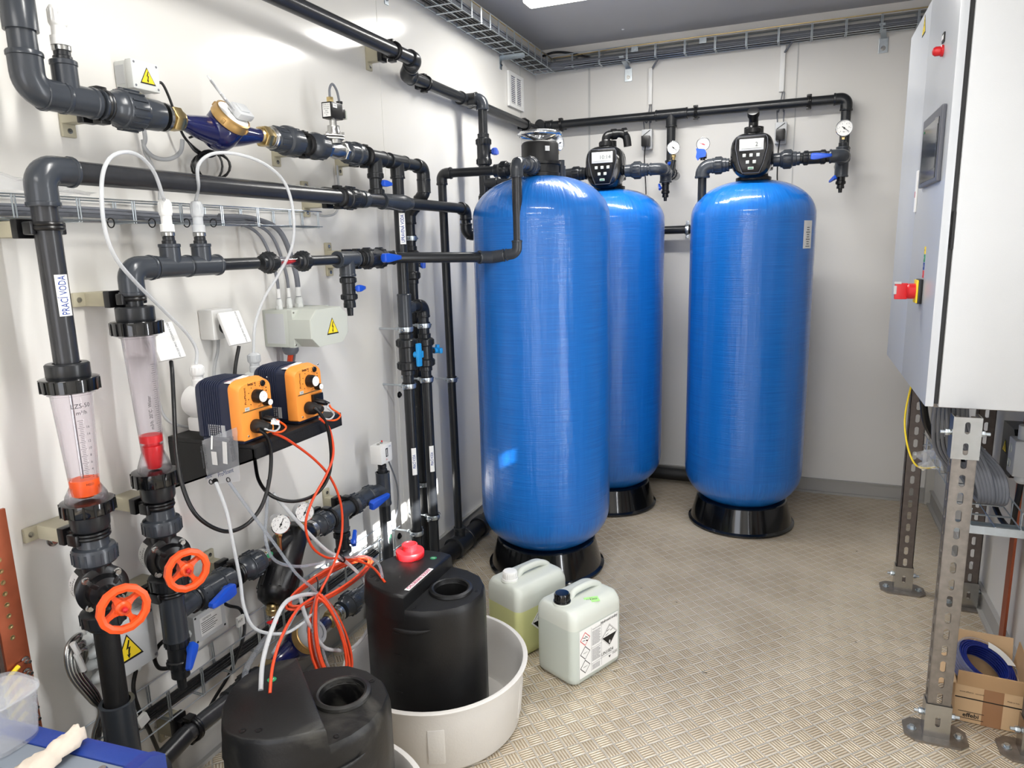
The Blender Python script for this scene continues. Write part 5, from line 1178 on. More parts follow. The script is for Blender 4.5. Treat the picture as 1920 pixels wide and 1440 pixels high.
def flowmeter(x, y, zs, rt, rb, label, fmat, fl, txts, rod):
    """zs: top of upper adapter, top ring top/bottom, bottom ring top/bottom, adapter bottom"""
    a,b,c,d,e,f=zs; t=thing('flow_meter',label,'flow meter',(x,y,f),'clear tapered flow meters'); o=V(x,y,0)
    def ring(z0,z1,R,ad,up,nm):
        m=MB(); m.lathe([(R*.9,z0),(R,z0+.003),(R*1.02,z1-.004 if up else z0+.006),(R,z1-.002),(R*.86,z1)],o,Z,36); ribs(m,o,Z,R*1.01,z0+.003,z1-.004,16,.004,.0022); m.build('ring_nut','black_gloss',t)
    ring(c,b,.056,0,True,''); ring(e,d,.054,0,False,'')
    MB().lathe([(.041,b-.002),(.043,b+.002),(.043,a-.003),(.040,a),(.028,a),(.028,a-.006),(.025,a-.008)],o,Z,32).build('end_socket','pvc_dark',t)
    MB().lathe([(.030,f),(.037,f+.002),(.040,f+.01),(.041,e+.002)],o,Z,32).build('end_socket','pvc_dark',t)
    m=MB(); L=c-d; m.lathe([(rt+.006,c+.004),(rt+.006,c-.004),(rt+.001,c-.006),(rt,c-.012),(rb,d+L*.14),(rb+.012,d+.012),(rb+.014,d-.002),(rb+.0115,d-.002),(rb+.0095,d+.012),(rb-.0025,d+L*.14),(rt-.0025,c-.012),(rt-.0025,c+.004)],o,Z,40,cap=False); m.build('clear_tube','clear_acrylic',t,smooth=60)
    fm=MB(); fm.lathe(fl(d,L,rt,rb),o,Z,32); fm.build('float',fmat,t)
    if rod: MB().cyl((x-.004,y,d+.03),(x-.004,y,c+.01),.0032,seg=10).build('guide_rod','steel',t)
    # scale
    m=MB().mat('sign_black'); A=camang(x,y,.35)
    rz=lambda z: rb+(rt-rb)*max(0,min(1,(z-(d+L*.14))/(c-.012-d-L*.14)))
    for txt,z,s in txts[0]: cyl_text(m,txt,o,rz(z),A,z,s)
    zlo,zhi=txts[1]
    n=32
    for k in range(n+1):
        z=zlo+(zhi-zlo)*k/n; w=.012 if k%4==0 else .007; q=A+(txts[3])/rz(z); cyl_patch(m,o,rz(z),q,w,z-.0004,z+.0004,K=2,lift=.0006)
        if k%4==0 and txts[2]: cyl_text(m,txts[2][k//4],o,rz(z),q+.016/rz(z)*0+.013/rz(z),z,.008)
    m.build('scale_print',None,t,smooth=0)
    return t
zf=lambda py,x=xM+.004,y=y1:z_at(py,x,y)
zs=[zf(q) for q in (680,706,734,936,962,992)]
d_=zs[3]; L_=zs[2]-zs[3]
flowmeter(xM,y1,zs,.041,.030,'clear tapered flow meter with orange float nearest the camera','orange_float',
  lambda d,L,rt,rb:[(rb*.55,d+.006),(rb*.9,d+.012),(rb*.96,d+.022),(rb*.96,d+.046),(rb*.93,d+.048)],
  [[('LZS-50',zs[2]-.028,.0135),('m³/h',zs[2]-.043,.012),('H2O',d_+.04,.008)],(d_+.058,zs[2]-.06),['2','4','6','8','10','12','14','16',''],-.004],True)
bracket(xM,y1,zf(1003),.03,'beige bracket with clip below the orange-float flow meter',vertical=True)
# ---- run L and flow meter 2
xL=.133; zL=1.463; y2=y_at(243,xL,zL); r2=.0205
yL=lambda px:y_at(px,xL,zL)
z2f=lambda py:z_at(py,xL,y2)
zs=[z2f(q) for q in (574,600,628,880,908,936)]
FM2=flowmeter(xL,y2,zs,.0375,.026,'clear flow meter with red float, second from the left','red',
  lambda d,L,rt,rb:[(rb*.55,d+.004),(rb*.62,d+.008),(rb*.88,d+.045),(rb*.9,d+.062),(rb*.7,d+.064),(rb*.7,d+.07),(rb*.98,d+.072),(rb*.98,d+.088),(rb*.9,d+.09)],
  [[],(zs[3]+.1,zs[2]-.07),None,.012],False)
m=MB().mat('sign_black'); cyl_text(m,'m3/h  20°C  Water',(xL,y2),.0318,camang(xL,y2,.2),zs[3]+.15,.0105,PI/2); absorb(m.build('printed_marking',smooth=0),FM2)
bracket(xL,y2,z2f(560),r2*1.02,'beige bracket with clip above the red-float flow meter',vertical=True)
bracket(xL,y2,z2f(947),.028,'beige bracket with clip below the red-float flow meter',vertical=True)
t=thing('dosing_pipe_run','grey pipe from the red-float flow meter with elbow, two tees and sight glass','pipe',(xL,y2,zL-.05))
elbow_mb((xL,y2,zL),Y,-Z,r2,L=.062,k=1.4).build('elbow','pvc',t); pipe_mb((xL,y2,zL-.05),(xL,y2,zs[0]-.01),r2).build('pipe','pvc_dark',t)
yt1,yt2=yL(322),yL(380); pipe_mb((xL,y2+.05,zL),(xL,yL(480),zL),.0165).build('pipe','pvc_dark',t)
pipe_mb((xL,y2+.05,zL),(xL,yt1,zL),r2).build('pipe','pvc_dark',t)
tee_mb((xL,yt1,zL),Y,Z,r2,L=.053,Lb=.055,k=1.3,rb=.019).build('tee','pvc',t); tee_mb((xL,yt2,zL),Y,Z,r2,L=.053,Lb=.055,k=1.3,rb=.019).build('tee','pvc',t)
injector((xL,yt1,zL+.058),.0145,'white dosing valve on the left tee of the dosing pipe',mat='white'); injector((xL,yt2,zL+.058),.0145,'clear dosing valve on the right tee of the dosing pipe',mat='tube_milky')
ys1,ys2=yL(503),yL(567)
union_mb((xL,ys1,zL),Y,.0165,L=.034,big=1.9).build('union','pvc_dark',t); union_mb((xL,ys2,zL),Y,.0165,L=.034,big=1.9).build('union','pvc_dark',t)
tt=thing('sight_glass','clear sight glass with a red mark between two black unions','sight glass',(xL,(ys1+ys2)/2,zL-.02)); 
MB().lathe([(.0165,0),(.0165,ys2-ys1-.03),(.014,ys2-ys1-.03),(.014,0)],(xL,ys1+.015,zL),Y,24,cap=False).build('glass_tube','clear_acrylic',tt)
MB().tube([(xL,ys1+.06,zL-.004),(xL,ys1+.09,zL),(xL,ys1+.12,zL+.002)],[.005,.007,.003],10).build('red_paddle','red',tt)
ytd=yL(650); pipe_mb((xL,ys2+.02,zL),(xL,ytd-.03,zL),.0165).build('pipe','pvc_dark',t); tee_mb((xL,ytd,zL),Y,-Z,.021,L=.055,Lb=.058,k=1.3).build('tee','pvc',t)
zz=z_at(541,xL,ytd); ball_valve(V(xL,ytd,zz),-Z,.0165,(1,.2,0),(.25,1,0),'small ball valve with blue handle hanging from the middle tee by the junction box',tail=.045,Ls=.8,big=1.7,body='pvc_dark')
MB().cyl((xL,ytd,zL-.05),(xL,ytd,zz),.012).build('pipe','pvc_dark',t)
bracket(xL,yL(672),zL,.022,'beige bracket with clip left of the blue-lever valve on the dosing pipe',tabs=(-1,1))
yv=yL(700); ball_valve(V(xL,yv,zL),Y,.0235,X,(0,1,0),'black ball valve with wide blue lever on the dosing pipe',L=.075,Ls=1.15,big=1.6)
# oblique part to the front tank
pk=V(.42,2.70,1.452); pa=V(xL,yv+.085,zL); pipe_mb((xL,yv+.05,zL),pa,.02).build('pipe','pvc_dark',t); elbow_mb(pa,-Y,pk-pa,.021,L=.035).build('elbow','pvc_dark',t)
pipe_mb(pa,pk,.0205).build('pipe','pvc_dark',t)
tt=thing('tank_riser_pipe','grey pipe in front of the front blue tank rising with elbows to its manual valve','pipe',(.5,2.70,1.42))
pv=V(x_at(972,2.70,1.47),2.70,1.466); pt=V(pv.x,2.70,1.817)
elbow_mb(pk,pa-pk,pv-pk,.0205,L=.06,k=1.25).build('elbow','pvc',tt); pipe_mb(pk+(pv-pk)*.3,pv,.0205).build('pipe','pvc',tt)
elbow_mb(pv,pk-pv,Z,.0205,L=.05,k=1.25).build('elbow','pvc',tt); pipe_mb(pv+Z*.03,pt-Z*.03,.0205).build('pipe','pipe',tt)
pe=V(pv.x+.003,T1.y-.095,1.822); elbow_mb(pt,-Z,pe-pt,.0205,L=.055,k=1.28).build('elbow','pvc',tt); pipe_mb(pt,pe,.0215).build('pipe','pvc',tt)
union_mb(pt+(pe-pt)*.82,pe-pt,.022,L=.045,big=1.7).build('union','pvc',tt)
# left horizontal feed of the manual valve with its downpipe
x8,y8,z8=.09,2.93,1.822; x8=x_at(828,y8,z8); t=thing('downpipe','black downpipe between the downpipe group and the front tank, with top elbow','pipe',(x8,y8,.05),'tall black downpipes')
elbow_mb((x8,y8,z8),X,-Z,.0195,L=.048,k=1.25).build('elbow','pvc_dark',t); pipe_mb((x8,y8,z8-.04),(x8+.012,y8,.13),.0195).build('pipe','pvc_dark',t)
xr=x_at(945,y8+.03,z8); pipe_mb((x8+.03,y8,z8),(T1.x-.085,T1.y-.02,z8),.0195).build('pipe','pvc_dark',t); union_mb((xr,y8+.03,z8),X,.022,L=.045,big=1.65).build('union','pvc_dark',t)
split_clamp((x8+.008,y8,z_at(711,x8,y8)),Z,X,.0195,'galvanised clamp on the downpipe nearest the front tank',rod=x8-.0195)
# floor pipe
t=thing('floor_pipe','fat black pipe lying on the floor along the left wall behind the vats','pipe',(.1,3.0,0)); xf=.102
pipe_mb((xf,2.2,.055),(xf,4.28,.055),.043).build('pipe','black_matte',t)
tee_mb((xf,y8,.055),Y,Z,.043,L=.07,Lb=.085,rb=.024,k=1.18).build('tee','pvc_dark',t); MB().lathe([(.051,0),(.053,.003),(.053,.06)],(xf,3.14,.055),Y,28).build('coupling','pvc_dark',t)
elbow_mb((xf,4.33,.055),-Y,X,.043,L=.09).build('elbow','black_matte',t); pipe_mb((xf+.05,4.33,.055),(1.3,4.33,.055),.038).build('pipe','black_matte',t)
# ---- run T at the top
xT,zT=.118,2.238; yT=lambda px:y_at(px,xT,zT); ya_=.9; yj=yT(778)
t=thing('ceiling_pipe_run','black pipe near the ceiling on the left wall with a double elbow','pipe',(xT,ya_,zT-.05))
pipe_mb((xT,ya_,zT),(xT,yj-.02,zT),.0265).build('pipe','pipe',t)
xT2=.045; zT2=2.2; elbow_mb((xT,yj,zT),-Y,(xT2-xT,.04,zT2-zT),.0255,L=.045,k=1.25).build('elbow','pvc_dark',t)
pj=V(xT2+.005,yj+.045,zT2); pipe_mb((xT,yj,zT),pj,.026).build('pipe','pvc',t); elbow_mb(pj,Y,V(xT,yj,zT)-pj,.0255,L=.045,k=1.25).build('elbow','pvc_dark',t)
pipe_mb(pj,(xT2,4.27,zT2),.0245).build('pipe','pvc_dark',t); elbow_mb((xT2,4.335,zT2),-Y,X,.0245,L=.05).build('elbow','pvc_dark',t)
bracket(xT,yT(738),zT,.0265,'beige bracket with clip just before the double elbow near the ceiling',tabs=(-1,))
ytt=y_at(873,xT2,zT2); tee_mb((xT2,ytt,zT2),Y,X,.0245,L=.06,Lb=.06).build('tee','pvc_dark',t)
for px,lb in ((797,'after the double elbow'),(985,'in the corner near the vent grille')):
    m=snap_clip((xT2+.001,y_at(px,xT2,zT2),zT2),Y,X,.025,''); tag(m.build('pipe_clip','black'),'black pipe clip on the upper left pipe '+lb,'clip','pipe clips on the upper left pipe')
xd=x_at(905,ytt,zT2); xd=.125
yd=y_at(904,xd,zT2); t=thing('tank_feed_pipe','grey downpipe with elbow from the upper pipe to the front tank valve','pipe',(xd,yd,1.7))
pipe_mb((xT2+.05,ytt,zT2),(xd,yd,zT2),.0245).build('pipe','pvc_dark',t) if abs(yd-ytt)>.02 else None
elbow_mb((xd,yd,zT2),(V(xT2,ytt,zT2)-V(xd,yd,zT2)),-Z,.0235,L=.05,k=1.28).build('elbow','pvc',t)
zq=z_at(345,xd,yd); pipe_mb((xd,yd,zT2-.04),(xd,yd,1.45),.0225).build('pipe','pvc_dark',t); tee_mb((xd,yd,zq),Z,X,.0225,L=.055,Lb=.07).build('tee','pvc_dark',t); pipe_mb((xd+.05,yd,zq),(T1.x-.04,yd,zq),.0225).build('pipe','pvc_dark',t)
MB().lathe([(.03,0),(.034,.004),(.034,.025),(.03,.03)],(xd,yd,z_at(372,xd,yd)-.015),Z,24).build('union','pvc_dark',t)
ball_valve(V(xd,yd,z_at(285,xd,yd)),Z,.0235,(.9,.2,0),(.85,.5,0),'double-union ball valve with blue lever on the feed downpipe of the front tank',L=.085,Ls=.7,big=1.55)
# ================================================================== diaphragm valves with orange handwheels
def diaphragm(x, y, pys, L, wheelpx, label, txt):
    """pys: py of union top, union bottom, body centre, lower ring top, lower ring bottom"""
    z=[z_at(q,x,y) for q in pys]; t=thing('diaphragm_valve',label,'valve',(x,y,z[4]),'diaphragm valves with orange handwheels'); o=V(x,y,0); zc=z[2]
    m=MB(); m.lathe([(.030,z[1]-.006),(.043,z[1]),(.046,z[1]+.004),(.046,z[0]-.012),(.043,z[0]-.006),(.034,z[0]-.003),(.032,z[0]+.02),(.026,z[0]+.022)],o,Z,32); ribs(m,o,Z,.046,z[1]+.005,z[0]-.013,18,.004,.0015); m.build('upper_union','pvc',t)
    m=MB(); m.lathe([(.034,z[4]-.012),(.036,z[4]-.010),(.036,z[4]),(.047,z[4]+.002),(.048,z[3]-.004),(.044,z[3]),(.03,z[3]+.004)],o,Z,32); ribs(m,o,Z,.048,z[4]+.003,z[3]-.005,14,.005,.0015); m.build('lower_union','pvc_dark',t)
    d=V(.93,-.37,0).normalized(); c=V(x,y,zc)
    a,b,_=frame(d)
    m=MB(); m.lathe([(.040,-.05),(.049,-.046),(.050,-.01),(.050,.012),(.044,.014)],c,d,44); m.cyl(c-Z*.06,c+Z*.06,.03,seg=24); m.build('valve_body','black',t)
    m=MB(); m.lathe([(.046,.014),(.054,.016),(.055,.024),(.05,.028),(.038,.03),(.034,.05),(.02,.054),(.016,.075)],c,d,44)
    for k in range(4):
        an=PI/4+k*PI/2; u=a*math.cos(an)+b*math.sin(an); m.box(c+u*.026+d*.04,(.03,.012,.026),Matrix((u,d.cross(u),d)).transposed(),bev=.003)
    m.build('bonnet','black',t)
    for k in range(4):
        an=PI/4+k*PI/2; u=a*math.cos(an)+b*math.sin(an); q=MB(); q.cyl(c+u*.046+d*.024,c+u*.046+d*.029,.0085,seg=16); hexnut_mb(c+u*.046+d*.033,d,.0068,.009,q); q.build('bolt','steel',t)
    # handwheel: rim of straight facets, four spokes, hub
    best=min((abs(proj(c+d*(k/1000))[0]-wheelpx),k/1000) for k in range(70,160))[1]
    wc=c+d*best; m=MB(); R_=.0455; n=14
    prof=[(-.008,.0),(-.008,.010),(.006,.011),(.008,.0),(.006,-.009),(-.004,-.009)]
    vs=[];
    for k in range(n):
        an=2*PI*k/n; u=a*math.cos(an)+b*math.sin(an)
        for h,rr in prof: vs.append(wc+u*(R_+rr*.75)+d*h)
    K=len(prof); m.add(vs,[(k*K+i,k*K+(i+1)%K,((k+1)%n)*K+(i+1)%K,((k+1)%n)*K+i) for k in range(n) for i in range(K)])
    for k in range(4):
        an=.5+k*PI/2; u=a*math.cos(an)+b*math.sin(an); w=d.cross(u)
        m.hull([(-.5,-.5),(.5,-.5),(.5,.5),(-.5,.5)],wc-d*.012+u*.012,w,d,u,[((.018,.016),0),((.010,.012),.012),((.010,.010),.022),((.020,.010),.032)])
    m.lathe([(.014,-.03),(.016,-.026),(.016,.0),(.012,.004)],wc,d,20); m.build('handwheel','orange_wheel',t,smooth=25)
    m=MB(); m.lathe([(.009,.003),(.0095,.008),(.0085,.016),(.004,.021),(.001,.022)],wc,d,18); m.build('indicator_cap','clear_acrylic',t); MB().lathe([(.005,.003),(.005,.012),(.001,.015)],wc,d,12).build('indicator_pin','red',t)
    # sticker round the body, on the side towards the camera
    m=MB(); K=10; a0=math.atan2((-Y).dot(b),(-Y).dot(a)); vs=[]
    for rr in (.0502,.0506):
        for h in (-.044,-.006):
            for k in range(K+1): an=a0+(k/K-.5)*1.5; vs.append(c+d*h+(a*math.cos(an)+b*math.sin(an))*rr)
    q=K+1; m.mat('paper').add(vs,[(2*q+k,2*q+k+1,3*q+k+1,3*q+k) for k in range(K)]); m.mat('sign_black')
    for j,s in enumerate(txt):
        g=MB().finetext(s,.011,0)
        h0=-.017-j*.015; m.add([c+d*(h0+v.y)+(a*math.cos(a0-v.x/.0506*1)+b*math.sin(a0-v.x/.0506))*.0509 for v in g.v],g.f)
    m.build('type_sticker',None,t,smooth=0); return t,z
t,zz_=diaphragm(xM,y1,(1018,1052,1098,1140,1165),0,237,'diaphragm valve with orange handwheel under the orange-float flow meter',('PVC - EPDM','PN - 10'))
tF1=z_at(1000,xM,y1); tag(MB().lathe([(.026,zz_[0]+.015),(.026,zf(990)+.004)],(xM,y1,0),Z,28).build('pipe_nipple','pvc_dark'),'short grey nipple between the orange-float flow meter and its valve','pipe')
t,zq_=diaphragm(xL,y2,(967,997,1040,1076,1098),0,351,'diaphragm valve with orange handwheel under the red-float flow meter',('PVC - EPDM','PN - 10'))
tag(MB().lathe([(.024,zq_[0]+.015),(.024,z2f(936)+.004)],(xL,y2,0),Z,28).build('pipe_nipple','pvc_dark'),'short grey nipple between the red-float flow meter and its valve','pipe')
# low stem of flow meter 1 and the bottom run
xB,zB_=.118,.214; yBt=y1
t=thing('bottom_pipe_run','thick black pipe from the nearest valve down to the big floor-level tee and along the wall','pipe',(xM,y1,.1))
t['label']='thick black pipe below the nearest orange handwheel ending in a big tee'
MB().cyl((xM,y1,zz_[4]),(xM,y1,.38),.0265,seg=28).build('pipe','black_matte',t)
zt4=z_at(1315,xM,y1); MB().lathe([(.037,.13),(.037,zt4-.008),(.0385,zt4),(.030,zt4),(.028,zt4-.02)],(xM,y1,0),Z,32).lathe([(.036,-.095),(.0375,-.09),(.036,-.07),(.036,.07),(.0375,.09),(.036,.095)],(xM,y1,zB_),Y,32).build('tee','pvc',t)
MB().cyl((xM,.88,zB_),(xM,y1-.05,zB_),.0265).build('pipe','pvc',t)
yb1=y_at(440,xB,zB_); pipe_mb((xM,y1+.05,zB_),(xB,y1+.2,zB_),.0255).build('pipe','pvc_dark',t); pipe_mb((xB,y1+.19,zB_),(xB,yb1,zB_),.0255).build('pipe','pipe',t)
coupler_mb((xB,yb1,zB_),Y,.026,L=.028).build('coupling','pvc_dark',t)
bracket(xB,y_at(362,xB,zB_),zB_,.026,'beige bracket with clip on the bottom pipe left of the scuffed vat',tabs=(-1,1))
yw0,yw1=y_at(492,xB,zB_),y_at(628,xB,zB_)
union_mb((xB,y_at(465,xB,zB_),zB_),Y,.026,L=.05,big=1.5).build('union','pvc_dark',t)
meter((xB,(yw0+yw1)/2,zB_),(.75,.0,.66),Y,'navy blue water meter with closed round grey cover behind the orange tube coils',1.05,False,Ln=yw1-yw0)
t=thing('lower_outlet_pipe','grey pipe with ribbed union right of the lower water meter','pipe',(xB,2.2,zB_-.03))
MB().lathe([(.024,0),(.029,.002),(.029,.01),(.032,.012),(.032,.022)],(xB,yw1,zB_),Y,28).build('steel_ring','steel',t)
union_mb((xB,y_at(656,xB,zB_),zB_),Y,.027,L=.055,big=1.6).build('union','pvc',t)
pipe_mb((xB,y_at(672,xB,zB_),zB_),(xB,2.32,zB_),.03).build('pipe','pvc',t)

# ================================================================== branch with ball valves and black filter
xS,zS=.105,.567; yS=lambda px:y_at(px,xS,zS); r=.0235
t=thing('branch_pipe','grey tee below the second orange handwheel with its branch to the right','pipe',(xL,y2,.45)); 
z0=zq_[4]; zlow=z_at(1198,xL,y2)
MB().lathe([(.031,zlow),(.0325,zlow+.003),(.031,zlow+.01),(.031,z0-.03),(.0325,z0-.02),(.031,z0-.012)],(xL,y2,0),Z,28).lathe([(.027,0),(.027,.085),(.029,.086),(.029,.1)],(xL-.01,y2,zS),(-.18,1,0),24).build('tee','pvc',t)
bracket(xL,y2,z_at(1110,xL,y2),.031,'beige bracket with clip under the second orange handwheel',vertical=True)
zd=z_at(1222,xL,y2); ball_valve(V(xL,y2,zd),-Z,.018,(.95,.3,.25),(0,-.75,-.65),'small ball valve with blue handle hanging under the grey tee, lower left',tail=.055,L=.052,Ls=.85,big=1.65)
bracket(xS,yS(366),zS,.026,'beige bracket with clip at the left end of the filter branch',tabs=(1,))
t=ball_valve(V(xS,yS(397),zS),Y,.0245,(.97,.1,-.05),(0,-1,-.06),'grey double-union ball valve with long blue lever left of the black filter',body='pvc',L=.075,Ls=.85,big=1.65)
bracket(xS,yS(443),zS,.027,'beige bracket with clip left of the black filter',tabs=(1,))
t=thing('union_coupling','grey ribbed union directly left of the black filter','union',(xS,yS(472),zS),'ribbed grey pipe unions')
union_mb((xS,yS(470),zS),Y,.026,L=.055,big=1.6).build('union_nut','pvc',t); MB().lathe([(.031,0),(.033,.002),(.033,.012),(.03,.014),(.03,.02)],(xS,yS(487),zS),Y,28).build('steel_ring','steel',t)
# filter
yf0,yf1=yS(496),yS(580); t=thing('strainer_filter','glossy black plastic Y-shaped filter on the wall branch','filter',(xS,(yf0+yf1)/2,.4))
fc=V(xS,yf0+(yf1-yf0)*.62,zS+.012); fe=onx(511,1134,.16); ax=(fe-fc).normalized(); L=(fe-fc).length
m=MB(); m.tube([V(xS,yf0,zS),V(xS,yf0+.03,zS),V(xS,yf0+.09,zS+.012),V(xS,yf1-.06,zS+.014),V(xS,yf1-.02,zS),V(xS,yf1,zS)],[.030,.032,.040,.040,.032,.030],28)
m.lathe([(.02,-.045),(.038,-.035),(.047,-.01),(.049,.02),(.050,L*.5),(.048,L*.52)],fc,ax,36); m.build('filter_body','black',t,smooth=50)
m=MB(); m.lathe([(.050,L*.5),(.064,L*.51),(.066,L*.53),(.064,L*.57),(.058,L*.60),(.058,L*.82),(.050,L*.93),(.03,L*.99),(.015,L*1.0)],fc,ax,36); ribs(m,fc,ax,.058,L*.6,L*.84,12,.008,.003); m.build('filter_bowl','black',t,smooth=50)
m=MB(); m.lathe([(.010,.0006),(.001,.001)],onx(506,1040,xS+.035),V(.9,-.4,0),20,cap=False); m.build('green_sticker','green',t)
fe2=fc+ax*L
t=thing('drain_cock','brass drain cock with small red lever under the black filter','drain cock',fe2)
dn=V(-.03,-.10,-1).normalized(); m=MB(); m.lathe([(.012,-.005),(.018,0),(.018,.01),(.020,.012),(.020,.02),(.014,.022),(.014,.03)],fe2,dn,20); hexnut_mb(fe2+dn*.024,dn,.018,.01,m); m.build('brass_nipple','brass',t)
m=MB(); m.lathe([(.012,.03),(.016,.034),(.016,.058),(.011,.06),(.009,.085)],fe2,dn,18); hexnut_mb(fe2+dn*.04,dn,.018,.012,m); m.build('cock_body','steel',t)
m=MB(); o=fe2+dn*.046; m.cyl(o,o+V(.022,-.008,.002),.006); m.hull([(-.003,-.007),(.006,-.006),(.04,-.004),(.046,0),(.04,.004),(.006,.006),(-.003,.007)],o+V(.022,-.008,.002),V(0,-.92,.38),V(0,.38,.92),V(1,0,0),[(1,0),(1,.004)]); m.build('lever','red',t)
hs=fe2+dn*.08; tag(MB().tube(spline([hs,onx(474,1232,.13),onx(460,1262,.13),onx(462,1292,.15),onx(480,1330,.16)]),.0095,12).build('drain_hose','tube_clear',smooth=60),'clear hose hanging from the brass drain cock below the filter','hose')
m=MB(); m.lathe([(.0105,-.006),(.0115,-.006),(.0115,.006),(.0105,.006)],hs+dn*.02,dn,18,cap=False); tag(m.build('hose_clip','zinc'),'metal hose clip on the clear drain hose','clip')
dg=V(.88,-.47,.05); cg=onx(526,983,.16); gauge(cg,dg,.031,'steel-cased pressure gauge above the left half of the black filter',stem=(-.1,.05,-1),needle=.62,dp=.032,glyc=True,Ls=.07)
cg=onx(571,961,.16); gauge(cg,dg,.0315,'steel-cased pressure gauge above the right half of the black filter',stem=(-.1,.05,-1),needle=.62,dp=.032,glyc=True,Ls=.07)
t=thing('union_coupling','grey ribbed union directly right of the black filter','union',(xS,yS(600),zS),'ribbed grey pipe unions')
MB().lathe([(.029,-.012),(.033,-.01),(.033,.004),(.031,.006),(.031,.012)],(xS,yf1+.008,zS),Y,28).build('steel_ring','steel',t); union_mb((xS,yS(603),zS),Y,.0255,L=.05,big=1.6).build('union_nut','pvc',t)
t=thing('branch_tee','grey tee right of the filter with its outlet pointing down','pipe',(xS,yS(638),zS-.08)); yt6=yS(638); tee_mb((xS,yt6,zS),Y,-Z,.0245,L=.085,Lb=.065,k=1.2).build('tee','pvc',t)
bracket(xS,yS(617),zS,.0295,'beige bracket with clip between filter union and grey tee',tabs=(1,)); bracket(xS,yS(655),zS,.0295,'beige bracket with clip right of the grey tee by the sunlit wall',tabs=(1,))
ball_valve(V(xS,yt6,z_at(1017,xS,yt6)),-Z,.0175,(.9,.45,0),(.3,.9,.5),'small ball valve with blue handle under the grey tee right of the filter',tail=.04,L=.055,Ls=.75,big=1.65)
yv6=yS(680); ball_valve(V(xS,yv6,zS),Y,.0235,(.95,-.1,-.2),(.1,.95,.12),'grey ball valve with big blue lever at the right end of the filter branch',body='pvc',L=.085,Ls=1.0,big=1.6)
xP=.118; yP=y_at(721,xP,.5); t=thing('sensor_riser_pipe','grey upright pipe carrying the pressure switch beside the big blue lever','pipe',(xP,yP,.05))
zt6=z_at(885,xP,yP); zc6=zS+.0; MB().lathe([(.0275,zc6-.065),(.029,zc6-.06),(.0275,zc6-.05),(.0275,zt6-.006),(.029,zt6),(.024,zt6),(.022,zt6-.01)],(xP,yP,0),Z,28).build('tee','pvc',t)
MB().tube([(xS,yS(700),zS),(xS+.006,yP-.03,zS),(xP,yP,zS)],.0275,24).build('branch','pvc',t); pipe_mb((xP,yP,zc6-.05),(xP+.003,yP,.05),.0225).build('pipe','pvc_dark',t)
z0,z1=z_at(1045,xP,yP),z_at(975,xP,yP); m=wrap_label((xP,yP),.0228,camang(xP,yP,.7),(z0+z1)/2,(z1-z0),'ODPAD / ODPAD',.016,'green',.01,.7); absorb(m.build('pipe_label',smooth=0),t)
t=thing('pressure_switch','small beige pressure switch box on top of the grey riser','pressure switch',(xP,yP,zt6))
MB().lathe([(.017,-.006),(.019,.002),(.019,.012),(.015,.016),(.017,.02),(.017,.03),(.011,.034)],(xP,yP,zt6),Z,20).build('adapter','pvc_dark',t); m=MB(); hexnut_mb((xP,yP,zt6+.04),Z,.011,.014,m); m.build('brass_nut','brass',t)
zb=z_at(866,xP,yP); zt7=z_at(832,xP,yP); cb=V(xP+.0,yP-.0,(zb+zt7)/2); hh=zt7-zb
MB().box(cb,(.05,.078,hh),bev=.003).build('switch_housing','white_plastic',t)
m=MB().mat('sign_black').box(cb+V(.0255,.0,.004),(.001,.014,.034)).mat('white').box(cb+V(.0262,-.001,.004),(.0006,.004,.026)).mat('red').text('switch'[:0]+'ℓ~',cb+V(.026,-.002,-.024),Y,Z,.012).mat('ink_blue').text('BAR',cb+V(.026,.022,.024),Y,Z,.007); m.build('scale_window',None,t,smooth=0)
for yy in (-.018,.004): q=MB(); q.cyl(cb+V(0,yy,hh/2),cb+V(0,yy,hh/2+.004),.006,seg=16); q.build('setting_screw','steel',t)
MB().cyl(cb+V(-.01,.024,hh/2),cb+V(-.01,.024,hh/2+.006),.003,seg=10).build('red_stud','red',t)
tag(MB().tube(pathx((733,868,.12),(742,893,.1),(747,925,.06),(745,962,.03),(732,1000,.02),(700,1025,.02),(660,1045,.02),(632,1058,.02),(600,1100,.03))if False else spline([cb+V(.01,.03,-hh/2),onx(742,900,.1),onx(746,930,.07),onx(743,965,.04),onx(733,990,.03),onx(712,1012,.03),onx(680,1033,.03),onx(640,1058,.03),onx(600,1095,.04)]),.0035,8).build('sensor_cable','cable_grey'),'thin grey cable curving from the pressure switch down the sunlit wall','cable')
for px,py,lb in ((98,1013,'beside the nearest bracket, lower left'),(748,1005,'low on the wall left of the downpipes'),(748,740,'on the wall left of the cyan-handled valve')):
    o=onx(px,py,.0); m=MB().lathe([(.014,0),(.014,.004),(.008,.005)],o,X,20); hexnut_mb(o+X*.007,X,.0085,.008,m); tag(m.build('wall_bolt','steel' if px<200 else 'black'),'hexagonal wall bolt with washer '+lb,'bolt','wall bolts')

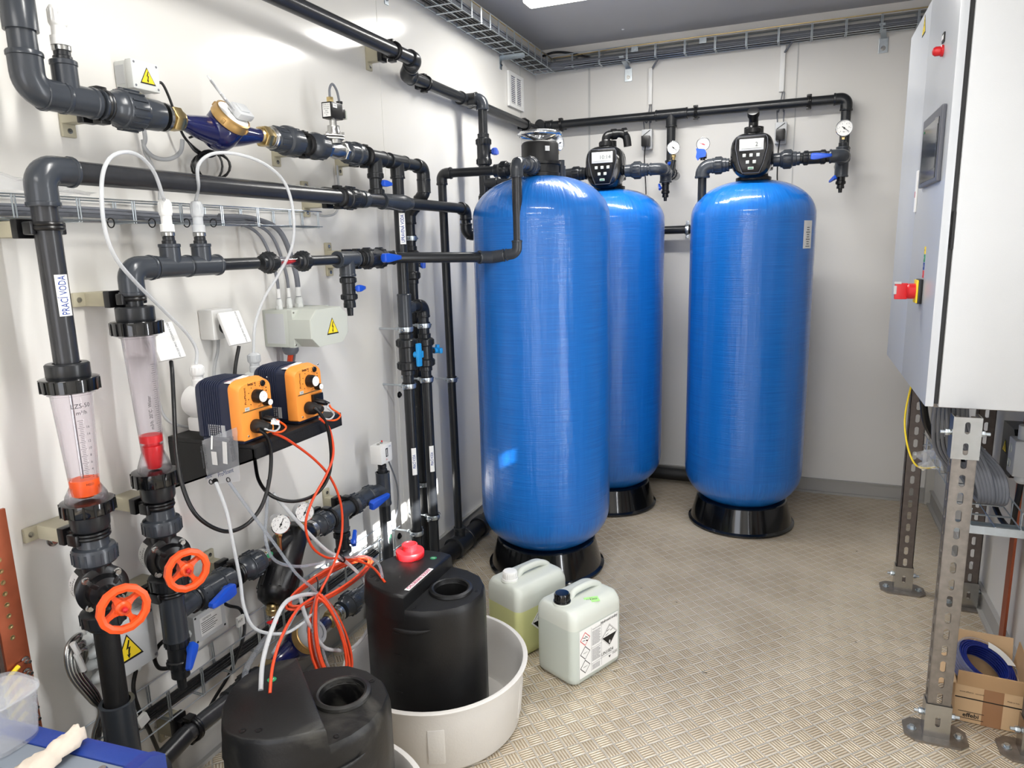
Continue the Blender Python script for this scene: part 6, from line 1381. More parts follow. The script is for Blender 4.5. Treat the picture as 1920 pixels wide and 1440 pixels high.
# ================================================================== junction boxes and sockets
def screws(t, c, ax, up, w, h, r=.004, mat='cable_grey'):
    nrm=ax.cross(up)
    for i in (-1,1):
        for j in (-1,1):
            q=MB(); q.lathe([(r,0),(r*.8,.0008),(.001,.0008)],c+ax*i*w+up*j*h,nrm,12); q.build('cover_screw',mat,t)
def gland(t, p, d, r=.011, mat='grey_plastic'):
    m=MB(); hexnut_mb(Vector(p)+Vector(d).normalized()*.006,d,r*1.15,.012,m); m.lathe([(r,.012),(r*1.02,.02),(r*.85,.03),(r*.6,.034)],p,d,20); m.build('cable_gland',mat,t)
c=V(.032,1.372,1.932); t=thing('junction_box','small light grey junction box with yellow warning triangle above the upper pipe','junction box',(0,1.372,1.89),'junction boxes with warning triangles')
MB().box((.02,1.397,1.932),(.04,.078,.066),bev=.005).build('box_base','grey_plastic',t); MB().box((.051,1.397,1.932),(.024,.082,.070),bev=.006).build('box_cover','grey_plastic',t); screws(t,V(.0632,1.397,1.932),Y,Z,.033,.027,.003)
m=warn((.0632,1.4,1.932),X,.046,''); m.build('warning_sticker',None,t,smooth=0); gland(t,V(.03,1.392,1.90),-Z)
MB().prism([(-.014,-.022),(.014,-.022),(.014,.022),(-.014,.022)],(.02,1.3575,1.932),X,Z,-.0008).build('knockout','light_grey',t,smooth=0)
c=V(0,1.9,1.25); t=thing('junction_box','large grey-green junction box with faceted cover and cable glands on top','junction box',(0,1.9,1.19),'junction boxes with warning triangles')
y0,y1_,z0,z1=1.80,1.995,1.192,1.312
MB().box((.05,(y0+y1_)/2,(z0+z1)/2),(.10,y1_-y0,z1-z0),bev=.004).build('box_base','greygreen_plastic',t)
yy=(y1_-y0)/2; zz=(z1-z0)/2; o=V(.1,(y0+y1_)/2,(z0+z1)/2)
m=MB(); oc=[(-yy,-zz),(yy,-zz),(yy,zz),(-yy,zz)]; inn=[(-yy+.035,-zz),(yy-.035,-zz),(yy,-zz+.03),(yy,zz-.03),(yy-.035,zz),(-yy+.035,zz),(-yy,zz-.03),(-yy,-zz+.03)]
m.hull(oc,o,Y,Z,X,[(1,0),(1,.018)]); m.hull(inn,o+X*.018,Y,Z,X,[(1,0),(1,.066),(.985,.07)]); m.build('box_cover','greygreen_plastic',t,smooth=0)
for s_ in (1,-1): q=MB(); q.lathe([(.004,0),(.003,.001),(.001,.001)],o+V(.0182,-yy+.008,s_*(zz-.008)),X,10); q.build('cover_screw','steel',t)
warn(o+V(.088,.012,.0),X,.062,'').build('warning_sticker',None,t,smooth=0)
MB().prism([(-.036,-.048),(.036,-.048),(.036,.048),(-.036,.048)],(.048,y0-.0004,o.z),X,Z,-.0006).build('knockout','light_grey',t,smooth=0)
gp=[]
for px,rr in ((524,.0095),(543,.0095),(561,.0135)):
    p=onx(px,572,.055); p.z=z1; gp.append(p); gland(t,p,Z,rr)
q=V(.06,y0+.05,z0); m=MB(); m.lathe([(.026,0),(.026,.018),(.02,.028),(.016,.03)],q,-Z,24); m.build('large_gland','cable_grey',t)
tag(MB().tube(spline([q-Z*.02,q-Z*.06+V(-.01,0,0),q-Z*.09+V(-.03,.0,0)]),.009,10).build('supply_cable','orange_tube'),'orange cable end dropping from the large junction box behind the pumps','cable')
tag(MB().tube(spline([q-Z*.02+V(0,.018,0),q-Z*.06+V(-.01,.018,0),q-Z*.12+V(-.03,.018,0)]),.006,10).build('supply_cable','cable_grey'),'grey cable end dropping from the large junction box behind the pumps','cable')
c=V(0,1.137,.545); ya,yb,za,zb=1.085,1.183,.47,.60
t=thing('junction_box','light grey junction box with yellow triangle behind the lowest left pipe','junction box',(0,1.13,.47),'junction boxes with warning triangles')
ya,yb,za,zb=1.075,1.205,.455,.60
MB().box((.025,(ya+yb)/2,(za+zb)/2),(.05,yb-ya,zb-za),bev=.006).build('box_base','light_grey',t); MB().box((.066,(ya+yb)/2,(za+zb)/2),(.03,yb-ya+.004,zb-za+.004),bev=.007).build('box_cover','light_grey',t); screws(t,V(.0812,(ya+yb)/2,(za+zb)/2),Y,Z,.058,.062,.0045)
tt_=warn(onx(240,1214,.0812),X,.082,''); tt_.build('warning_sticker',None,t,smooth=0)
hp=[]
for k in range(4): p=V(.03+.012*(k%2),ya,.575-.034*k); gland(t,p,-Y,.013); hp.append(p)
gland(t,V(.035,yb-.03,za),-Z,.012)
m=MB()
for k,p in enumerate(hp):
    e=p-Y*.03; m.tube(spline([e,e+V(0,-.02,-.012),onx(150+6*(k%3),1190+14*k,.06),onx(126+7*k,1215+8*k,.07),onx(132+7*k,1265,.08),onx(170+4*k,1312-3*k,.09),onx(188,1330+2*k,.09),onx(186-3*k,1375,.08),onx(175,1420,.07)]),.0062,10)
tag(m.build('braided_cables','steel',smooth=60),'bundle of braided metal-sheathed cables curving from the lower left junction box','cable')
m=MB().mat('paper')
for a_,b_ in (((136,1206),(147,1225)),((143,1226),(152,1243)),((150,1240),(158,1257))): m.tube([onx(*a_,.085),onx(*b_,.087)],.0068,10)
tag(m.build('cable_tag','paper'),'white tags on the braided cables at the lower left','tag')
tag(MB().tube(spline([V(.035,yb-.03,za-.02),onx(250,1290,.05),onx(262,1335,.06),onx(280,1370,.05),onx(300,1415,.04)]),.0055,8).build('thick_cable','cable_black'),'black cable hanging from the lower left junction box through the tray','cable')
MB_=MB().mat('paper').box(onx(267,1350,.075),(.012,.03,.028),Matrix.Rotation(.3,3,'X'),bev=.001); tag(MB_.build('cable_tag',smooth=0),'white tag clipped on the black cable below the lower left box','tag')
c=onx(385,1168,.05); t=thing('sensor_box','light grey plastic transmitter box with printed label behind the blue lever','junction box',(0,c.y,.35))
bw_=.125; bh_=.072; cy=(1.335+1.455)/2; cz=.435; MB().box((.026,1.41,.438),(.052,.118,.085),bev=.004).build('box_base','light_grey',t)
m=MB().mat('paper').box((.0523,1.412,.438),(.0006,.08,.056)).mat('sign_black'); m.text('SIEMENS',(.0526,1.398,.458),Y,Z,.009)
for k in range(6): m.box((.0527,1.405-.003*(k%3),.449-k*.006),(.0005,.06-.008*(k%3),.0018))
m.build('type_label',None,t,smooth=0); screws(t,V(.0522,1.41,.438),Y,Z,.052,.036,.0035,'sign_black')
m=MB(); hexnut_mb((.03,1.343,.43),-Y,.012,.016,m); m.build('cable_gland','grey_plastic',t)
tag(MB().tube(spline([V(.03,1.34,.43),onx(310,1200,.06),onx(290,1225,.06),onx(296,1250,.06),onx(315,1253,.07),onx(345,1245,.07)]),.0055,8).build('sensor_cable','cable_black'),'black cable looping left from the transmitter box','cable')
tag(MB().tube(spline([V(.03,1.47,.47),onx(430,1136,.06),onx(450,1142,.06),onx(458,1165,.06),onx(455,1200,.07),onx(432,1260,.06),onx(405,1305,.05),onx(388,1335,.04)]),.005,8).build('sensor_cable','cable_black'),'black cable dropping with a white tag right of the transmitter box','cable')
tag(MB().mat('paper').box(onx(451,1164,.078),(.008,.028,.03)).mat('sign_black').text('P1T',onx(451,1164,.083),Y,Z,.012).build('cable_tag',smooth=0),'white tag lettered on the black cable right of the transmitter box','tag')
# socket outlets with angled white plugs
def socket(y, z, label, s=1.0):
    t=thing('wall_socket',label,'socket',(0,y,z),'white wall sockets with plugs'); MB().box((.027,y,z),(.054,.084*s,.088*s),bev=.007).build('socket_housing','white_plastic',t)
    R3=Matrix.Rotation(-.42,3,'Y')@Matrix.Rotation(0,3,'Z'); c=V(.088,y+.002,z-.012)
    MB().box(c,(.012,.082*s,.1*s),Matrix.Rotation(-.38,3,'Y'),bev=.004).build('hinged_cover','white_plastic',t); MB().lathe([(.02,0),(.02,.035)],(.05,y,z-.008),X,20).build('plug','black',t)
    m=MB().mat('ink_grey'); R=Matrix.Rotation(-.38,3,'Y'); m.text('POUZE PRO TECHNOLOGII',c+R@V(.0063,.022,0),R@Z,R@(-Y),.0085,sx=.9); m.build('cover_text',None,t,smooth=0); return V(.1,y+.002,z-.064)
s1=socket(1.578,1.292,'white wall socket with open cover above the nearer dosing pump, left of the junction box')
s2=socket(1.335,1.285,'white wall socket with open cover partly behind the red-float flow meter')
cord=lambda pts,r,nm,lb,mat='cable_black',cat='cable': tag(MB().tube(pts,r,10).build(nm,mat,smooth=60),lb,cat)
cord(spline([s2,onx(323,700,.12),onx(326,760,.14),onx(331,850,.2),onx(345,920,.24),onx(372,970,.27),onx(420,996,.28),onx(460,985,.29),onx(490,950,.3),onx(505,900,.305),onx(508,850,.31),onx(500,818,.315),onx(484,805,.31)]),.0052,'power_cord','black power cord looping low from the left socket to the nearer pump')
cord(spline([s1,onx(440,700,.1),onx(442,760,.09),onx(455,810,.08),onx(475,850,.12),onx(485,900,.2),onx(510,930,.26),onx(550,940,.29),onx(590,928,.3),onx(613,900,.31),onx(621,860,.32),onx(615,805,.33),onx(600,775,.33),onx(588,765,.32)]),.0052,'power_cord','black power cord looping low from the right socket to the farther pump')
cord(spline([(.03,1.575,1.25),onx(408,660,.02),onx(402,690,.02),onx(400,740,.02)]),.0045,'supply_cable','grey supply cable under the right white wall socket','cable_light')
cord(spline([onx(296,745,.02),onx(305,775,.02),onx(320,792,.03),onx(345,800,.04),onx(372,802,.05)]),.004,'supply_cable','thin grey cable beside the red-float flow meter','cable_light')

# ================================================================== pump shelf and dosing pumps
yA,yZ=1.385,1.77; xo=.30; zt_s=1.000
t=thing('wall_shelf','black wedge-shaped wall shelf under the two orange dosing pumps','shelf',(0,(yA+yZ)/2,.86))
MB().box((xo/2,(yA+yZ)/2,zt_s-.006),(xo,yZ-yA,.012),bev=.002).build('shelf_top','black_matte',t)
for yy in (yA+.003,yZ-.003):
    MB().prism([(0,-.012),(xo,-.012),(xo,-.04),(0,-.15)],(0,yy+.003,zt_s),X,Z,.006).build('side_panel','black_matte',t,smooth=0)
MB().add([V(0,yA,zt_s-.15),V(0,yZ,zt_s-.15),V(xo,yZ,zt_s-.04),V(xo,yA,zt_s-.04),V(0,yA,zt_s-.145),V(0,yZ,zt_s-.145),V(xo,yZ,zt_s-.035),V(xo,yA,zt_s-.035)],[(0,1,2,3),(7,6,5,4),(0,4,5,1),(1,5,6,2),(2,6,7,3),(3,7,4,0)]).build('bottom_panel','black_matte',t,smooth=0)
MB().box((xo-.003,(yA+yZ)/2,zt_s-.026),(.006,yZ-yA,.03)).build('front_lip','black_matte',t,smooth=0)
def pump(yc, label, endmat, brand):
    t=thing('dosing_pump',label,'pump',(.2,yc,zt_s),'orange and navy dosing pumps'); w=.118; h=.155; zb=zt_s+.012; x0,x1,x2=.135,.222,.285
    MB().box((.2,yc,zt_s+.006),(.14,w*.8,.012),bev=.003).build('foot_plate','pump_navy',t)
    # navy body: arched top section
    def sec(w,h,top): 
        n=10; pts=[(-w/2,0.004),(-w/2*.9,0),(w/2*.9,0),(w/2,.004)]; pts+=[(w/2*math.cos(a)*1.0 if False else w/2*math.copysign(abs(math.cos(a))**.45,math.cos(a)), h-top+top*math.sin(a)) for a in [PI*k/n for k in range(n+1)]]; return pts
    S=sec(w,h,.022); m=MB(); m.hull(S,(x0,yc,zb),Y,Z,X,[(.86,-.012),(.97,-.004),(1,.004),(1,x2-x0-.036),(1.0,x2-x0-.03)]); m.build('pump_body','pump_navy',t,smooth=30)
    for k in range(9):
        xx=x0+.012+k*.0075; q=MB(); S2=[(a*1.03,b*1.018) for a,b in S]; q.hull(S2,(xx,yc,zb+.0005),Y,Z,X,[(1,0),(1,.0032)]); q.build('cooling_rib','pump_navy',t,smooth=30)
    m=MB(); S3=[(a*1.07,b*1.03-.002) for a,b in S]; m.hull(S3,(x2-.038,yc,zb),Y,Z,X,[(.985,0),(1,.004),(.95,.028),(.93,.032)]); 
    # raised frame with sunken face
    m.build('front_housing','pump_orange',t,smooth=30)
    f=V(x2-.006,yc,zb+.08); R_=.0
    m=MB()
    m.add([V(x2-.0058,yc+a,zb+b) for a,b in ((-.05,.072),(.05,.072),(.05,.075),(-.05,.075))],[(0,1,2,3)]); m.build('front_groove','brass',t)
    F=x2-.0058
    def knob(dy,dz,r,L,nm,white=True):
        c=V(F,yc+dy,zb+dz); MB().lathe([(r,0),(r*.98,L*.6),(r*.82,L),(r*.3,L)],c,X,28).build(nm,'black',t)
        if white: q=MB(); q.lathe([(r*.80,L),(r*.74,L+.0018),(.001,L+.002)],c,X,24,cap=False); q.box(c+V(L*.5,r*.35,-r*.62),(L*.9,r*.25,r*.3)); q.build(nm+'_cap','white',t)
    knob(.003,.108,.0185,.024,'stroke_knob'); knob(.034,.086,.0105,.018,'selector_knob'); knob(.03,.138,.0085,.004,'small_dial',False)
    m=MB().mat('sign_black')
    for k in range(9):
        a=math.radians(220-260*k/8); m.cyl(V(F,yc+.003+.029*math.cos(a),zb+.108+.029*math.sin(a)),V(F+.0006,yc+.003+.029*math.cos(a),zb+.108+.029*math.sin(a)),.0014,seg=8)
    for k in range(12):
        a=2*PI*k/12; p=V(F,yc+.03+.0125*math.cos(a),zb+.138+.0125*math.sin(a)); m.cyl(p,p+V(.0005,0,0),.0008,seg=6)
    for k in range(3): p=V(F,yc+.042,zb+.124-k*.008); m.cyl(p,p+V(.0008,0,0),.0018,seg=8)
    m.text('beta/ 4',V(F,yc-.01,zb+.143),Y,Z,.0105,bold=.02); m.text('ProMinent',V(F,yc-.037,zb+.115),Z,-Y,.0105)
    for k in range(3): m.box(V(F,yc+.012+.008*(k%2),zb+.087-k*.004),(.0005,.01,.001))
    m.build('front_print',None,t,smooth=0)
    m=MB().mat('lcd').box(V(F,yc-.034,zb+.080-.0),(.0012,.016,.009)).mat('sign_black').text('VY1',V(F+.0006,yc-.034,zb+.080),Y,Z,.006); m.build('small_label',None,t,smooth=0)
    # connectors
    c=V(F,yc-.012,zb+.030); MB().lathe([(.018,0),(.019,.004),(.018,.024),(.014,.03),(.012,.045),(.008,.052)],c,X,24).build('power_plug','black_matte',t)
    MB().box(V(F+.004,yc+.03,zb+.048),(.01,.046,.034),bev=.002).build('socket_panel','black',t)
    for dy in (.018,.036):
        c=V(F+.008,yc+dy,zb+.045-.006*(dy>.02)); MB().lathe([(.0085,0),(.0085,.014),(.007,.02),(.005,.03)],c,V(1,.15,-.2),18).build('signal_plug','black',t)
    for a,b in ((.05,.15),(-.038,.008),(.05,.012)): q=MB(); q.lathe([(.0028,0),(.002,.0012),(.0005,.0012)],V(F,yc+a,zb+b),X,10); q.build('front_screw','steel',t)
    # side type plate
    m=MB().mat('cable_light').box((x0+.06,yc-w/2-.0008,zb+.022),(.056,.001,.032),None).mat('sign_black')
    for k in range(5): m.box((x0+.055-.003*(k%2),yc-w/2-.0015,zb+.033-k*.0055),(.036-.006*(k%2),.0006,.0015))
    m.build('type_plate',None,t,smooth=0)
    m=MB().mat('white'); o=V(x1+.02,yc-.03,zb+h-.002); q=MB()
    m.box(V(x2-.045,yc-.02,zb+h-.0),(.02,.07,.0012),Matrix.Rotation(.12,3,'X')); m.mat('ink_pink').text('CHLORNAN SODNÝ' if brand else 'SÍRAN HLINITÝ',V(x2-.045,yc-.02,zb+h+.0006),Y,-X,.0115,sx=.75); m.build('top_sticker',None,t,smooth=0)
    # liquid end with suction and pressure valves towards the wall
    c=V(x0-.012,yc-.005,zb+.085); MB().lathe([(.036,-.004),(.045,0),(.046,.05),(.043,.058),(.03,.06)],c,-X,36).build('liquid_end',endmat,t)
    c=V(x0-.045,yc-.005,zb+.04); MB().box(c+V(0,0,-.015),(.05,.06,.04),bev=.008).build('lower_head',endmat,t)
    for s_,nm in ((1,'upper_valve'),):
        o=V(x0-.045,yc-.005,zb+.125); m=MB(); m.lathe([(.016,0),(.016,.02),(.014,.022),(.014,.03),(.017,.032),(.019,.036),(.018,.055),(.014,.06),(.005,.062)],o,Z,22); ribs(m,o,Z,.0185,.037,.054,14,.0022,.001); m.build(nm,'tube_milky' if not brand else 'white',t)
    return V(x0-.045,yc-.005,zb+.187),V(F+.05,yc-.012,zb+.030),V(F+.04,yc+.036,zb+.033)
u1,pw1,sg1=pump(1.432,'orange and navy dosing pump nearest the camera on the black wall shelf','white',True)
u2,pw2,sg2=pump(1.652,'orange and navy dosing pump behind the first one on the black wall shelf','grey_plastic',False)
for sg,px,lb in ((sg1,(538,800),'nearer'),(sg2,(640,778),'farther')):
    cord(spline([sg,onx(px[0]-18,px[1]-12,.335),onx(px[0]-2,px[1],.335),onx(px[0]-12,px[1]+10,.33),onx(px[0]-35,px[1]+8,.32)]),.0028,'signal_cable','thin orange signal cable loop at the front of the %s pump'%lb,'orange_float')
    cord(spline([sg,onx(px[0]-26,px[1]-14,.34),onx(px[0]-14,px[1]-2,.34),onx(px[0]-22,px[1]+8,.335),onx(px[0]-42,px[1]+4,.325)]),.0026,'signal_cable','thin grey signal cable loop at the front of the %s pump'%lb,'cable_light')
tag(MB().box(onx(516,792,.342),(.004,.028,.012),Matrix.Rotation(-.3,3,'X')).build('cable_tag','paper',smooth=0),'small white tag on the nearer pump signal cable','tag')
# spare-parts bag hanging in front of the shelf
yb_=1.368; A_=ony(380,826,yb_); B_=ony(446,800,yb_); C_=ony(452,902,yb_); D_=ony(392,908,yb_)
def bagpt(u,v,dy=0): a=A_.lerp(B_,u); b=D_.lerp(C_,u); p=a.lerp(b,v); p.y+=dy; return p
t=thing('spare_parts_bag','clear plastic spare-parts bag printed in blue hanging below the nearer dosing pump','bag',D_)
random.seed(9); m=MB(); n=10; vs=[]
for s_ in (0,1):
    for j in range(n+1):
        for i in range(n+1): vs.append(bagpt(i/n,j/n,-.003-.005*math.sin(PI*i/n)*(1 if s_ else -.3)+random.uniform(-.0016,.0016)))
q=(n+1)**2; fs=[]
for s_ in (0,1):
    for j in range(n):
        for i in range(n): k=s_*q+j*(n+1)+i; fs.append((k,k+1,k+n+2,k+n+1))
m.add(vs,fs); m.build('bag_film','clear_film',t,smooth=60)
ux_=(B_-A_).normalized(); uz_=(A_-D_).normalized()
m=MB().mat('ink_navy'); m.text('ProMinent',bagpt(.66,.78,-.012),ux_,uz_,.017,sx=.82); m.build('bag_logo',None,t,smooth=0); m=MB().mat('ink_navy'); m.text('nent',bagpt(.14,.8,-.012),ux_,uz_,.017,sx=.8); m.build('bag_logo',None,t,smooth=0); m=MB()
m.mat('ink_grey')
for u_ in (.12,.88):
    m.text('Original Spare Parts',bagpt(u_,.36,-.012),-uz_,ux_,.0098,bold=.02,sx=.85); m.text('Originalersatzteile',bagpt(u_+.08*(1 if u_<.5 else -1)*-1+.0,.36,-.0122),-uz_,ux_,.0098,bold=.02,sx=.85)
m.build('bag_print',None,t,smooth=0)
MB().mat('paper').box(bagpt(.36,.45,-.011),(.017,.0012,.036)).build('paper_slip',None,t,smooth=0); MB().mat('paper').box(bagpt(.66,.4,-.009),(.014,.001,.06),Matrix.Rotation(.08,3,'Y')).build('white_strip',None,t,smooth=0)
for u_,r_ in ((.18,.006),(.72,.006)): q=MB(); q.torus(bagpt(u_,.93,-.012),Y,r_,.0014,20,6); q.build('o_ring','black',t)
q=MB(); q.lathe([(.0085,0),(.0085,.004)],bagpt(.32,.93,-.014),Y,20); q.build('rubber_disc','black',t)
cord([bagpt(.32,-.02,-.006),bagpt(.32,.25,-.012)],.0022,'cable_tie','white cable tie closing the spare-parts bag','white','cable tie')

# ================================================================== wire trays on the left wall
wire_tray('galvanised wire cable tray on the left wall between the two long pipes',Y,(.008,.86,1.575),X,Z,1.19,.065,.05,.145,rw=.002,cat='cable tray')
m=MB()
for x_,z_,r_ in ((.03,1.592,.007),(.045,1.584,.0045),(.022,1.602,.005)): m.tube(spline([(x_,.86,z_),(x_,1.2,z_+.003),(x_+.003,1.5,z_-.004),(x_,1.75,z_)]),r_,8)
tag(m.build('cable_bundle','cable_grey'),'grey cables lying in the middle wire tray','cable')
for p,px,lb,zz in zip(gp,(480,505,530),('left','middle','right'),(1.585,1.588,1.595)):
    e=V(.04,p.y-.16,zz); s0=V(.04,p.y-.3,zz+.003); cord(spline([s0,e,V(.045,p.y-.05,zz-.04),V(p.x,p.y-.006,p.z+.12),V(p.x,p.y,p.z+.03)]),.0085 if lb=='right' else .005,'gland_cable','grey cable bending from the tray into the %s gland of the big junction box'%lb,'cable_grey')
    tag(MB().cyl((p.x,p.y,p.z+.036),(p.x,p.y,p.z+.066),.0095 if lb=='right' else .006).build('cable_tag','paper'),'white marker sleeve above the %s gland of the big junction box'%lb,'tag')
for k,px in enumerate((208,285,350,400)):
    p=onx(px,418,.075); tag(MB().torus(p,Y,.011,.0016,16,5).build('cable_tie','black'),'black cable tie on the middle wire tray, %s from the left'%('first','second','third','fourth')[k],'cable tie')
cord(spline([onx(585,400,.04),onx(610,405,.03),onx(630,398,.02),onx(637,370,.02),onx(634,340,.02),onx(632,310,.02)]),.004,'valve_cable','thin grey cable from the middle tray end up to the solenoid valve','cable_light')
wire_tray('galvanised wire cable tray low on the left wall behind the scuffed vat',Y,(.01,.86,.262),X,Z,1.55,.075,.085,.115,rw=.0021)
m=MB()
for x_,z_,r_ in ((.03,.275,.005),(.04,.272,.004),(.052,.274,.0045),(.02,.278,.0055)): m.tube(spline([(x_,.86,z_),(x_,1.2,z_+.003),(x_+.003,1.6,z_-.002),(x_,2.3,z_)]),r_,8)
tag(m.build('cable_bundle','cable_black'),'black and grey cables lying in the low wire tray','cable')
# cables round box 1 and meter
cord(spline([V(.03,1.392,1.868),onx(272,255,.04),onx(270,275,.04),onx(290,295,.04),onx(318,298,.04),onx(338,285,.04),onx(342,262,.04)]),.0055,'cable_loop','grey cable loop hanging below the upper junction box','cable_light')
cord(spline([onx(268,262,.03),onx(272,285,.03),onx(285,310,.03),onx(298,345,.03),onx(300,375,.03)]),.005,'cable_loop','grey cable descending behind the long middle pipe from the upper junction box','cable_light')
cord(spline([V(.04,1.436,1.91),onx(302,155,.05),onx(318,185,.05),onx(335,235,.05),onx(352,265,.05),onx(385,290,.05),onx(408,285,.05)]),.0035,'meter_cable','thin black cable from the upper junction box to the water meter')
m=MB()
for k,(rx,ry,dx) in enumerate(((36,28,0),(30,26,6),(34,24,3),(26,30,-4))):
    pts=[onx(395+dx+rx*math.cos(a),312+ry*math.sin(a),.045+.004*k) for a in [2*PI*i/20 for i in range(20)]]; m.tube(pts,.0032,6,closed=True)
tag(m.build('cable_coil','cable_black'),'small coil of thin black cable behind the long middle pipe below the water meter','cable coil')
m=MB(); m.tube(spline([onx(355,258,.05),onx(372,255,.05),onx(395,268,.05),onx(412,280,.05),onx(395,294,.05),onx(368,285,.05),onx(352,265,.05)]),.0032,6); tag(m.build('cable_loop','cable_black'),'black cable loop just below the body of the upper water meter','cable')
# dosing tubes (milky) looping in front of the wall
def tube_(pts,r,lb,mat='tube_milky'): return tag(MB().tube(spline(pts,10),r,10).build('dosing_tube',mat,smooth=60),lb,'tube')
ij1=V(xL,yt1,zL+.166); ij2=V(xL,yt2,zL+.166)
tube_([ij1,onx(306,370,.17),onx(290,325,.19),onx(265,295,.21),onx(235,285,.23),onx(205,298,.24),onx(191,340,.24),onx(195,420,.24),onx(215,480,.23),onx(255,530,.2),onx(310,585,.14),onx(350,625,.1),onx(368,655,.09),u1],.0044,'milky dosing tube looping left over the long pipe to the nearer pump')
tube_([ij2,onx(372,350,.17),onx(372,310,.19),onx(400,288,.21),onx(450,290,.23),onx(500,310,.24),onx(535,345,.24),onx(550,400,.24),onx(548,460,.22),onx(525,510,.18),onx(495,560,.13),onx(478,610,.1),u2],.0044,'milky dosing tube looping right over the long pipe to the farther pump')

# ================================================================== tubing between pumps and vats
random.seed(11)
inV1=VAT1+V(-.03,.02,.476)
vt1=onz(506,1300,.514); vt2=onz(722,1092,.514)
def orange(pts,r,lb,mat='orange_tube'): return tag(MB().tube(spline(pts,9),r,9).build('suction_tube',mat,smooth=60),lb,'tube','tubes between the pumps and the vats')
kx=(640,1047); kk=(596,1115)
K1=onx(*kx,.30); K2=onx(*kk,.36)
orange([onx(512,812,.32),onx(540,825,.32),onx(590,862,.31),onx(622,900,.31),onx(640,950,.31),onx(640,1010,.31),onx(625,1060,.33),onx(605,1100,.36),K2,onx(560,1140,.41),onx(530,1190,.46),onx(512,1245,.50),vt1],.0038,'orange tube from the nearer pump down into the scuffed vat')
orange([onx(600,785,.33),onx(618,805,.33),onx(625,850,.33),onx(612,890,.32),onx(585,940,.31),onx(573,985,.3),onx(585,1025,.3),onx(612,1045,.3),K1,onx(672,1052,.36),onx(700,1065,.42),vt2],.0038,'orange tube from the farther pump down into the vat with the red cap')
orange([onx(503,900,.2),onx(500,960,.24),onx(498,1010,.28),onx(515,1050,.3),onx(560,1062,.3),onx(620,1052,.3),K1,onx(680,1043,.38),onx(708,1055,.45),onx(717,1082,.5)],.0045,'clear tube curving into the hole of the vat with the red cap','tube_clear')
orange([onx(430,905,.3),onx(470,960,.31),onx(515,1020,.32),onx(555,1075,.35),K2,onx(565,1135,.38),onx(540,1175,.42),onx(512,1225,.45)],.0042,'clear tube running obliquely from the parts bag to the lower tube knot','tube_clear')
orange([onx(405,905,.3),onx(425,960,.3),onx(437,1020,.3),onx(450,1085,.3),onx(458,1140,.31),onx(480,1180,.33),onx(530,1188,.35),onx(565,1170,.37),onx(590,1145,.38)],.0045,'milky tube sagging in front of the blue lever to the lower knot','tube_milky')
orange([onx(512,925,.24),onx(560,980,.27),onx(610,1030,.29),K1,onx(680,1085,.34),onx(698,1135,.37),onx(690,1180,.38),onx(660,1215,.38),onx(620,1218,.38),onx(600,1205,.38),onx(575,1160,.38),onx(563,1120,.37)],.0055,'milky tube sweeping round the right side of the orange coils','tube_milky')
orange([K2,onx(570,1115,.38),onx(535,1130,.41),onx(510,1180,.44),onx(493,1240,.46),onz(489,1295,.514)],.0058,'thick milky tube entering the scuffed vat beside the orange tube','tube_milky')
vk=0
def coil(name, fn, n, r, lb, mats, cat='tube coil'):
    t=thing('tube_coil',lb,cat,fn(0,0),'coils of dosing tube')
    for k in range(n):
        pts=[fn(2*PI*i/26,k) for i in range(26)]; MB().tube(pts,r,8,closed=True).build('tube_turn',mats[k%len(mats)],t,smooth=60)
    m=MB(); return t
J=[(random.uniform(-1,1),random.uniform(-1,1),random.uniform(-1,1)) for _ in range(12)]
def coilA(a,k):   # slanting oval bundle tied at the upper knot
    rx=79+4*J[k][0]; ry=24+4*J[k][1]; px=618+rx*math.cos(a)+2*J[k][2]; py=1094-rx*math.cos(a)*.52+ry*math.sin(a)+3*J[k][0]
    return onx(px,py,.27+.04*math.sin(a)+.006*k+.02*math.cos(a))
coil('a',coilA,8,.0040,'flat oval coil of orange and clear tube tied below the small valve',('orange_tube','orange_tube','orange_tube','orange_tube','tube_clear'))
def coilB(a,k):
    s_=math.sin(a); c_=math.cos(a); f=(1-c_)/2; w=(11+23*f**.6)+9*J[k][1]; px=597+ (42*f) + w*s_*1.0 + 7*J[k][0]*f + 8*max(0,s_)*(1-f); py=1118+165*f+5*J[k][2]
    return onx(px,py,.36+.03*f+.012*s_+.004*k)
coil('b',coilB,10,.0040,'hanging loop of orange and clear tube tied above the scuffed vat',('orange_tube','orange_tube','orange_tube','tube_clear'))
for K_,lb in ((K1,'upper'),(K2,'lower')):
    m=MB(); m.torus(K_,(.2,1,.3) if K_ is K1 else (.2,.3,1),.014,.003,16,6); m.tube(spline([K_+V(0,0,.012),K_+V(.004,0,.04),K_+V(.0,.0,.055)]),.002,6); tag(m.build('cable_tie','black'),'black cable tie at the %s knot of the orange tubes'%lb,'cable tie')
tag(MB().cyl(onx(508,1272,.48),onx(507,1278,.48),.0095).build('tube_clip','white'),'small white clip round the orange tube above the scuffed vat','clip')

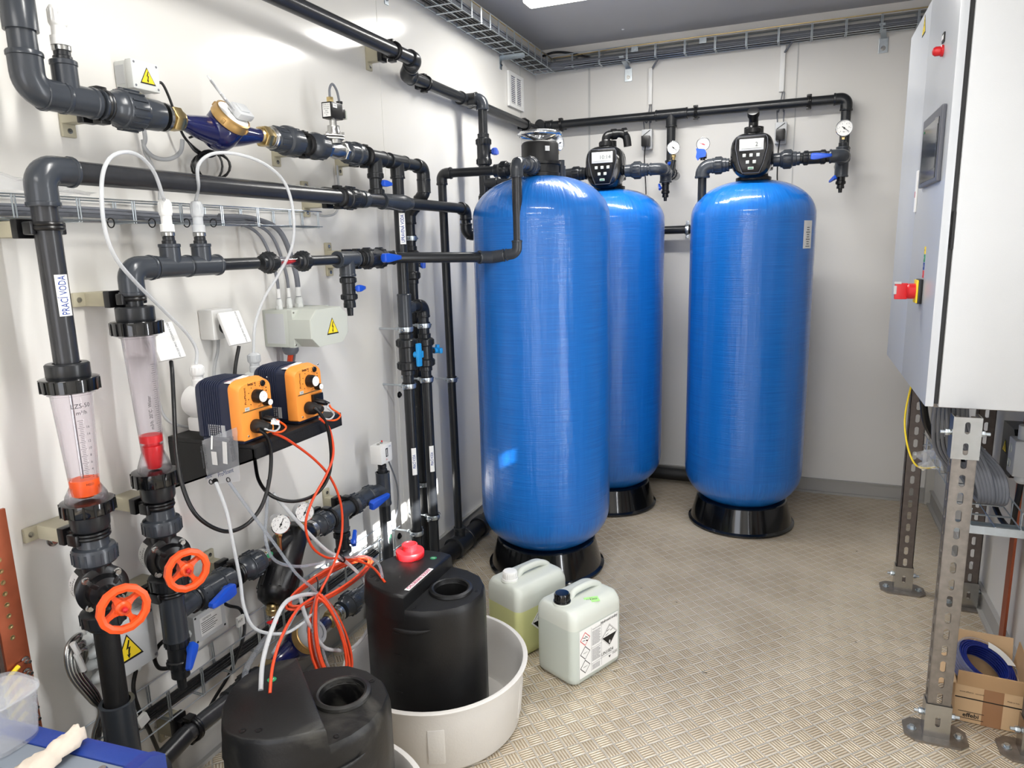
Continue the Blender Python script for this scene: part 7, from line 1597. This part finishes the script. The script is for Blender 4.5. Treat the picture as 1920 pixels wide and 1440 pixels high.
# ================================================================== copper bar, perforated strip, blue case, cloth, jar
yc_=.894; t=thing('earthing_bar','upright copper earthing bar with bolts and yellow lugs at the left frame edge','copper bar',(.03,yc_,.3))
MB().box((.032,yc_,.62),(.008,.052,.69),bev=.001).build('copper_bar','copper',t)
for k in range(10): q=MB(); z_=z_at(1005+24*k,.037,.905); q.lathe([(.0055,0),(.0055,.0006),(.003,.0007),(.001,.0002)],(.0362,yc_-.004,.62+.29-k*.026),X,14); q.build('bolt_hole','brass',t)
for k in range(7):
    z_=.612-k*.0285; c=V(.037,yc_+.012,z_); q=MB(); q.lathe([(.009,0),(.009,.002)],c,X,16); hexnut_mb(c+X*.006,X,.0068,.008,q); q.lathe([(.004,.0),(.004,.018)],c,X,10); q.build('bolt','steel',t)
    q=MB(); q.box(c+V(.005,-.012,-.002),(.002,.016,.01)); q.build('lug','copper',t)
    q=MB(); q.tube([c+V(.006,-.018,-.003),c+V(.009,-.036,-.010),c+V(.012,-.06,-.022)],[.0052,.0048,.003],8); q.build('yellow_wire','yellow',t)
m=MB(); slotted(m,V(.012,.842,.3),Z,Y,X,.56,.05,sw=.016,sh=.016,pitch=.032); tag(m.build('perforated_strip','screen_grey',smooth=0),'dark grey perforated strip left of the copper bar','strip')
t=thing('equipment_case','blue framed grey case in the bottom left corner','case',(.42,.72,.0)); zt9=.655
e0=onz(30,1352,zt9); e1=onz(285,1412,zt9); dr=(e1-e0); dr.z=0; dr.normalize(); pr=V(dr.y,-dr.x,0)   # pr toward the camera side
if pr.y>0: pr=-pr
R3=Matrix((dr,pr,Z)).transposed(); Lc=.72; o=e1-dr*Lc/2
m=MB(); m.box(o+pr*.17-Z*.33,(Lc-.02,.30,.62),R3,bev=.01); m.build('case_body','case_grey',t)
m=MB(); m.box(o+pr*.020-Z*.012,(Lc,.040,.03),R3,bev=.006); m.build('blue_rail','case_blue',t); m=MB(); m.box(o+pr*.33-Z*.012,(Lc,.040,.03),R3,bev=.006); m.build('blue_rail','case_blue',t)
m=MB(); m.box(o+pr*.175-Z*.006,(Lc-.03,.27,.012),R3,bev=.002); m.build('grey_lid','case_grey',t)
m=MB()
for k in range(7): m.box(o+pr*.18+dr*(-.28+k*.09)+Z*.0008,(.003,.14,.0012),R3@Matrix.Rotation(.5,3,'Z'))
m.box(o+pr*.10+Z*.0008,(Lc-.16,.0025,.0012),R3); m.build('lid_grooves','screen_grey',t)
m=MB(); e=e1+dr*.006; m.hull([(-.01,-.05),(.0,-.075),(.36,-.075),(.36,.0),(.33,.012),(.02,.012),(-.01,-.005)],e+Z*.0,pr,Z,dr,[(1,-.012),(1,.012)]); m.build('end_plate','case_blue',t)
q=MB(); q.lathe([(.009,0),(.009,.004),(.001,.004)],e+pr*.03-Z*.0+Z*.006,Z,18); q.build('pivot_hole','black',t)
q=MB(); q.lathe([(.009,0),(.006,.004),(.001,.004)],e1-dr*.05+pr*.055,Z,16); q.build('lid_screw','steel',t)
# cloth glove
g0=onz(150,1372,zt9+.02); g1=onz(60,1440,zt9+.02); m=MB(); random.seed(5); n1,n2=14,8; vs=[]
ax_=(g1-g0); Lg=ax_.length*1.25; ax_.normalize(); sd=Z.cross(ax_).normalized()
for i in range(n1+1):
    for j in range(n2+1):
        f=i/n1; w=.024+.05*f+.008*math.sin(f*9); h=.02*math.sin(PI*j/n2)*(1-.5*f)+.004
        vs.append(g0+ax_*(Lg*f)+sd*((j/n2-.5)*w)+Z*(h-.012)+V(random.uniform(-.0035,.0035),random.uniform(-.0035,.0035),random.uniform(-.003,.004)))
m.add(vs,[(i*(n2+1)+j,(i+1)*(n2+1)+j,(i+1)*(n2+1)+j+1,i*(n2+1)+j+1) for i in range(n1) for j in range(n2)])
ob=m.build('work_cloth','cloth',smooth=80); md=ob.modifiers.new('s','SOLIDIFY'); md.thickness=.004; tag(ob,'crumpled cream work cloth lying on the grey case lid','cloth')
# clear plastic tub at the frame edge
c=onz(2,1345,zt9+.05); t=thing('plastic_container','clear plastic food container standing at the left frame edge','container',(c.x,c.y,zt9)); 
P=rrect(.10,.10,.03,5); m=MB(); m.hull(P,V(c.x,c.y-.0,zt9+.002),X,Y,Z,[(.82,0),(.86,.004),(1,.085),(1.05,.088),(1.05,.092),(.98,.092),(.84,.008)]); m.build('container_shell','clear_film',t,smooth=50)
m=MB(); m.hull([(a*1.08,b*1.08) for a,b in P],V(c.x,c.y,zt9+.093),X,Y,Z,[(1,0),(1,.006),(.95,.009)]); m.build('container_lid','clear_film',t,smooth=50)

# ================================================================== cable tray under the ceiling
zt0=2.532; x0_,x1_=.022,.15; ystart=1.9
wire_tray('galvanised wire cable tray under the ceiling along the left wall',Y,(x0_,ystart,zt0),X,Z,4.37-ystart,x1_-x0_,.068,.105,rw=.0026)
m=MB(); random.seed(3)
for k in range(34):
    x_=.034+.0064*(k%17); z_=zt0+.008+(.016 if k>16 else 0)+random.uniform(0,.014); m.tube(spline([(x_,ystart,z_),(x_+.003,2.6,z_+random.uniform(-.003,.003)),(x_,3.4,z_),(x_+.002,4.2,z_),(x_+.05,4.3,z_),(.4,4.36+.002*(k%8),z_)],5),.0052,6)
tag(m.build('cable_bundle','cable_grey'),'thick bundle of grey cables in the ceiling tray along the left wall','cable')
m=MB()
for k in range(7):
    x_=.04+.016*k; m.tube([(x_,ystart,zt0+.008),(x_,4.25,zt0+.008)],.0058,6)
tag(m.build('cable_bundle','cable_black'),'black cables at the bottom of the ceiling tray along the left wall','cable')
wire_tray('galvanised wire cable tray under the ceiling along the back wall',X,(.10,4.40,zt0+.012),-Y,Z,2.1,.085,.072,.165,rw=.0026)
m=MB()
for k in range(14):
    y_=4.392-.0055*(k%14); z_=zt0+.022+random.uniform(0,.034); m.tube(spline([(.09,y_-.02,z_),(.6,y_,z_+random.uniform(-.003,.003)),(1.2,y_,z_),(1.7,y_,z_),(2.2,y_,z_)],4),.0054,6)
tag(m.build('cable_bundle','cable_grey'),'thick bundle of grey cables in the ceiling tray along the back wall','cable')
m=MB()
for k in range(5): m.tube([(.1,4.385-.014*k,zt0+.018),(2.2,4.385-.014*k,zt0+.018)],.0058,6)
tag(m.build('cable_bundle','cable_black'),'black cables at the bottom of the ceiling tray along the back wall','cable')
tag(MB().tube(spline([(.152,ystart,zt0+.066),(.15,3.0,zt0+.066),(.15,4.2,zt0+.064),(.2,4.31,zt0+.07),(.8,4.312,zt0+.082),(2.2,4.312,zt0+.082)]),.003,6).build('earth_wire','brass'),'yellow earth wire running along the edge of the ceiling trays','wire')
tag(MB().tube(spline([(.13,4.2,zt0+.06),(.18,4.27,zt0+.09),(.26,4.33,zt0+.09),(.4,4.36,zt0+.05),(.5,4.37,zt0+.04)]),.007,8).build('cable_loop','cable_black'),'short black cable arching over the tray corner','cable')
def lbracket(p, out, label, flat=.03):
    """slotted angle: plate on the wall, arm pointing out"""
    out=Vector(out); side=Z.cross(out); t=thing('tray_bracket',label,'bracket',p,'galvanised tray brackets'); p=Vector(p); R3=Matrix((out,side,Z)).transposed()
    m=MB(); m.box(p+out*.002-Z*.03,(.004,flat,.07),R3,bev=.001); m.box(p+out*.07+Z*.004,(.14,flat,.004),R3); m.box(p+out*.07+side*flat/2-Z*.006,(.14,.003,.02),R3); m.build('angle','zinc',t,smooth=0)
    q=MB(); q.lathe([(.008,0),(.008,.002)],p+out*.004-Z*.045,out,16); hexnut_mb(p+out*.008-Z*.045,out,.006,.006,q); q.build('bolt','steel',t)
pb=onx(941,112,.01); lbracket((0,pb.y,zt0-.006),X,'galvanised tray bracket on the left wall above the vent grille')
pb=onx(728,10,.01); lbracket((0,pb.y,zt0-.006),X,'galvanised tray bracket on the left wall at the top frame edge')
for px,lb in ((1178,'above the middle tank'),(1657,'above the right end of the wall pipe')):
    pb=ony(px,110,4.42); xx=x_at(px,4.41,2.5); t=thing('tray_bracket','galvanised tray bracket on the back wall '+lb,'bracket',(xx,4.42,2.45),'galvanised tray brackets')
    MB().box((xx,4.415,zt0-.05),(.045,.005,.075),bev=.0015).build('wall_plate','zinc',t,smooth=0); MB().add([V(xx+a,4.412,zt0-.018) for a in (-.014,.014)]+[V(xx+a-.02,4.31,zt0+.03) for a in (.014,-.014)]+[V(xx+a,4.412,zt0-.014) for a in (-.014,.014)]+[V(xx+a-.02,4.31,zt0+.034) for a in (.014,-.014)],[(0,1,2,3),(7,6,5,4),(0,4,5,1),(1,5,6,2),(2,6,7,3),(3,7,4,0)]).build('arm','zinc',t,smooth=0)
    q=MB(); q.lathe([(.012,0),(.012,.002)],(xx,4.4125,zt0-.065),-Y,18); hexnut_mb((xx,4.409,zt0-.065),-Y,.008,.006,q); q.build('bolt','steel',t)
for px,lb in ((1190,'above the middle tank'),(1318,'left of the right cable duct')):
    xx=x_at(px,4.31,2.6); tag(MB().box((xx,4.309,zt0+.062),(.04,.004,.03),bev=.001).cyl((xx,4.307,zt0+.062),(xx,4.302,zt0+.062),.006,seg=12).build('tray_coupler','zinc',smooth=0),'small galvanised tray coupler plate '+lb,'tray coupler','tray coupler plates')
for k,px in enumerate((1222,1469)):
    xx=x_at(px,4.40,2.5); zt_=ony(px,(128,85)[k],4.41).z; cord(spline([(xx+.05,4.36,zt0+.02),(xx+.03,4.38,zt0-.004),(xx+.004,4.405,zt0-.03),(xx,4.408,zt_-.005)]),.006,'drop_cable','grey cable dropping from the back tray into the %s cable duct'%('left','right')[k],'cable_grey')

ob=crumple((.05,.985,1.635),(.09,.42,.03),.006,21,(6,16)).build('plastic_sheet','clear_film'); tag(ob,'crumpled clear plastic sheet lying on the middle wire tray behind the big left elbow','plastic sheet')

# ================================================================== parts that sit on another part
SUB={'pressure_gauge':{'needle':'dial'},'control_valve':{'display':'face_panel','button':'face_panel','badge':'face_panel','face_trim':'face_panel'},
 'pipe_clamp':{'screw':'band'},'junction_box':{'cover_screw':'box_cover','warning_sticker':'box_cover','knockout':'box_base','cable_gland':'box_base','large_gland':'box_base'},
 'pipe_bracket':{'screw':'bracket_arm'},'diaphragm_valve':{'bolt':'bonnet','indicator_cap':'handwheel','indicator_pin':'handwheel','type_sticker':'valve_body'},
 'stand_leg':{'bolt':'foot_plate'},'dosing_vat':{'filler_rim':'vat_body','volume_marks':'vat_body','grip_ridge':'vat_body','green_sticker':'vat_body','name_sticker':'vat_body','small_port':'vat_body'},
 'canister':{'hazard_label':'canister_body','tag_sticker':'canister_body'},'solenoid_valve':{'type_label':'coil_box','brass_nut':'coil_box','connector':'coil_box','connector_cover':'coil_box'},
 'water_meter':{'dial':'brass_ring','pulse_head':'brass_ring','open_lid':'brass_ring','cover':'brass_ring','cover_ring':'brass_ring'},
 'dosing_pump':{k:'front_housing' for k in ('front_groove','stroke_knob','stroke_knob_cap','selector_knob','selector_knob_cap','small_dial','front_print','small_label','power_plug','socket_panel','signal_plug','front_screw')},
 'spare_parts_bag':{'bag_print':'bag_film','bag_logo':'bag_film'},'wall_socket':{'cover_text':'hinged_cover'},'cardboard_box':{'flap':'carton'},'equipment_case':{'lid_grooves':'grey_lid','lid_screw':'grey_lid','pivot_hole':'end_plate'},
 'flow_meter':{'scale_print':'clear_tube','printed_marking':'clear_tube'},'earthing_bar':{'bolt_hole':'copper_bar'},'drain_cock':{'lever':'cock_body'},'manual_filter_valve':{'label_sticker':'valve_body'},
 'pressure_switch':{'scale_window':'switch_housing','setting_screw':'switch_housing','red_stud':'switch_housing'},'ball_valve':{},'pressure_tank':{'label_sticker':'tank_body'},'isolator_box':{'warning_sticker':'housing'},'sensor_box':{'type_label':'box_base','cover_screw':'box_base'}}
SUB['dosing_pump'].update({'type_plate':'pump_body','cooling_rib':'pump_body','top_sticker':'pump_body'})
for o in [o for o in COL.objects if o.type=='EMPTY' and o.parent is None]:
    mp=SUB.get(o.name.split('.')[0])
    if not mp: continue
    ch=list(o.children)
    for c_ in ch:
        tgt=mp.get(c_.name.split('.')[0])
        if not tgt: continue
        host=next((h for h in ch if h.name.split('.')[0]==tgt),None)
        if host is not None: c_.parent=host
